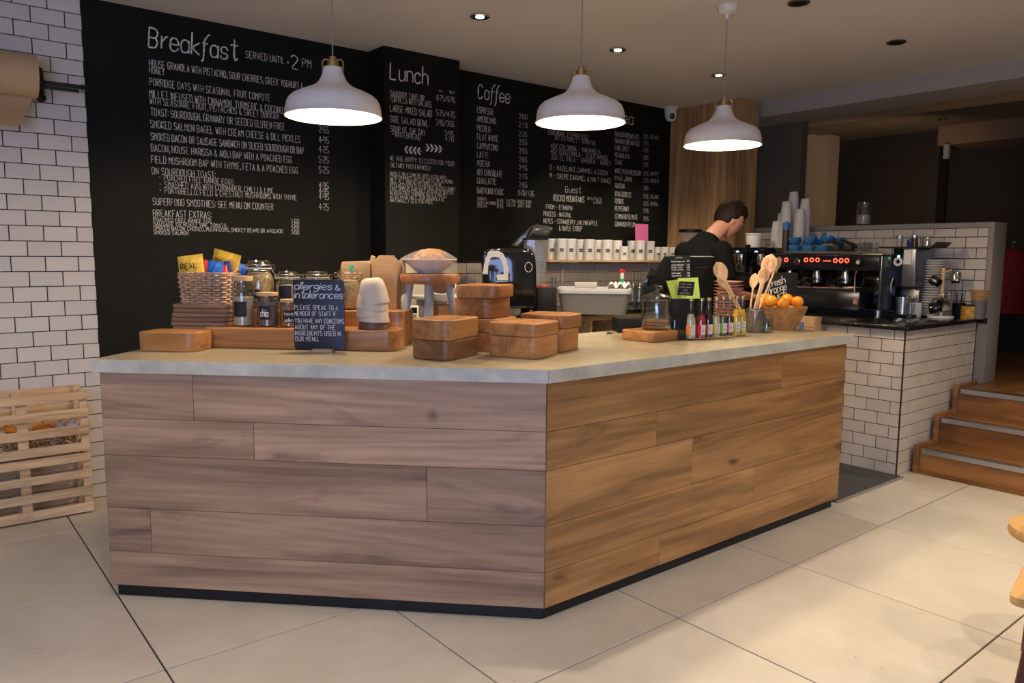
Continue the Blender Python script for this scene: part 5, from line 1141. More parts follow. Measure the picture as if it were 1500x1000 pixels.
# canisters
rn = random.Random(2)
CW = mat('canister_white', (.86, .84, .78), .35)
cans = [(808, 1, 0), (822, 0, 0), (836, 0, 0), (850, 1, 0), (863, 0, 0), (876, 1, 0), (889, 0, 0), (903, 1, 0), (914, 0, 1), (926, 1, 0), (937, 0, 0), (951, 1, 0), (963, 1, 1), (973, 0, 1), (984, 1, 1)]
names_ = ['at the left end of the shelf', 'second from the left of the shelf', 'third from the left of the shelf', 'fourth from the left of the shelf', 'fifth from the left of the shelf', 'sixth from the left of the shelf', 'seventh from the left of the shelf', 'left of the first small canister',
          'between the tall groups, left of the pink note', 'just under the left edge of the pink note', 'right under the pink note', 'last of the tall ones, right of the pink note', 'first of the right-end group', 'middle of the right-end group', 'at the right end of the shelf']
for i, (px, back, small) in enumerate(cans):
    yv = 4.525 if back else 4.425; p = ony(px, 380, yv); r = .044 if not small else .037; h = .165 if not small else .115
    t = thing('storage_canister', ('small ' if small else 'tall ')+'white canister, '+names_[i], 'canister', (p.x, yv, 1.316), R(-48), 'white canisters on the wall shelf')
    MB().lathe([(0, 0), (r*.97, 0), (r, .004), (r, h*.90), (0, h*.90)], 28).build('canister_body', CW, t, ang=40)
    MB().lathe([(0, h*.902), (r*1.04, h*.902), (r*1.05, h*.95), (r*1.0, h), (0, h)], 28).build('lid', CW, t, ang=40)
    m = MB(); n = 6; vs = []
    az = R(-80)
    for k in range(n+1):
        a = az-.34+.68*k/n; vs += [((r+.0008)*math.cos(a), (r+.0008)*math.sin(a), h*.38), ((r+.0008)*math.cos(a), (r+.0008)*math.sin(a), h*.54)]
    m.add(vs, [(2*k, 2*k+2, 2*k+3, 2*k+1) for k in range(n)]); lb_ = m.build('label', LAB, t, ang=60)
    mb = MB(); text(mb, ['tea', 'mocha', 'chai', 'cocoa', 'mint'][i % 5], Vector((0, 0, h*.43)), NX, NZ, r*.45, h*.07, .0012, NY)
    mb.v = [((r+.0015)*math.cos(az-.22+x/r), (r+.0015)*math.sin(az-.22+x/r), z) for x, y, z in mb.v]; mb.build('chalk_word', CHALK, lb_, smooth=False)
p = ony(937.5, 352, 4.50)
t = MB().box((0, 0, .5*.145), (.165, .002, .145)).build('pink_note', mat('pink_paper', (.80, .17, .42), .6), None, smooth=False)
t.location = (p.x, 4.478, 1.316+.166); t.rotation_euler = (R(-4), 0, 0); tag(t, 'bright pink paper standing on top of the canisters', 'paper')
# white bread bin and phone behind the stool, left part of the bench
p = onz(687, 430, ZW); q = Vector((2.80, 4.20, ZW))
t = thing('scales', 'white countertop scales with a flat tray behind the block stacks', 'scales', (2.78, 4.16, ZW), 0)
MB().prism(rrect(.42, .30, .02), .12, .145).build('tray', WHITE, t, bev=.004); MB().prism(rrect(.30, .24, .02), 0, .12).build('scale_body', WHITEM, t, bev=.006)
t = MB().prism(rrect(.13, .07, .02), 0, .03).build('black_handset', BMAT, None, bev=.008); p = ony(684, 401, 4.14); t.location = (p.x, 4.14, ZW+.1455); tag(t, 'black handset lying on the white scales', 'phone')
# tilted mixing bowl and card terminal seen through the stool legs
p = Vector((*ond(649, 440, 4.75).xy, ZW)); r = 20*mpp(p)
t = thing('mixing_bowl', 'cream mixing bowl with a dark inside seen behind the stool legs', 'bowl', (p.x, p.y, ZW+.125)); hb = .11
MB().lathe([(0, 0), (r*.5, 0), (r*.85, hb*.4), (r, hb), (r*.95, hb), (r*.8, hb*.42), (r*.45, .008), (0, .008)], 36).build('bowl_body', WHITEC, t, ang=50)
MB().lathe([(0, .0095), (r*.44, .0095), (r*.79, hb*.43), (r*.93, hb*.96)], 36).build('dark_glaze', mat('dark_glaze', (.05, .02, .015), .3), t, ang=60)
t.rotation_euler = Matrix.Rotation(R(34), 3, RT).to_euler()
t = MB().prism(rrect(.16, .14, .02), 0, .095).build('wooden_riser', WALNUT, None, bev=.004); t.location = (p.x, p.y, ZW); tag(t, 'dark wooden riser under the cream mixing bowl', 'stand')
p = Vector((*ond(607, 446, 4.6).xy, ZW))
t = thing('card_terminal', 'white card terminal with a dark screen seen behind the stool legs', 'card reader', p, YAW-PI/2)
MB().box((0, 0, .05), (.05, .03, .10)).build('terminal_body', WHITEM, t, bev=.004); MB().box((0, -.0162, .072), (.036, .001, .034)).build('screen', BGLOSS, t); 
for kx in (-1, 0, 1):
    for kz in range(3): MB().box((kx*.011, -.0162, .043-.011*kz), (.008, .001, .007)).build('key', IRON, t)
MB().box((.033, -.005, .025), (.006, .01, .006)).build('green_light', mat('green_led', (.02, .5, .1), .4, emit=(.1, 1, .25), es=3), t)
# juicer
p = Vector((*ond(745, 446, 5.05).xy, ZW)); mp_ = mpp(p)
t = thing('juicer', 'glossy black rounded juicer with a grey arch on its side', 'juicer', p, YAW-PI/2)
def L2(px, py): v = lp(p, px, py); return (v.x, v.z)
o_ = [L2(708, 451), L2(706, 400), L2(704.5, 376), L2(706, 367), L2(712, 363.5), L2(735, 362.5), L2(765, 363), L2(776, 365), L2(782, 371), L2(785, 385), L2(786, 420), L2(784, 451)]
MB().prism(o_, -.02, .20, MXZ).build('housing', BGLOSS, t, bev=.022, seg=4, ang=50, bang=50)
arch_o = [L2(707, 401), L2(710, 385), L2(715, 370), L2(718, 367), L2(730, 367), L2(737, 371), L2(742, 380), L2(744.5, 392), L2(744.5, 410), L2(729, 410), L2(727, 402), L2(738, 401), L2(737.5, 391), L2(735, 382), L2(731, 377), L2(724, 376), L2(719, 378), L2(715.5, 390), L2(715, 401)]
m = MB(); n = len(arch_o); m.add([(x, -.0225, z) for x, z in arch_o]+[(x, -.0195, z) for x, z in arch_o], [tuple(range(n))]+[(i, (i+1) % n, n+(i+1) % n, n+i) for i in range(n)]); m.build('grey_arch', mat('grey_emblem', (.45, .45, .44), .4), t, smooth=False)
v = lp(p, 774, 391); MB().tube([(v.x+5.2*mp_*math.cos(k*PI/16), -.0215, v.z+7*mp_*math.sin(k*PI/16)) for k in range(32)], .0016, 6, closed=True).build('emblem_ring', WHITEM, t)
v = lp(p, 736, 412); MB().box((v.x, -.03, v.z), (.08, .06, .006)).build('drip_shelf', STEEL, t, bev=.001)
v = lp(p, 782, 450); MB().lathe([(0, 0), (.03, 0), (.034, .008), (.018, .018), (.012, .05), (0, .052)], 20, (v.x-.02, -.05, .0005)).build('drain_foot', STEELD, t)
# little black card in front of the juicer
q = Vector((*ond(714, 420, 4.3).xy, ZW)); 
t = MB().box((0, 0, .075), (.085, .002, .15)).build('black_card', mat('brown_card', (.03, .022, .018), .6), None, smooth=False); q = Vector((*ond(714, 440, 4.75).xy, ZW))
t.location = q; t.rotation_euler = (0, 0, YAW-PI/2-.1); tag(t, 'small dark card standing in front of the juicer', 'card')
# blender with smoky hood
p = Vector((*ond(783, 446, 5.45).xy, ZW)); 
t = thing('blender', 'tall clear blender jug under a raised smoky sound hood', 'blender', p, YAW-PI/2)
w0 = lp(p, 779, 420); zt_ = lp(p, 780, 352).z; zb3 = .10; hw = 19*mpp(p)
MB().prism(rrect(.20, .20, .03), 0, zb3-.002).build('motor_base', BMAT, t, bev=.008)
M_ = lambda s: s
m = MB(); ro_ = rrect(hw*1.9, hw*1.9, .03, 4); ri_ = rrect(hw*1.9-.006, hw*1.9-.006, .028, 4); n = len(ro_)
vs = [(x*.78, y*.78, zb3) for x, y in ro_]+[(x, y, zt_) for x, y in ro_]+[(x, y, zt_) for x, y in ri_]+[(x*.78, y*.78, zb3+.004) for x, y in ri_]
m.add(vs, [(k*n+i, k*n+(i+1) % n, (k+1)*n+(i+1) % n, (k+1)*n+i) for k in range(3) for i in range(n)]+[tuple(range(n))[::-1], tuple(3*n+i for i in range(n))]); m.build('blender_jug', CPLAS, t, ang=50)
for k in range(5): MB().box((-.01, -hw*.93*(.8+.2*(k+1)/6), zb3+(zt_-zb3)*(k+1)/6), (.04, .001, .0025)).build('scale_mark', STEELD, t)
MB().prism(rrect(hw*1.95, hw*1.9, .03, 4), zt_+.0005, zt_+.014).build('jug_lid', BMAT, t, bev=.003)
H1 = [lp(p, *a, dy) for a, dy in (((748, 360), .0), ((776, 333), .0), ((786, 328.5), 0.0), ((808, 333), 0.0), ((809.5, 338), 0), ((803, 346), 0), ((779, 343.5), 0), ((765, 362), 0))]
m = MB(); m.add([v+Vector((0, -.02, 0)) for v in H1]+[v+Vector((0, .14, 0)) for v in H1], [tuple(range(8)), tuple(range(15, 7, -1))]+[(i, 8+i, 8+(i+1) % 8, (i+1) % 8) for i in range(8)]); m.build('sound_hood', PGLASS, t, bev=.006, ang=40)
m = MB(); m.tube([lp(p, 762, 363, -.028), lp(p, 770, 349, -.028), lp(p, 779.5, 334, -.028)], .006, 8); m.build('hood_arm', BMAT, t)
m = MB(); m.tube([lp(p, 775, 346, -.028), lp(p, 788, 347, -.028), lp(p, 802, 347, -.028), lp(p, 808.5, 336, -.028)], .005, 8); m.build('hood_seal', BMAT, t)
# black box with red packet and small glass
p = Vector((*ond(800, 450, 5.2).xy, ZW)); mp_ = mpp(p); h = lp(p, 800, 421).z
t = MB().prism(rrect(29*mp_, .11, .01), 0, h).build('black_caddy', BMAT, None, bev=.004); t.location = p; t.rotation_euler = (0, 0, YAW-PI/2); tag(t, 'plain black box between the juicer and the grey tub', 'box')
o = MB().box((0, 0, .009), (.075, .06, .018)).build('red_packet', mat('red_white_packet', (.62, .12, .10), .5, var=.4, vs=30), None, bev=.002); o.location = (p.x-RT.x*.03, p.y-RT.y*.03, ZW+h+.0005); o.rotation_euler = (0, 0, .4); tag(o, 'red and white packet lying on the black box', 'packet')
o = MB().lathe([(0, 0), (.017, 0), (.02, .07), (.0185, .07), (.0155, .004), (0, .004)], 20).build('small_glass', GLASS, None); o.location = (p.x+RT.x*.05, p.y+RT.y*.05, ZW+h+.0005); tag(o, 'small clear glass on the right end of the black box', 'glass')
# grey dish tub
p = Vector((*ond(870, 446, 5.42).xy, ZW)); mp_ = mpp(p); h = lp(p, 870, 421).z; w_ = 106*mp_
t = thing('dish_tub', 'grey plastic dish tub with a white rim on the back worktop', 'tub', p, YAW-PI/2-.12)
def tubmesh(w0, d0, w1, d1, z0, z1, th):
    a, b, c_, d_ = rrect(w0, d0, .03, 4), rrect(w1, d1, .04, 4), rrect(w1-2*th, d1-2*th, .036, 4), rrect(w0-2*th, d0-2*th, .028, 4); n = len(a); m = MB()
    m.add([(x, y, z0) for x, y in a]+[(x, y, z1) for x, y in b]+[(x, y, z1) for x, y in c_]+[(x, y, z0+th) for x, y in d_], [(k*n+i, k*n+(i+1) % n, (k+1)*n+(i+1) % n, (k+1)*n+i) for k in range(3) for i in range(n)]+[tuple(range(n))[::-1], tuple(3*n+i for i in range(n))]); return m
tubmesh(w_*.86, .26, w_*.96, .33, 0, h*.82, .005).build('tub_body', mat('grey_plastic', (.22, .22, .22), .45), t, ang=40)
a, b = rrect(w_, .36, .045, 5), rrect(w_*.93, .30, .035, 5); n = len(a); m = MB()
m.add([(x, y, h*.8) for x, y in a]+[(x, y, h) for x, y in a]+[(x, y, h) for x, y in b]+[(x, y, h*.8) for x, y in b], [(k*n+i, k*n+(i+1) % n, ((k+1) % 4)*n+(i+1) % n, ((k+1) % 4)*n+i) for k in range(4) for i in range(n)]); m.build('tub_rim', mat('pale_grey_plastic', (.60, .62, .64), .4), t, bev=.002, ang=40)
o = MB().box((0, 0, 0), (.16, .006, .075)).build('white_sheet', WHITEM, None, bev=.001); v = lp(p, 858, 422); o.location = p+RT*v.x+Vector((0, 0, h+.002))+FH*.02; o.rotation_euler = (R(10), 0, YAW-PI/2); tag(o, 'white card standing in the grey dish tub', 'card')
m = MB(); rn = random.Random(4); nx, ny = 14, 8; vs = [((i/nx-.5)*.15, (j/ny-.5)*.12, .018*math.sin(i*1.1+j*.7)+.012*math.sin(j*1.9)+.02) for j in range(ny+1) for i in range(nx+1)]
vs += [(x, y, z-.003) for x, y, z in vs]; N_ = (nx+1)*(ny+1); fs = []
for j in range(ny):
    for i in range(nx): a = j*(nx+1)+i; q4 = (a, a+1, a+nx+2, a+nx+1); fs += [q4, tuple(N_+x for x in q4[::-1])]
for i in range(nx): fs += [(i, N_+i, N_+i+1, i+1), (ny*(nx+1)+i, ny*(nx+1)+i+1, N_+ny*(nx+1)+i+1, N_+ny*(nx+1)+i)]
for j in range(ny): a = j*(nx+1); b = a+nx; fs += [(a, a+nx+1, N_+a+nx+1, N_+a), (b, N_+b, N_+b+nx+1, b+nx+1)]
o = m.add(vs, fs).build('dish_cloth', mat('pale_cloth', (.66, .64, .60), .9), None, ang=80); v = lp(p, 907, 419); o.location = p+RT*v.x+Vector((0, 0, h-.004))+FH*.02; o.rotation_euler = (0, 0, YAW-PI/2); tag(o, 'pale crumpled cloth draped over the right end of the tub', 'cloth')
# green spray bottle
p2 = Vector((*ond(910, 446, 5.72).xy, ZW)); m_ = mpp(p2)
t = thing('spray_bottle', 'green bottle with a red nozzle behind the dish tub', 'bottle', p2)
z1_, z2_, z3_ = lp(p2, 910, 416).z, lp(p2, 910, 408).z, lp(p2, 910, 397).z
MB().lathe([(0, 0), (9*m_, 0), (9*m_, z1_*.8), (7*m_, z1_*.95), (3*m_, z2_), (0, z2_)], 24).build('bottle_body', mat('green_plastic', (.02, .22, .10), .25), t, ang=50)
MB().cyl(3*m_, z2_+.0005, z3_-.012, 16).build('collar', WHITEM, t); MB().box((.005, 0, z3_), (9*m_, 4*m_, .024), Matrix.Rotation(.3, 3, 'Y')).build('nozzle', mat('red_plastic', (.65, .04, .03), .35), t, bev=.004)
# glass bottles
for i, px in enumerate((926, 936, 944)):
    q = Vector((*ond(px, 446, 5.85+.04*(i % 2)).xy, ZW)); m_ = mpp(q); h = lp(q, px, 398+2*i).z; r = 7.2*m_
    o = MB().lathe([(0, 0), (r, 0), (r, h*.5), (r*.85, h*.62), (r*.42, h*.76), (r*.36, h*.95), (r*.44, h*.96), (r*.44, h), (r*.30, h), (r*.28, h*.76), (r*.75, h*.61), (r*.9, h*.5), (r*.9, .006), (0, .006)], 24).build('glass_bottle', GLASS, None, ang=50)
    o.location = q; tag(o, ['clear glass bottle left of the till, nearest the spray bottle', 'clear glass bottle in the middle of three by the till', 'clear glass bottle closest to the till'][i], 'bottle', 'empty glass bottles on the back worktop')
# grinder with hopper
q = Vector((*ond(1008, 446, 5.75).xy, ZW)); m_ = mpp(q)
t = thing('coffee_grinder', 'coffee grinder with a tall clear hopper and black lid beside the column', 'grinder', q, YAW-PI/2)
za, zb4, zc4 = lp(q, 1008, 378).z, lp(q, 1008, 341).z, lp(q, 1008, 337).z
MB().prism(rrect(22*m_, .2, .02), 0, za).build('grinder_body', BMAT, t, bev=.006)
MB().lathe([(8*m_, za+.001), (14.5*m_, zb4), (13.8*m_, zb4), (7.2*m_, za+.004)], 28, close=True).build('hopper', CPLAS, t, ang=50)
stuff(MB().lathe([(0, za+.005), (7.4*m_, za+.005), (8.6*m_, za+.04), (0, za+.045)], 24).build('coffee_beans', mat('coffee_beans', (.06, .03, .015), .5, var=.5, vs=120), t))
MB().lathe([(0, zb4+.001), (17*m_, zb4+.001), (17*m_, zc4+.004), (0, zc4+.01)], 28).build('hopper_lid', BMAT, t)
# low black box under the till on the bench side
q = onz(925, 494, ZC); 
t = MB().prism(rrect(.22, .16, .01), 0, .075).build('cash_drawer', BMAT, None, bev=.004); g = Vector((*ond(930, 488, 4.05).xy, ZC)); t.location = g; t.rotation_euler = (0, 0, YAW-PI/2+.1); tag(t, 'low black box at the rear edge of the island beside the till', 'box')

# ================= ON THE TILED BAR =================
ZS = .9405
XM = 5.25
fm = lambda px, py: onx(px, py, XM)
yR, yL = fm(1289, 385).y, fm(1128, 385).y; zT, zH = fm(1262, 373.5).z, fm(1262, 397).z; zD, zDb = fm(1262, 428).z, fm(1262, 454).z
e = thing('espresso_machine', 'wide black espresso machine with red lit buttons on the tiled bar', 'espresso machine', (XM, yR, ZS))
def eb(a, b): return MB().bb((a[0]-XM, a[1]-yR, a[2]-ZS), (b[0]-XM, b[1]-yR, b[2]-ZS))
EB = mat('machine_black', (.015, .016, .02), .16, .3)
eb((XM, yR, zH), (5.74, yL, zT)).build('upper_housing', EB, e, bev=.012, seg=3)
eb((XM+.20, yR+.02, ZS+.04), (5.74, yL-.02, zH-.001)).build('rear_body', BGLOSS, e, bev=.004)
eb((XM-.06, yR+.10, zDb), (XM+.20, yL-.02, zD)).build('drip_tray', mat('tray_steel', (.10, .11, .13), .22, .9), e, bev=.006)
eb((XM-.05, yR+.11, zD+.0005), (XM+.19, yL-.03, zD+.006)).build('tray_grid', STEELD, e)
for yy_ in (yR+.05, yL-.05): 
    for xx_ in (XM+.12, 5.68): MB().cyl(.022, .0005, .0395, 14, (xx_-XM, yy_-yR, 0)).build('foot', STEEL, e)
m = eb((XM+.02, yR-.006, ZS+.05), (5.72, yR+.012, zT-.005)); m.build('side_panel', mat('side_steel', (.12, .13, .15), .25, .8), e, bev=.004)
eb((XM+.01, yR-.008, zT+.001), (5.73, yL, zT+.010)).build('cup_warmer', STEELD, e, bev=.002)
MB().tube([(XM+.0-XM, .0, zT+.018-ZS), (0, yL-yR-.12, zT+.018-ZS)], .006, 8).build('cup_rail', STEEL, e)
REDG = mat('red_button_light', (.6, .02, .01), .4, emit=(1.0, .06, .03), es=5)
for grp_ in ((1133.5, 1142, 1152), (1181, 1189.5, 1198), (1224, 1232.5, 1241)):
    for px in grp_:
        v = fm(px, 381.5 if px > 1200 else 380.5)
        MB().tube([(-.0035, v.y-yR+.0135*math.cos(k*PI/8), v.z-ZS+.0135*math.sin(k*PI/8)) for k in range(16)], .0034, 6, closed=True).build('lit_button', REDG, e)
for px in (1207, 1210, 1213, 1216, 1256):
    v = fm(px, 382 if px < 1250 else 380.5); MB().box((-.0015, v.y-yR, v.z-ZS), (.002, .007, .008)).build('indicator', REDG, e)
v = fm(1167.5, 383.5); g = MB().lathe([(0, 0), (.026, 0), (.026, .005), (.021, .007), (.021, .003), (0, .003)], 24, (0, v.y-yR, v.z-ZS), Matrix.Rotation(-PI/2, 3, 'Y')).build('gauge_ring', STEEL, e)
MB().cyl(.020, .0035, .005, 24, (0, v.y-yR, v.z-ZS), m=Matrix.Rotation(-PI/2, 3, 'Y')).build('gauge_face', mat('dark_red_face', (.10, .01, .01), .3), e)
v = fm(1260, 384); MB().cyl(.028, .0, .03, 20, (-.0, v.y-yR, v.z-ZS), r2=.024, m=Matrix.Rotation(-PI/2, 3, 'Y')).build('steam_knob', BMAT, e, bev=.002); MB().cyl(.014, .0305, .034, 16, (0, v.y-yR, v.z-ZS), m=Matrix.Rotation(-PI/2, 3, 'Y')).build('knob_cap', mat('cream_cap', (.6, .55, .42), .4), e)
for k, px in enumerate((1150, 1190, 1232)):
    v = fm(px, 400); yy_ = v.y-yR
    gh = MB().lathe([(0, 0), (.034, 0), (.036, .02), (.032, .045), (.028, .07), (0, .07)], 20, (.07, yy_, zH-ZS-.07)).build('group_head', STEEL, e)
    MB().tube([(.04, yy_, zH-ZS-.062), (-.04, yy_, zH-ZS-.066), (-.09, yy_, zH-ZS-.072)], [.008, .011, .012], 10).build('portafilter_handle', BMAT, gh)
    MB().cyl(.032, zH-ZS-.09, zH-ZS-.071, 20, (.07, yy_, 0)).build('filter_basket', STEEL, gh)
for px in (1140, 1256):
    v = fm(px, 400); MB().tube([(-.01, v.y-yR, zH-ZS), (-.03, v.y-yR, zH-ZS-.03), (-.05, v.y-yR-.01, zH-ZS-.09), (-.06, v.y-yR-.015, zH-ZS-.15)], .005, 8).build('steam_wand', STEEL, e)
a, b = fm(1170, 421), fm(1254, 423); MB().tube([(-.04, a.y-yR, a.z-ZS), (-.04, b.y-yR, b.z-ZS)], .010, 10).build('steel_bar', STEEL, e)
v = fm(1259, 441); MB().box((-.062, v.y-yR, v.z-ZS), (.002, .03, .04)).build('copper_badge', mat('copper_badge', (.45, .20, .12), .4), e)
# brewer to its left
XB2 = 5.18; f2 = lambda px, py: onx(px, py, XB2); yA, yB = f2(1118, 400).y, f2(1066, 400).y; zb5 = f2(1090, 362).z
g = thing('milk_station', 'black two-head grinder with blue lights left of the espresso machine', 'grinder', (XB2, yA, ZS))
def gb(a, b): return MB().bb((a[0]-XB2, a[1]-yA, a[2]-ZS), (b[0]-XB2, b[1]-yA, b[2]-ZS))
gb((XB2, yA+.005, zb5-.05), (XB2+.40, yB, zb5)).build('upper_head', BGLOSS, g, bev=.01)
gb((XB2+.10, yA+.005, ZS+.001), (XB2+.40, yB, zb5-.051)).build('rear_body', BGLOSS, g, bev=.006)
gb((XB2+.0, yA+.005, ZS+.001), (XB2+.099, yB, ZS+.05)).build('base_plate', BMAT, g, bev=.004)
gb((XB2-.002, (yA+yB)/2-.006, zb5-.2), (XB2+.05, (yA+yB)/2+.006, zb5+.02)).build('divider', BMAT, g)
BLED = mat('blue_led', (.1, .3, .7), .3, emit=(.25, .6, 1.0), es=5)
for px in (1080.5, 1108):
    v = f2(px, 369); MB().prism([(math.cos(R(a_))*.014, math.sin(R(a_))*.010) for a_ in range(0, 181, 20)], 0, .003, Matrix(((0, 0, -1, 0), (1, 0, 0, v.y-yA), (0, 1, 0, v.z-ZS), (0, 0, 0, 1)))).build('blue_light', BLED, g)
    MB().cyl(.030, -.09, 0, 20, (.06, v.y-yA, zb5-.05-ZS), r2=.036).build('steel_chute', STEEL, g, bev=.003)
    MB().lathe([(0, 0), (.038, 0), (.040, .10), (.036, .10), (.034, .004), (0, .004)], 24, (.055, v.y-yA, .053)).build('steel_jug', STEEL, g)
    MB().tube([(.06-.04, v.y-yA, zb5-.11-ZS), (-.01, v.y-yA, zb5-.105-ZS), (-.02, v.y-yA-.05, zb5-.105-ZS)], .004, 6).build('wire_holder', STEEL, g)
for px, lab, dx_ in ((1104, 'white plastic tub on top of the black grinder, fully in view', .16), (1130, 'white plastic tub beside it, half hidden by paper cups', .30)):
    q = onx(px, 350, XB2+dx_); r = .062
    o = MB().lathe([(0, 0), (r*.88, 0), (r, .10), (r*1.05, .102), (r*1.05, .112), (r*.96, .112), (r*.84, .004), (0, .004)], 28).build('white_tub', WHITEM, None, ang=40)
    o.location = (q.x, q.y if px < 1120 else yA-.055, zb5+.001 if px < 1120 else zT+.011); 
    tag(o, lab, 'tub', 'white tubs by the paper cups')
# paper cups: one cup, then nested stacks
PCUP = mat('paper_cup', (.74, .70, .63), .7)
ztop = zT+.0115
pc = None
def ordn(k): return '%d%s' % (k, {1: 'st', 2: 'nd', 3: 'rd'}.get(k if k < 20 else k % 10, 'th'))
def zonx(px, py, x): return onx(px, py, x)
XC = 5.48
stacks = [(1138, 324, 'left-hand short'), (1146, 312, 'half-hidden second'), (1152.5, 295, 'second tallest'), (1163, 281, 'tallest'), (1172, 306, 'middle right'), (1180, 291, 'right-hand')]
for si, (px, pyt, nm) in enumerate(stacks):
    x = XC+(.0, .10, .02, .16, .02, .13)[si]; q = onx(px, pyt, x); rimh = .100; n = max(3, int((q.z-ztop-rimh)/.0125)+1); step = (q.z-ztop-rimh)/(n-1)
    for i in range(n):
        z = ztop+step*i; lab = 'white paper cup, %s from the top of the %s stack' % (ordn(n-i), nm)
        if i == 0: lab = 'white paper cup at the foot of the %s stack' % nm
        if i == n-1: lab = 'white paper cup topping the %s stack' % nm
        if pc is None:
            pc = MB().lathe([(0, .0), (.0405, .0), (.0425, .004), (.031, .098), (.029, .100), (0, .098)], 24).build('paper_cup', PCUP, None, ang=50); pc.location = (x, q.y, z); tag(pc, lab, 'paper cup', 'paper cups stacked upside down on the machine')
        else:
            o = pc.copy(); COL.objects.link(o); o.location = (x+random.uniform(-.0006, .0006), q.y+random.uniform(-.0006, .0006), z); o['label'] = lab
# brown sauce bottle with blue cap
q = onx(1150, 371, 5.36); m_ = mpp(q); h1 = onx(1150, 337, 5.36).z-ztop; h2_ = onx(1150, 325, 5.36).z-ztop
t = thing('syrup_bottle', 'brown squeeze bottle with a blue cap before the paper cups', 'bottle', (5.36, q.y, ztop))
MB().lathe([(0, 0), (.026, 0), (.0275, .01), (.0265, h1*.93), (.024, h1), (0, h1)], 24).build('bottle_body', mat('brown_syrup', (.055, .03, .025), .35), t, ang=50)
BLUEC = mat('blue_ceramic', (.035, .155, .33), .3)
MB().lathe([(0, h1+.0005), (.027, h1+.0005), (.027, h2_-.012), (.020, h2_-.003), (.006, h2_), (.005, h2_+.006), (0, h2_+.006)], 24).build('blue_cap', BLUEC, t, ang=40)
q = onx(1128, 372, 5.38)
t = thing('clip_top_jar', 'small clip-top jar with an amber filling on the espresso machine', 'jar', (5.38, q.y, ztop)); r = .038; h = .105
MB().lathe([(0, 0), (r*.9, 0), (r, .008), (r, h*.7), (r*.8, h*.8), (r*.75, h*.8), (r*.93, h*.68), (r*.93, .01), (0, .005)], 28).build('glass_body', GLASS, t, ang=50)
MB().lathe([(0, h*.82), (r*.84, h*.82), (r*.84, h*.9), (r*.6, h*.98), (0, h)], 24).build('glass_lid', GLASS, t, ang=50)
stuff(MB().lathe([(0, .006), (r*.9, .010), (r*.9, h*.45), (0, h*.5)], 20).build('amber_sugar', mat('amber_sugar', (.45, .26, .08), .6, var=.3, vs=90), t))
# blue cups
def cupmesh(r, h, name, m, tree=None):
    mm_ = MB().lathe([(0, 0), (r*.55, 0), (r*.6, .003), (r*.88, h*.35), (r, h*.8), (r*1.02, h), (r*.96, h), (r*.93, h*.8), (r*.80, h*.36), (r*.5, .006), (0, .006)], 28)
    mm_.tube([(-r*.93, 0, h*.85), (-r*1.35, 0, h*.80), (-r*1.42, 0, h*.55), (-r*1.15, 0, h*.32), (-r*.84, 0, h*.32)], .0045, 8); return mm_
cupset = [(1164, 370, 5.36, 0, 0, 'at the left end, lower row'), (1184, 370, 5.36, 0, 0, 'second in the lower row'), (1205, 369.5, 5.36, 0, 0, 'third in the lower row'), (1164, 357.5, 5.36, 0, 0, 'standing on the leftmost cup'),
          (1184, 357.5, 5.36, 0, 10, 'on the second cup, tipped slightly'), (1208, 356.5, 5.37, 0, 26, 'tipped over on the third cup'), (1198, 358, 5.50, 0, 14, 'behind the tipped pair'), (1229, 356, 5.58, 0, 0, 'standing alone at the back'), (1229, 368, 5.58, 0, 0, 'at the back, under the lone one')]
cm_ = cupmesh(.046, .060, 'c', BLUEC).mesh('cup_body', [BLUEC], ang=50)
for i, (px, by, x, a, tl, lab) in enumerate(cupset):
    q = onx(px, by, x); z = ztop if by > 366 else ztop+.0605
    o = bpy.data.objects.new('coffee_cup', cm_); COL.objects.link(o); o.location = (x, q.y, z+(.02 if tl > 20 else .006 if tl else 0)); o.rotation_euler = (R(-tl), R(-tl*.4), R(120+17*i)); tag(o, 'sky blue coffee cup '+lab, 'cup', 'blue cups on the espresso machine')
DARKC = mat('charcoal_ceramic', (.035, .037, .035), .35)
cm2 = cupmesh(.042, .055, 'c', DARKC).mesh('cup_body', [DARKC], ang=50)
for i, (px, x, lab) in enumerate(((1224, 5.36, 'left of two dark cups with tilted saucers'), (1243, 5.38, 'right of two dark cups with tilted saucers'))):
    q = onx(px, 369, x); o = bpy.data.objects.new('coffee_cup', cm2); COL.objects.link(o); o.location = (x, q.y, ztop); o.rotation_euler = (0, 0, 1.8); tag(o, 'charcoal coffee cup, '+lab, 'cup', 'dark cups on the espresso machine')
    s_ = MB().lathe([(0, 0), (.035, 0), (.066, .009), (.066, .012), (.034, .004), (0, .004)], 28).build('saucer', DARKC, None, ang=60); s_.location = (x, q.y+.005, ztop+.066); s_.rotation_euler = (R(22), 0, 0); tag(s_, 'charcoal saucer tilted on the %s dark cup' % ('left', 'right')[i], 'saucer', 'dark saucers on the espresso machine')
for i, (px, by, x, up_) in enumerate(((1266, 369, 5.36, 0), (1279, 369, 5.40, 0), (1262, 369, 5.52, 0), (1272, 355, 5.60, 0))):
    q = onx(px, by, x); o = MB().lathe([(0, 0), (.026, 0), (.034, .078), (.0325, .078), (.0245, .006), (0, .006)], 24).build('drinking_glass', GLASS, None, ang=50); z = ztop
    o.location = (x, q.y, z); tag(o, ['short clear glass at the right end of the machine top, in front', 'short clear glass beside the grinder on the machine top', 'short clear glass behind the dark cups', 'short clear glass at the very back of the machine top'][i], 'glass', 'glasses on the espresso machine')
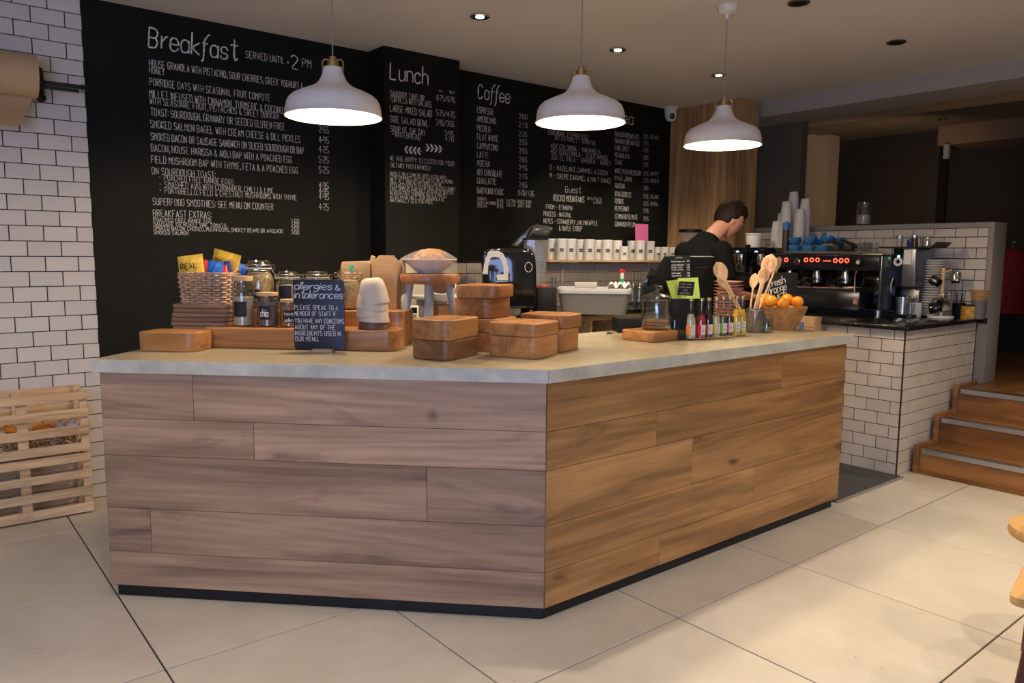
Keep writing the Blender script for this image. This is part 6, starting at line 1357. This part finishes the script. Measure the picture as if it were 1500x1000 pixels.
# grinder to the right
XG = 5.43; f3 = lambda px, py: onx(px, py, XG); yr, yl = f3(1341, 400).y, min(f3(1296, 400).y, yR-.012); zg = f3(1318, 363).z; zm = f3(1318, 420).z
g = thing('batch_brewer', 'steel and black boiler with white dial and green light on the bar', 'boiler', (XG, yr, ZS))
def hb_(a, b): return MB().bb((a[0]-XG, a[1]-yr, a[2]-ZS), (b[0]-XG, b[1]-yr, b[2]-ZS))
hb_((XG, yr, zm), (XG+.30, yl, zg)).build('upper_body', mat('bluish_steel', (.17, .18, .22), .3, .7), g, bev=.012, seg=3)
yp0, yp1 = f3(1323, 380).y, f3(1309, 380).y
hb_((XG-.004, yp0, zm+.003), (XG-.0005, yp1, zg-.003)).build('black_panel', BGLOSS, g)
hb_((XG+.10, yr+.01, ZS+.02), (XG+.29, yl-.01, zm-.001)).build('rear_column', STEELD, g, bev=.004)
hb_((XG+.0, yr+.01, ZS+.001), (XG+.29, yl-.01, ZS+.019)).build('base_plate', BMAT, g, bev=.003)
v = f3(1309, 436); MB().lathe([(0, 0), (.050, 0), (.052, .12), (.04, .13), (0, .13)], 28, (.05, min(v.y-yr, yl-yr-.056), .0195)).build('steel_container', STEEL, g, ang=40)
v = f3(1301.5, 383); MB().lathe([(.014, 0), (.030, 0), (.030, .012), (.020, .014), (.014, .010)], 24, (-.001, min(v.y-yr, yl-yr-.031), v.z-ZS), Matrix.Rotation(-PI/2, 3, 'Y'), close=True).build('white_dial', WHITE, g)
v = f3(1317, 375.5); MB().cyl(.009, 0, .003, 14, (-.004, v.y-yr, v.z-ZS), m=Matrix.Rotation(-PI/2, 3, 'Y')).build('green_light', mat('green_glow', (.05, .6, .25), .4, emit=(.15, 1.0, .45), es=5), g)
v0, v1 = f3(1323.5, 387), f3(1336, 366); hb_((XG-.0035, v1.y, v0.z), (XG-.001, v0.y, v1.z)).build('paper_note', WHITEM, g)
MB().tube([(-.01, f3(1309, 405).y-yr, zm-ZS+.06), (-.03, f3(1309, 405).y-yr, zm-ZS+.02), (-.03, f3(1309, 405).y-yr, zm-ZS-.03)], .008, 10).build('spout', STEEL, g)
# tray on top with shakers
q0, q1 = f3(1283, 362), f3(1366, 362)
t = thing('serving_tray', 'dark tray with upturned ends on top of the boiler', 'tray', (XG+.13, (q0.y+q1.y)/2, zg+.0005)); wy = abs(q0.y-q1.y)
MB().bb((-.12, -wy*.46, 0), (.12, wy*.46, .008)).add([(-.12, -wy*.46, 0), (.12, -wy*.46, 0), (.12, -wy*.5-.02, .035), (-.12, -wy*.5-.02, .035), (-.12, -wy*.46, .008), (.12, -wy*.46, .008), (.12, -wy*.5-.02, .04), (-.12, -wy*.5-.02, .04)], [(0, 3, 2, 1), (4, 5, 6, 7), (0, 1, 5, 4), (2, 3, 7, 6), (0, 4, 7, 3), (1, 2, 6, 5)]).build('tray_body', BMAT, t, smooth=False)
zt6 = zg+.0092
for i, (px, mt_, nm, lab) in enumerate(((1308, None, 'shaker', 'left glass shaker with a steel top on the dark tray'), (1330, None, 'shaker', 'right glass shaker with dark powder on the dark tray'))):
    q = f3(px, 355); s_ = thing('shaker', lab, 'shaker', (XG+.10, q.y, zt6), 0, 'shakers on the dark tray')
    MB().lathe([(0, 0), (.022, 0), (.022, .062), (0, .062)], 20).build('shaker_body', mat('cocoa_glass' if i else 'salt_glass', (.06, .03, .02) if i else (.35, .30, .26), .15), s_); MB().lathe([(0, .0625), (.0235, .0625), (.0235, .078), (0, .08)], 20).build('steel_top', STEEL, s_)
q = f3(1319.5, 355); o = MB().lathe([(0, 0), (.028, 0), (.032, .02), (.03, .05), (.02, .055), (0, .055)], 20).build('blue_pot', mat('deep_blue', (.02, .06, .30), .3), None, ang=50); o.location = (XG+.17, q.y, zt6); tag(o, 'deep blue pot between the two shakers', 'pot')
q = f3(1345, 355); o = MB().lathe([(0, 0), (.032, 0), (.040, .075), (.038, .075), (.030, .006), (0, .006)], 24).build('drinking_glass', GLASS, None, ang=50); o.location = (XG+.12, q.y, zt6); tag(o, 'clear glass tumbler at the right of the dark tray', 'glass')
# saucers
q = onx(1363, 428, 5.66); n = 22; zt7 = onx(1368, 381, 5.66).z; hh = (zt7-ZS)/n
sm = MB().lathe([(0, 0), (.042, 0), (.084, hh*.9), (.086, hh*1.0), (.084, hh*1.15), (.045, hh*.5), (0, hh*.5)], 32).mesh('saucer', WHITEC, ang=60)
for i in range(n):
    o = bpy.data.objects.new('saucer', sm); COL.objects.link(o); o.location = (5.66+random.uniform(-.002, .002), q.y+random.uniform(-.003, .003), ZS+i*hh); 
    tag(o, 'white saucer topping the tall stack beside the boiler' if i == n-1 else 'white saucer at the foot of the tall stack' if i == 0 else 'white saucer, %s from the top of the tall stack beside the boiler' % ordn(n-i), 'saucer', 'white saucers in the tall stack')
# mug tree with steel jugs
q = onz(1381.5, 466, ZS); h = zat(1385, 392, q)-ZS; T0 = Vector((q.x+.03, q.y+.03, ZS)); m_ = mpp(T0)
t = thing('mug_tree', 'wooden mug tree on a white round base hung with steel jugs', 'mug tree', T0, YAW-PI/2)
MB().lathe([(0, 0), (17*m_, 0), (17.5*m_, .006), (17*m_, .014), (0, .014)], 36).build('round_base', WHITE, t, ang=40)
MB().cyl(2.6*m_, .0145, h, 16).build('post', SPOON, t)
for z, a in ((h*.90, 0), (h*.90, PI), (h*.42, 0), (h*.42, PI)): MB().tube([(0, 0, z), (.05*math.cos(a), -.01, z+.02)], .006, 8).build('peg', SPOON, t)
def jug(loc, r, h, rx, rz, lab, m_=STEEL):
    o = MB().lathe([(0, 0), (r*.95, 0), (r, .006), (r*.92, h*.6), (r*.80, h*.85), (r*.84, h), (r*.80, h), (r*.76, h*.85), (r*.88, h*.6), (r*.94, .01), (0, .006)], 28)
    o.tube([(0, r*.85, h*.85), (0, r*1.5, h*.80), (0, r*1.55, h*.45), (0, r*1.0, h*.25)], .004, 8)
    j = o.build('steel_jug', m_, None, ang=50); j.location = loc; j.rotation_euler = (rx, 0, rz); tag(j, lab, 'jug', 'steel jugs around the mug tree')
D = depth(T0)
def P_(px, py, dd=0): return ond(px, py, D+dd)
jug(P_(1365, 409, -.01)+Vector((0, 0, 0)), .034, .06, R(115), YAW-PI/2+.5, 'small dark steel jug hanging at the upper left of the mug tree', STEELD)
jug(P_(1400, 400, -.0), .036, .065, R(160), YAW-PI/2-.4, 'small steel jug hanging upside down at the upper right of the mug tree')
jug(P_(1381, 447, -.05), .048, .10, R(60), YAW+R(55), 'large shiny steel jug tilted at the lower right of the mug tree')
jug(P_(1362, 452, -.02), .040, .07, R(80), YAW-PI/2+.9, 'black-bodied jug low at the left of the mug tree', BGLOSS)
# small things round the mug tree
q = onz(1342, 465, ZS); o = MB().box((0, 0, .05), (.07, .03, .10)).build('white_card_box', WHITEM, None, bev=.002); o.location = (q.x+.05, q.y+.03, ZS); o.rotation_euler = (0, 0, YAW-PI/2); tag(o, 'white card box behind the spoon glass on the bar', 'box')
q = onz(1334, 466, ZS); t = thing('spoon_glass', 'glass of teaspoons at the front edge of the bar', 'glass', (q.x+.03, q.y+.02, ZS))
MB().lathe([(0, 0), (.026, 0), (.035, .095), (.0335, .095), (.024, .008), (0, .008)], 24).build('glass_body', GLASS, t, ang=50)
for k in range(5):
    a = k*1.3; s_ = MB(); s_.tube([(.008*math.cos(a), .008*math.sin(a), .010), (.026*math.cos(a), .026*math.sin(a), .12)], .0022, 6).ball((.030*math.cos(a), .030*math.sin(a), .137), .012, 8, 6, (.8, .4, 1.3)); s_.build('teaspoon', STEEL, t)
q = onz(1420, 462, ZS); q = Vector((5.72, onx(1419, 455, 5.72).y, ZS))
t = thing('patterned_tin', 'small yellow and red patterned tin near the partition end', 'tin', q); MB().cyl(.048, 0, .085, 28).build('tin_body', mat('patterned_tin', (.50, .26, .04), .35, var=.7, vs=26), t); MB().lathe([(.0475, .0855), (.050, .0855), (.050, .094), (.0475, .094)], 28, close=True).build('tin_rim', BMAT, t)
q = Vector((5.74, onx(1434, 450, 5.74).y, ZS)); t = thing('sugar_pot', 'grey pot topped with a small wicker basket at the end of the bar', 'pot', q)
zk = onx(1436, 439, 5.74).z-ZS; zk2 = onx(1436, 426, 5.74).z-ZS
MB().lathe([(0, 0), (.040, 0), (.046, zk), (0, zk)], 24).build('pot_body', mat('grey_stoneware', (.12, .12, .12), .5), t, ang=40)
m = MB()
for k in range(5): m.tube([((.045+.004*k)*math.cos(a*PI/10+k), (.045+.004*k)*math.sin(a*PI/10+k), zk+.002+(zk2-zk)*k/4) for a in range(20)], .0045, 5, closed=True)
m.build('basket_weave', mat('yellow_wicker', (.42, .24, .08), .7), t)
q = Vector((5.76, onx(1405, 445, 5.76).y, ZS)); t = thing('stirrer_pot', 'black pot of dark stirrers beside the partition tiles', 'pot', q)
MB().lathe([(0, 0), (.038, 0), (.042, .10), (.038, .10), (.034, .006), (0, .006)], 24).build('pot_body', BMAT, t, ang=40)
for k in range(6): MB().tube([(.015*math.cos(k), .015*math.sin(k), .008), (.034*math.cos(k), .034*math.sin(k), .17+.008*(k % 3))], .002, 5).build('stirrer', BMAT, t)
# jar on top of the partition
q = onx(1264.5, 328, 5.95); m_ = mpp(q); h = zat(1264.5, 296.5, q)-1.6005; r = 10*m_
t = thing('glass_jar', 'squat glass jar standing on top of the tiled partition', 'jar', (5.95, q.y, 1.6005))
MB().lathe([(0, 0), (r*.9, 0), (r, .01), (r, h*.72), (r*.82, h*.82), (r*.9, h*.86), (r*.9, h), (r*.84, h), (r*.76, h*.83), (r*.94, h*.70), (r*.94, .012), (0, .006)], 28).build('glass_body', GLASS, t, ang=50)
stuff(MB().lathe([(0, .007), (r*.90, .012), (r*.92, h*.45), (0, h*.5)], 20).build('white_sugar', mat('white_sugar', (.5, .45, .38), .7, var=.2, vs=90), t))
# kraft carton in front of the bar cabinet
t = thing('kraft_carton', 'kraft cardboard carton with a blue mark behind the fruit bowl', 'carton', (4.60, 2.86, .6), 0)
a = onx(1193, 470, 4.6); b = onx(1150, 470, 4.6); zc0 = onx(1180, 464, 4.6).z
t.location = (4.6, a.y, 0); H_ = zc0
MB().bb((0, .0, .0), (.09, b.y-a.y, H_)).build('carton_body', KRAFT, t, bev=.003)
v = onx(1174, 478, 4.6); MB().bb((-.002, v.y-a.y-.018, v.z-.03), (-.0005, v.y-a.y+.018, v.z+.028)).build('blue_mark', mat('blue_print', (.08, .12, .28), .6), t, smooth=False)
MB().bb((-.001, .002, H_*.93), (-.0003, b.y-a.y-.002, H_*.935)).build('flap_edge', mat('kraft_dark', (.25, .14, .06), .8), t, smooth=False)
# blurred red coat far right in the upper room
q = ond(1482, 400, 6.85); t = thing('red_coat', 'red coat hanging in the dark upper room at the far right', 'coat', q)
m = MB(); secs = [(.02, .05, .22), (.10, .14, .20), (.13, .2, .1), (.12, .2, -.1), (.15, .24, -.35), (.14, .22, -.36)]
m.lathe([(0, .23)]+[(b_, z) for a_, b_, z in secs]+[(0, -.36)], 24, sq=.45); m.build('coat_body', mat('dull_red', (.30, .02, .012), .8), t, ang=60)
MB().tube([(-.12, 0, .15), (-.22, 0, -.05), (-.23, 0, -.3)], [.05, .055, .045], 12).build('sleeve', bpy.data.materials['dull_red'], t); MB().tube([(.12, 0, .15), (.22, 0, -.05), (.23, 0, -.3)], [.05, .055, .045], 12).build('sleeve', bpy.data.materials['dull_red'], t)
MB().tube([(0, 0, .22), (0, .01, .27), (.02, .02, .29), (0.03, .0, .27)], .004, 6).build('hanger_hook', STEEL, t)

# ================= NEAR RIGHT: TABLE AND STOOL CUT BY THE FRAME =================
DW = mat('dark_walnut_leg', (.07, .02, .018), .4)
e0 = onz(1477, 872, .45); e1_ = onz(1500, 824, .45); dx_ = (e1_-e0).normalized(); nx_ = Vector((dx_.y, -dx_.x, 0))
t = thing('square_stool', 'square oak stool with dark splayed legs at the lower right edge', 'stool', (e0.x, e0.y, 0))
def sq(x, y): return dx_*x+nx_*y
m = MB(); pl = [sq(x, y) for x, y in rrect(.40, .38, .03, 6, .20, .19)]; m.prism([(v.x, v.y) for v in pl], .424, .45); m.build('seat', TABLEW, t, bev=.004, seg=3, bang=60)
for x, y in ((.06, .07), (.34, .07), (.06, .32), (.34, .32)):
    a_ = sq(x, y); b_ = sq(x+(.05 if x > .2 else -.05), y+(.05 if y > .2 else -.05)); MB().tube([a_+Vector((0, 0, .4235)), b_], [.020, .014], 14).build('leg', DW, t)
for y in (.07, .32): a_, b_ = sq(.07, y), sq(.33, y); MB().tube([a_+Vector((0, 0, .40)), b_+Vector((0, 0, .40))], .012, 10).build('rail', DW, t)
q = onz(1492, 776, .45); r = .17; c = Vector((q.x, q.y, 0))+Vector((RT.x, RT.y, 0))*r
t = thing('round_stool', 'round wooden stool just entering the view at the right edge', 'stool', c)
MB().lathe([(0, .415), (r, .415), (r+.003, .425), (r, .447), (r-.008, .45), (0, .45)], 36).build('seat', TABLEW, t, ang=40)
for k in range(4): a = k*PI/2+.4; MB().tube([(r*.45*math.cos(a), r*.45*math.sin(a), .4145), (r*.55*math.cos(a), r*.55*math.sin(a), 0)], [.016, .012], 12).build('leg', DW, t)

# ================= BARISTA =================
SKIN = mat('skin', (.42, .21, .145), .5, var=.06, vs=20)
TEE = mat('black_tee', (.004, .004, .0045), .9, spec=.08); HAIR = mat('dark_hair', (.010, .006, .0045), .6, spec=.2, bump=.8, bs=180); TROU = mat('dark_trousers', (.02, .02, .025), .85); SHOE = mat('black_shoe', (.015, .015, .015), .5)
def loft(m, secs, n=24):
    """secs: (centre, half forward, half sideways, tilt) ellipses"""
    vs = []
    for c_, a_, b_, tl in secs:
        for i in range(n):
            t_ = 2*PI*i/n; v = Vector((a_*math.cos(t_), b_*math.sin(t_), 0)); v = Matrix.Rotation(tl, 3, 'Y') @ v; vs.append(v+Vector(c_))
    L_ = len(secs); m.add(vs, [(j*n+i, j*n+(i+1) % n, (j+1)*n+(i+1) % n, (j+1)*n+i) for j in range(L_-1) for i in range(n)]+[tuple(range(n))[::-1], tuple((L_-1)*n+i for i in range(n))])
def remeshed(m, name, mt, parent, vox=.009, sm=4):
    o = m.build(name, mt, None, smooth=False)
    md = o.modifiers.new('r', 'REMESH'); md.mode = 'VOXEL'; md.voxel_size = vox
    s_ = o.modifiers.new('s', 'SMOOTH'); s_.factor = .5; s_.iterations = sm
    dg = bpy.context.evaluated_depsgraph_get(); me = bpy.data.meshes.new_from_object(o.evaluated_get(dg)); old = o.data
    o.modifiers.clear(); o.data = me; bpy.data.meshes.remove(old); me.name = name
    me.shade_smooth(); o.parent = parent; return o
hd = ond(1068.5, 322, 5.02)
HL = Vector((.285, 0, 1.60))             # head centre in the body frame
face = R(-14)
per = thing('person', 'man with short dark hair in a black t-shirt looking down, facing the coffee machines', 'person', (hd.x-HL.x*math.cos(face), hd.y-HL.x*math.sin(face), 0), face)
sc = hd.z/HL.z
per.scale = (sc, sc, sc)
def arm(m, s, r0=1, full=True):
    sh_, el, wr = Vector((.075, s*.185, 1.385)), Vector((.09, s*.255, 1.12)), Vector((.335, s*.165, 1.10))
    m.ball(sh_, .062*r0, 14, 10); m.tube([sh_, sh_.lerp(el, .5)+Vector((0, s*.006, 0)), el], [.054*r0, .048*r0, .040*r0], 14); m.ball(el, .040*r0, 12, 8)
    if full:
        m.tube([el, el.lerp(wr, .35), wr], [.040, .041, .026], 14)
        pd = (wr-el).normalized(); up = Vector((0, 0, 1)); sd = pd.cross(up).normalized()*-s
        pc_ = wr+pd*.045; m.ball(pc_, .040, 14, 10, (1.15, .95, .42), Matrix.Rotation(math.atan2(pd.y, pd.x), 3, 'Z'))
        for k, (o_, ln_) in enumerate(((-.027, .070), (-.009, .080), (.009, .076), (.027, .060))):
            b = pc_+pd*.036+sd*o_; m.tube([b-pd*.02, b+pd*ln_*.42+up*-.004, b+pd*ln_*.75+up*-.022, b+pd*ln_*.88+up*-.042], [.0095, .009, .008, .0065], 10)
        b = pc_-sd*.030-pd*.01; m.tube([b+sd*.01, b-sd*.018+pd*.020-up*.008, b-sd*.020+pd*.048-up*.020], [.012, .010, .0075], 10)
m = MB()
loft(m, [((-.01, 0, .86), .10, .155, 0), ((0, 0, .95), .105, .16, 0), ((.015, 0, 1.05), .095, .14, .1), ((.03, 0, 1.15), .10, .145, .15), ((.05, 0, 1.26), .112, .165, .2), ((.065, 0, 1.36), .105, .17, .25), ((.085, 0, 1.43), .08, .12, .3), ((.10, 0, 1.46), .062, .075, .4)])
m.tube([(.095, 0, 1.42), (.145, 0, 1.485), (.205, 0, 1.54), (.25, 0, 1.58)], [.072, .057, .054, .056], 16)
for s in (-1, 1):
    arm(m, s)
    m.tube([(-.01, s*.085, .90), (.015, s*.095, .68), (.0, s*.10, .48), (-.015, s*.10, .30), (-.03, s*.10, .08)], [.090, .076, .054, .050, .034], 16)
    m.ball((.03, s*.105, .045), .05, 14, 10, (2.0, .8, .7))
# head: shaped ball turned down
Rh = Matrix.Rotation(R(-16), 3, 'Z') @ Matrix.Rotation(R(24), 3, 'Y'); h_ = MB(); h_.ball((0, 0, 0), 1, 40, 28)
vs = []
for x, y, z in h_.v:
    v = Vector((x, y, z)); X = v.x*.098; Y = v.y*.077; Z = v.z*.117
    if z < 0: k = -z; Y *= 1-.30*k*k-.1*k; X = X*(1-.22*k) + .016*k
    if x > 0 and abs(y) < .75: X *= 1-.07*(1-abs(y))                     # flatten the face
    if x > 0: 
        X += .026*math.exp(-((y/.13)**2)-((z+.17)/.16)**2)               # nose
        X -= .010*math.exp(-(((abs(y)-.34)/.15)**2)-((z-.02)/.10)**2)     # eye sockets
        X += .007*math.exp(-((y/.55)**2)-((z-.17)/.09)**2)               # brow
        X += .008*math.exp(-((y/.25)**2)-((z+.50)/.07)**2)-.004*math.exp(-((y/.3)**2)-((z+.57)/.03)**2)+.006*math.exp(-((y/.25)**2)-((z+.63)/.06)**2)
        X += .012*math.exp(-((y/.3)**2)-((z+.88)/.14)**2)                # chin
    else: X *= 1.03 if z > -.2 else 1-.35*(-z-.2)
    vs.append(Rh @ Vector((X, Y, Z))+HL)
m.add(vs, h_.f)
for s in (-1, 1):
    m.ball(Rh @ Vector((-.006, s*.076, -.012))+HL, .030, 12, 10, (.55, .28, 1.0), Rh @ Matrix.Rotation(R(-12), 3, 'Y'))
body = remeshed(m, 'body', SKIN, per, .0075, 3)
for s in (-1, 1):
    MB().ball(Rh @ Vector((.0775, s*.029, .003))+HL, .0105, 14, 10).build('eye', mat('eye_white', (.7, .68, .64), .2) if 'eye_white' not in bpy.data.materials else bpy.data.materials['eye_white'], body)
    MB().tube([Rh @ Vector((.094, s*.013, .021))+HL, Rh @ Vector((.094, s*.03, .026))+HL, Rh @ Vector((.084, s*.047, .020))+HL], [.0035, .004, .0025], 8).build('eyebrow', HAIR, body)
# hair cap: follows the skull, short at the sides, fuller on top
hm = MB(); hm.ball((0, 0, 0), 1, 48, 32); keep = []; hv = []
for x, y, z in hm.v:
    X = x*.098; Y = y*.077; Z = z*.117
    if z < 0: k = -z; Y *= 1-.30*k*k-.1*k; X = X*(1-.22*k)
    g_ = 1.065+.10*max(0, z)+.035*max(0, z)*math.sin(17*x+9*y)*.5+(.05*max(0, z) if x > 0 else .02)
    lim = .42-.05*x if x > .45 else (.42-1.15*(.45-x) if x > -.05 else max(-.62, -.155-.9*(-.05-x)))
    if z < lim: g_ = .955
    X *= g_; Y *= g_; Z *= g_
    if x > .5 and z > .42: X += .010; Z += .006
    hv.append(Rh @ Vector((X-.002, Y, Z+.002))+HL)
hm.v = [tuple(v) for v in hv]; remeshed(hm, 'hair', HAIR, per, .005, 1)
m = MB()
loft(m, [((-.01, 0, .88), .125, .175, 0), ((0, 0, .97), .125, .175, 0), ((.015, 0, 1.05), .115, .16, .1), ((.03, 0, 1.15), .118, .163, .15), ((.05, 0, 1.26), .130, .182, .2), ((.065, 0, 1.36), .122, .188, .25), ((.085, 0, 1.432), .096, .138, .3), ((.108, 0, 1.468), .078, .088, .45), ((.128, 0, 1.492), .066, .070, .55)])
for s in (-1, 1):
    sh_, el = Vector((.075, s*.185, 1.385)), Vector((.09, s*.255, 1.12)); m.ball(sh_, .074, 14, 10); m.tube([sh_, sh_.lerp(el, .35), sh_.lerp(el, .72)], [.070, .066, .064], 16)
remeshed(m, 't_shirt', TEE, per, .009, 4)
m = MB(); loft(m, [((-.01, 0, .80), .12, .172, 0), ((-.01, 0, .86), .118, .172, 0), ((0, 0, .95), .118, .17, 0)])
for s in (-1, 1): m.tube([(-.01, s*.085, .90), (.015, s*.095, .68), (.0, s*.10, .48), (-.015, s*.10, .30), (-.03, s*.10, .07)], [.104, .092, .074, .068, .060], 18)
remeshed(m, 'trousers', TROU, per, .010, 3)
for s in (-1, 1):
    m = MB(); m.ball((.035, s*.105, .045), .052, 18, 12, (2.35, .95, .8)); m.v = [(x, y, max(.010, z)) for x, y, z in m.v]; m.build('shoe', SHOE, per, ang=60)
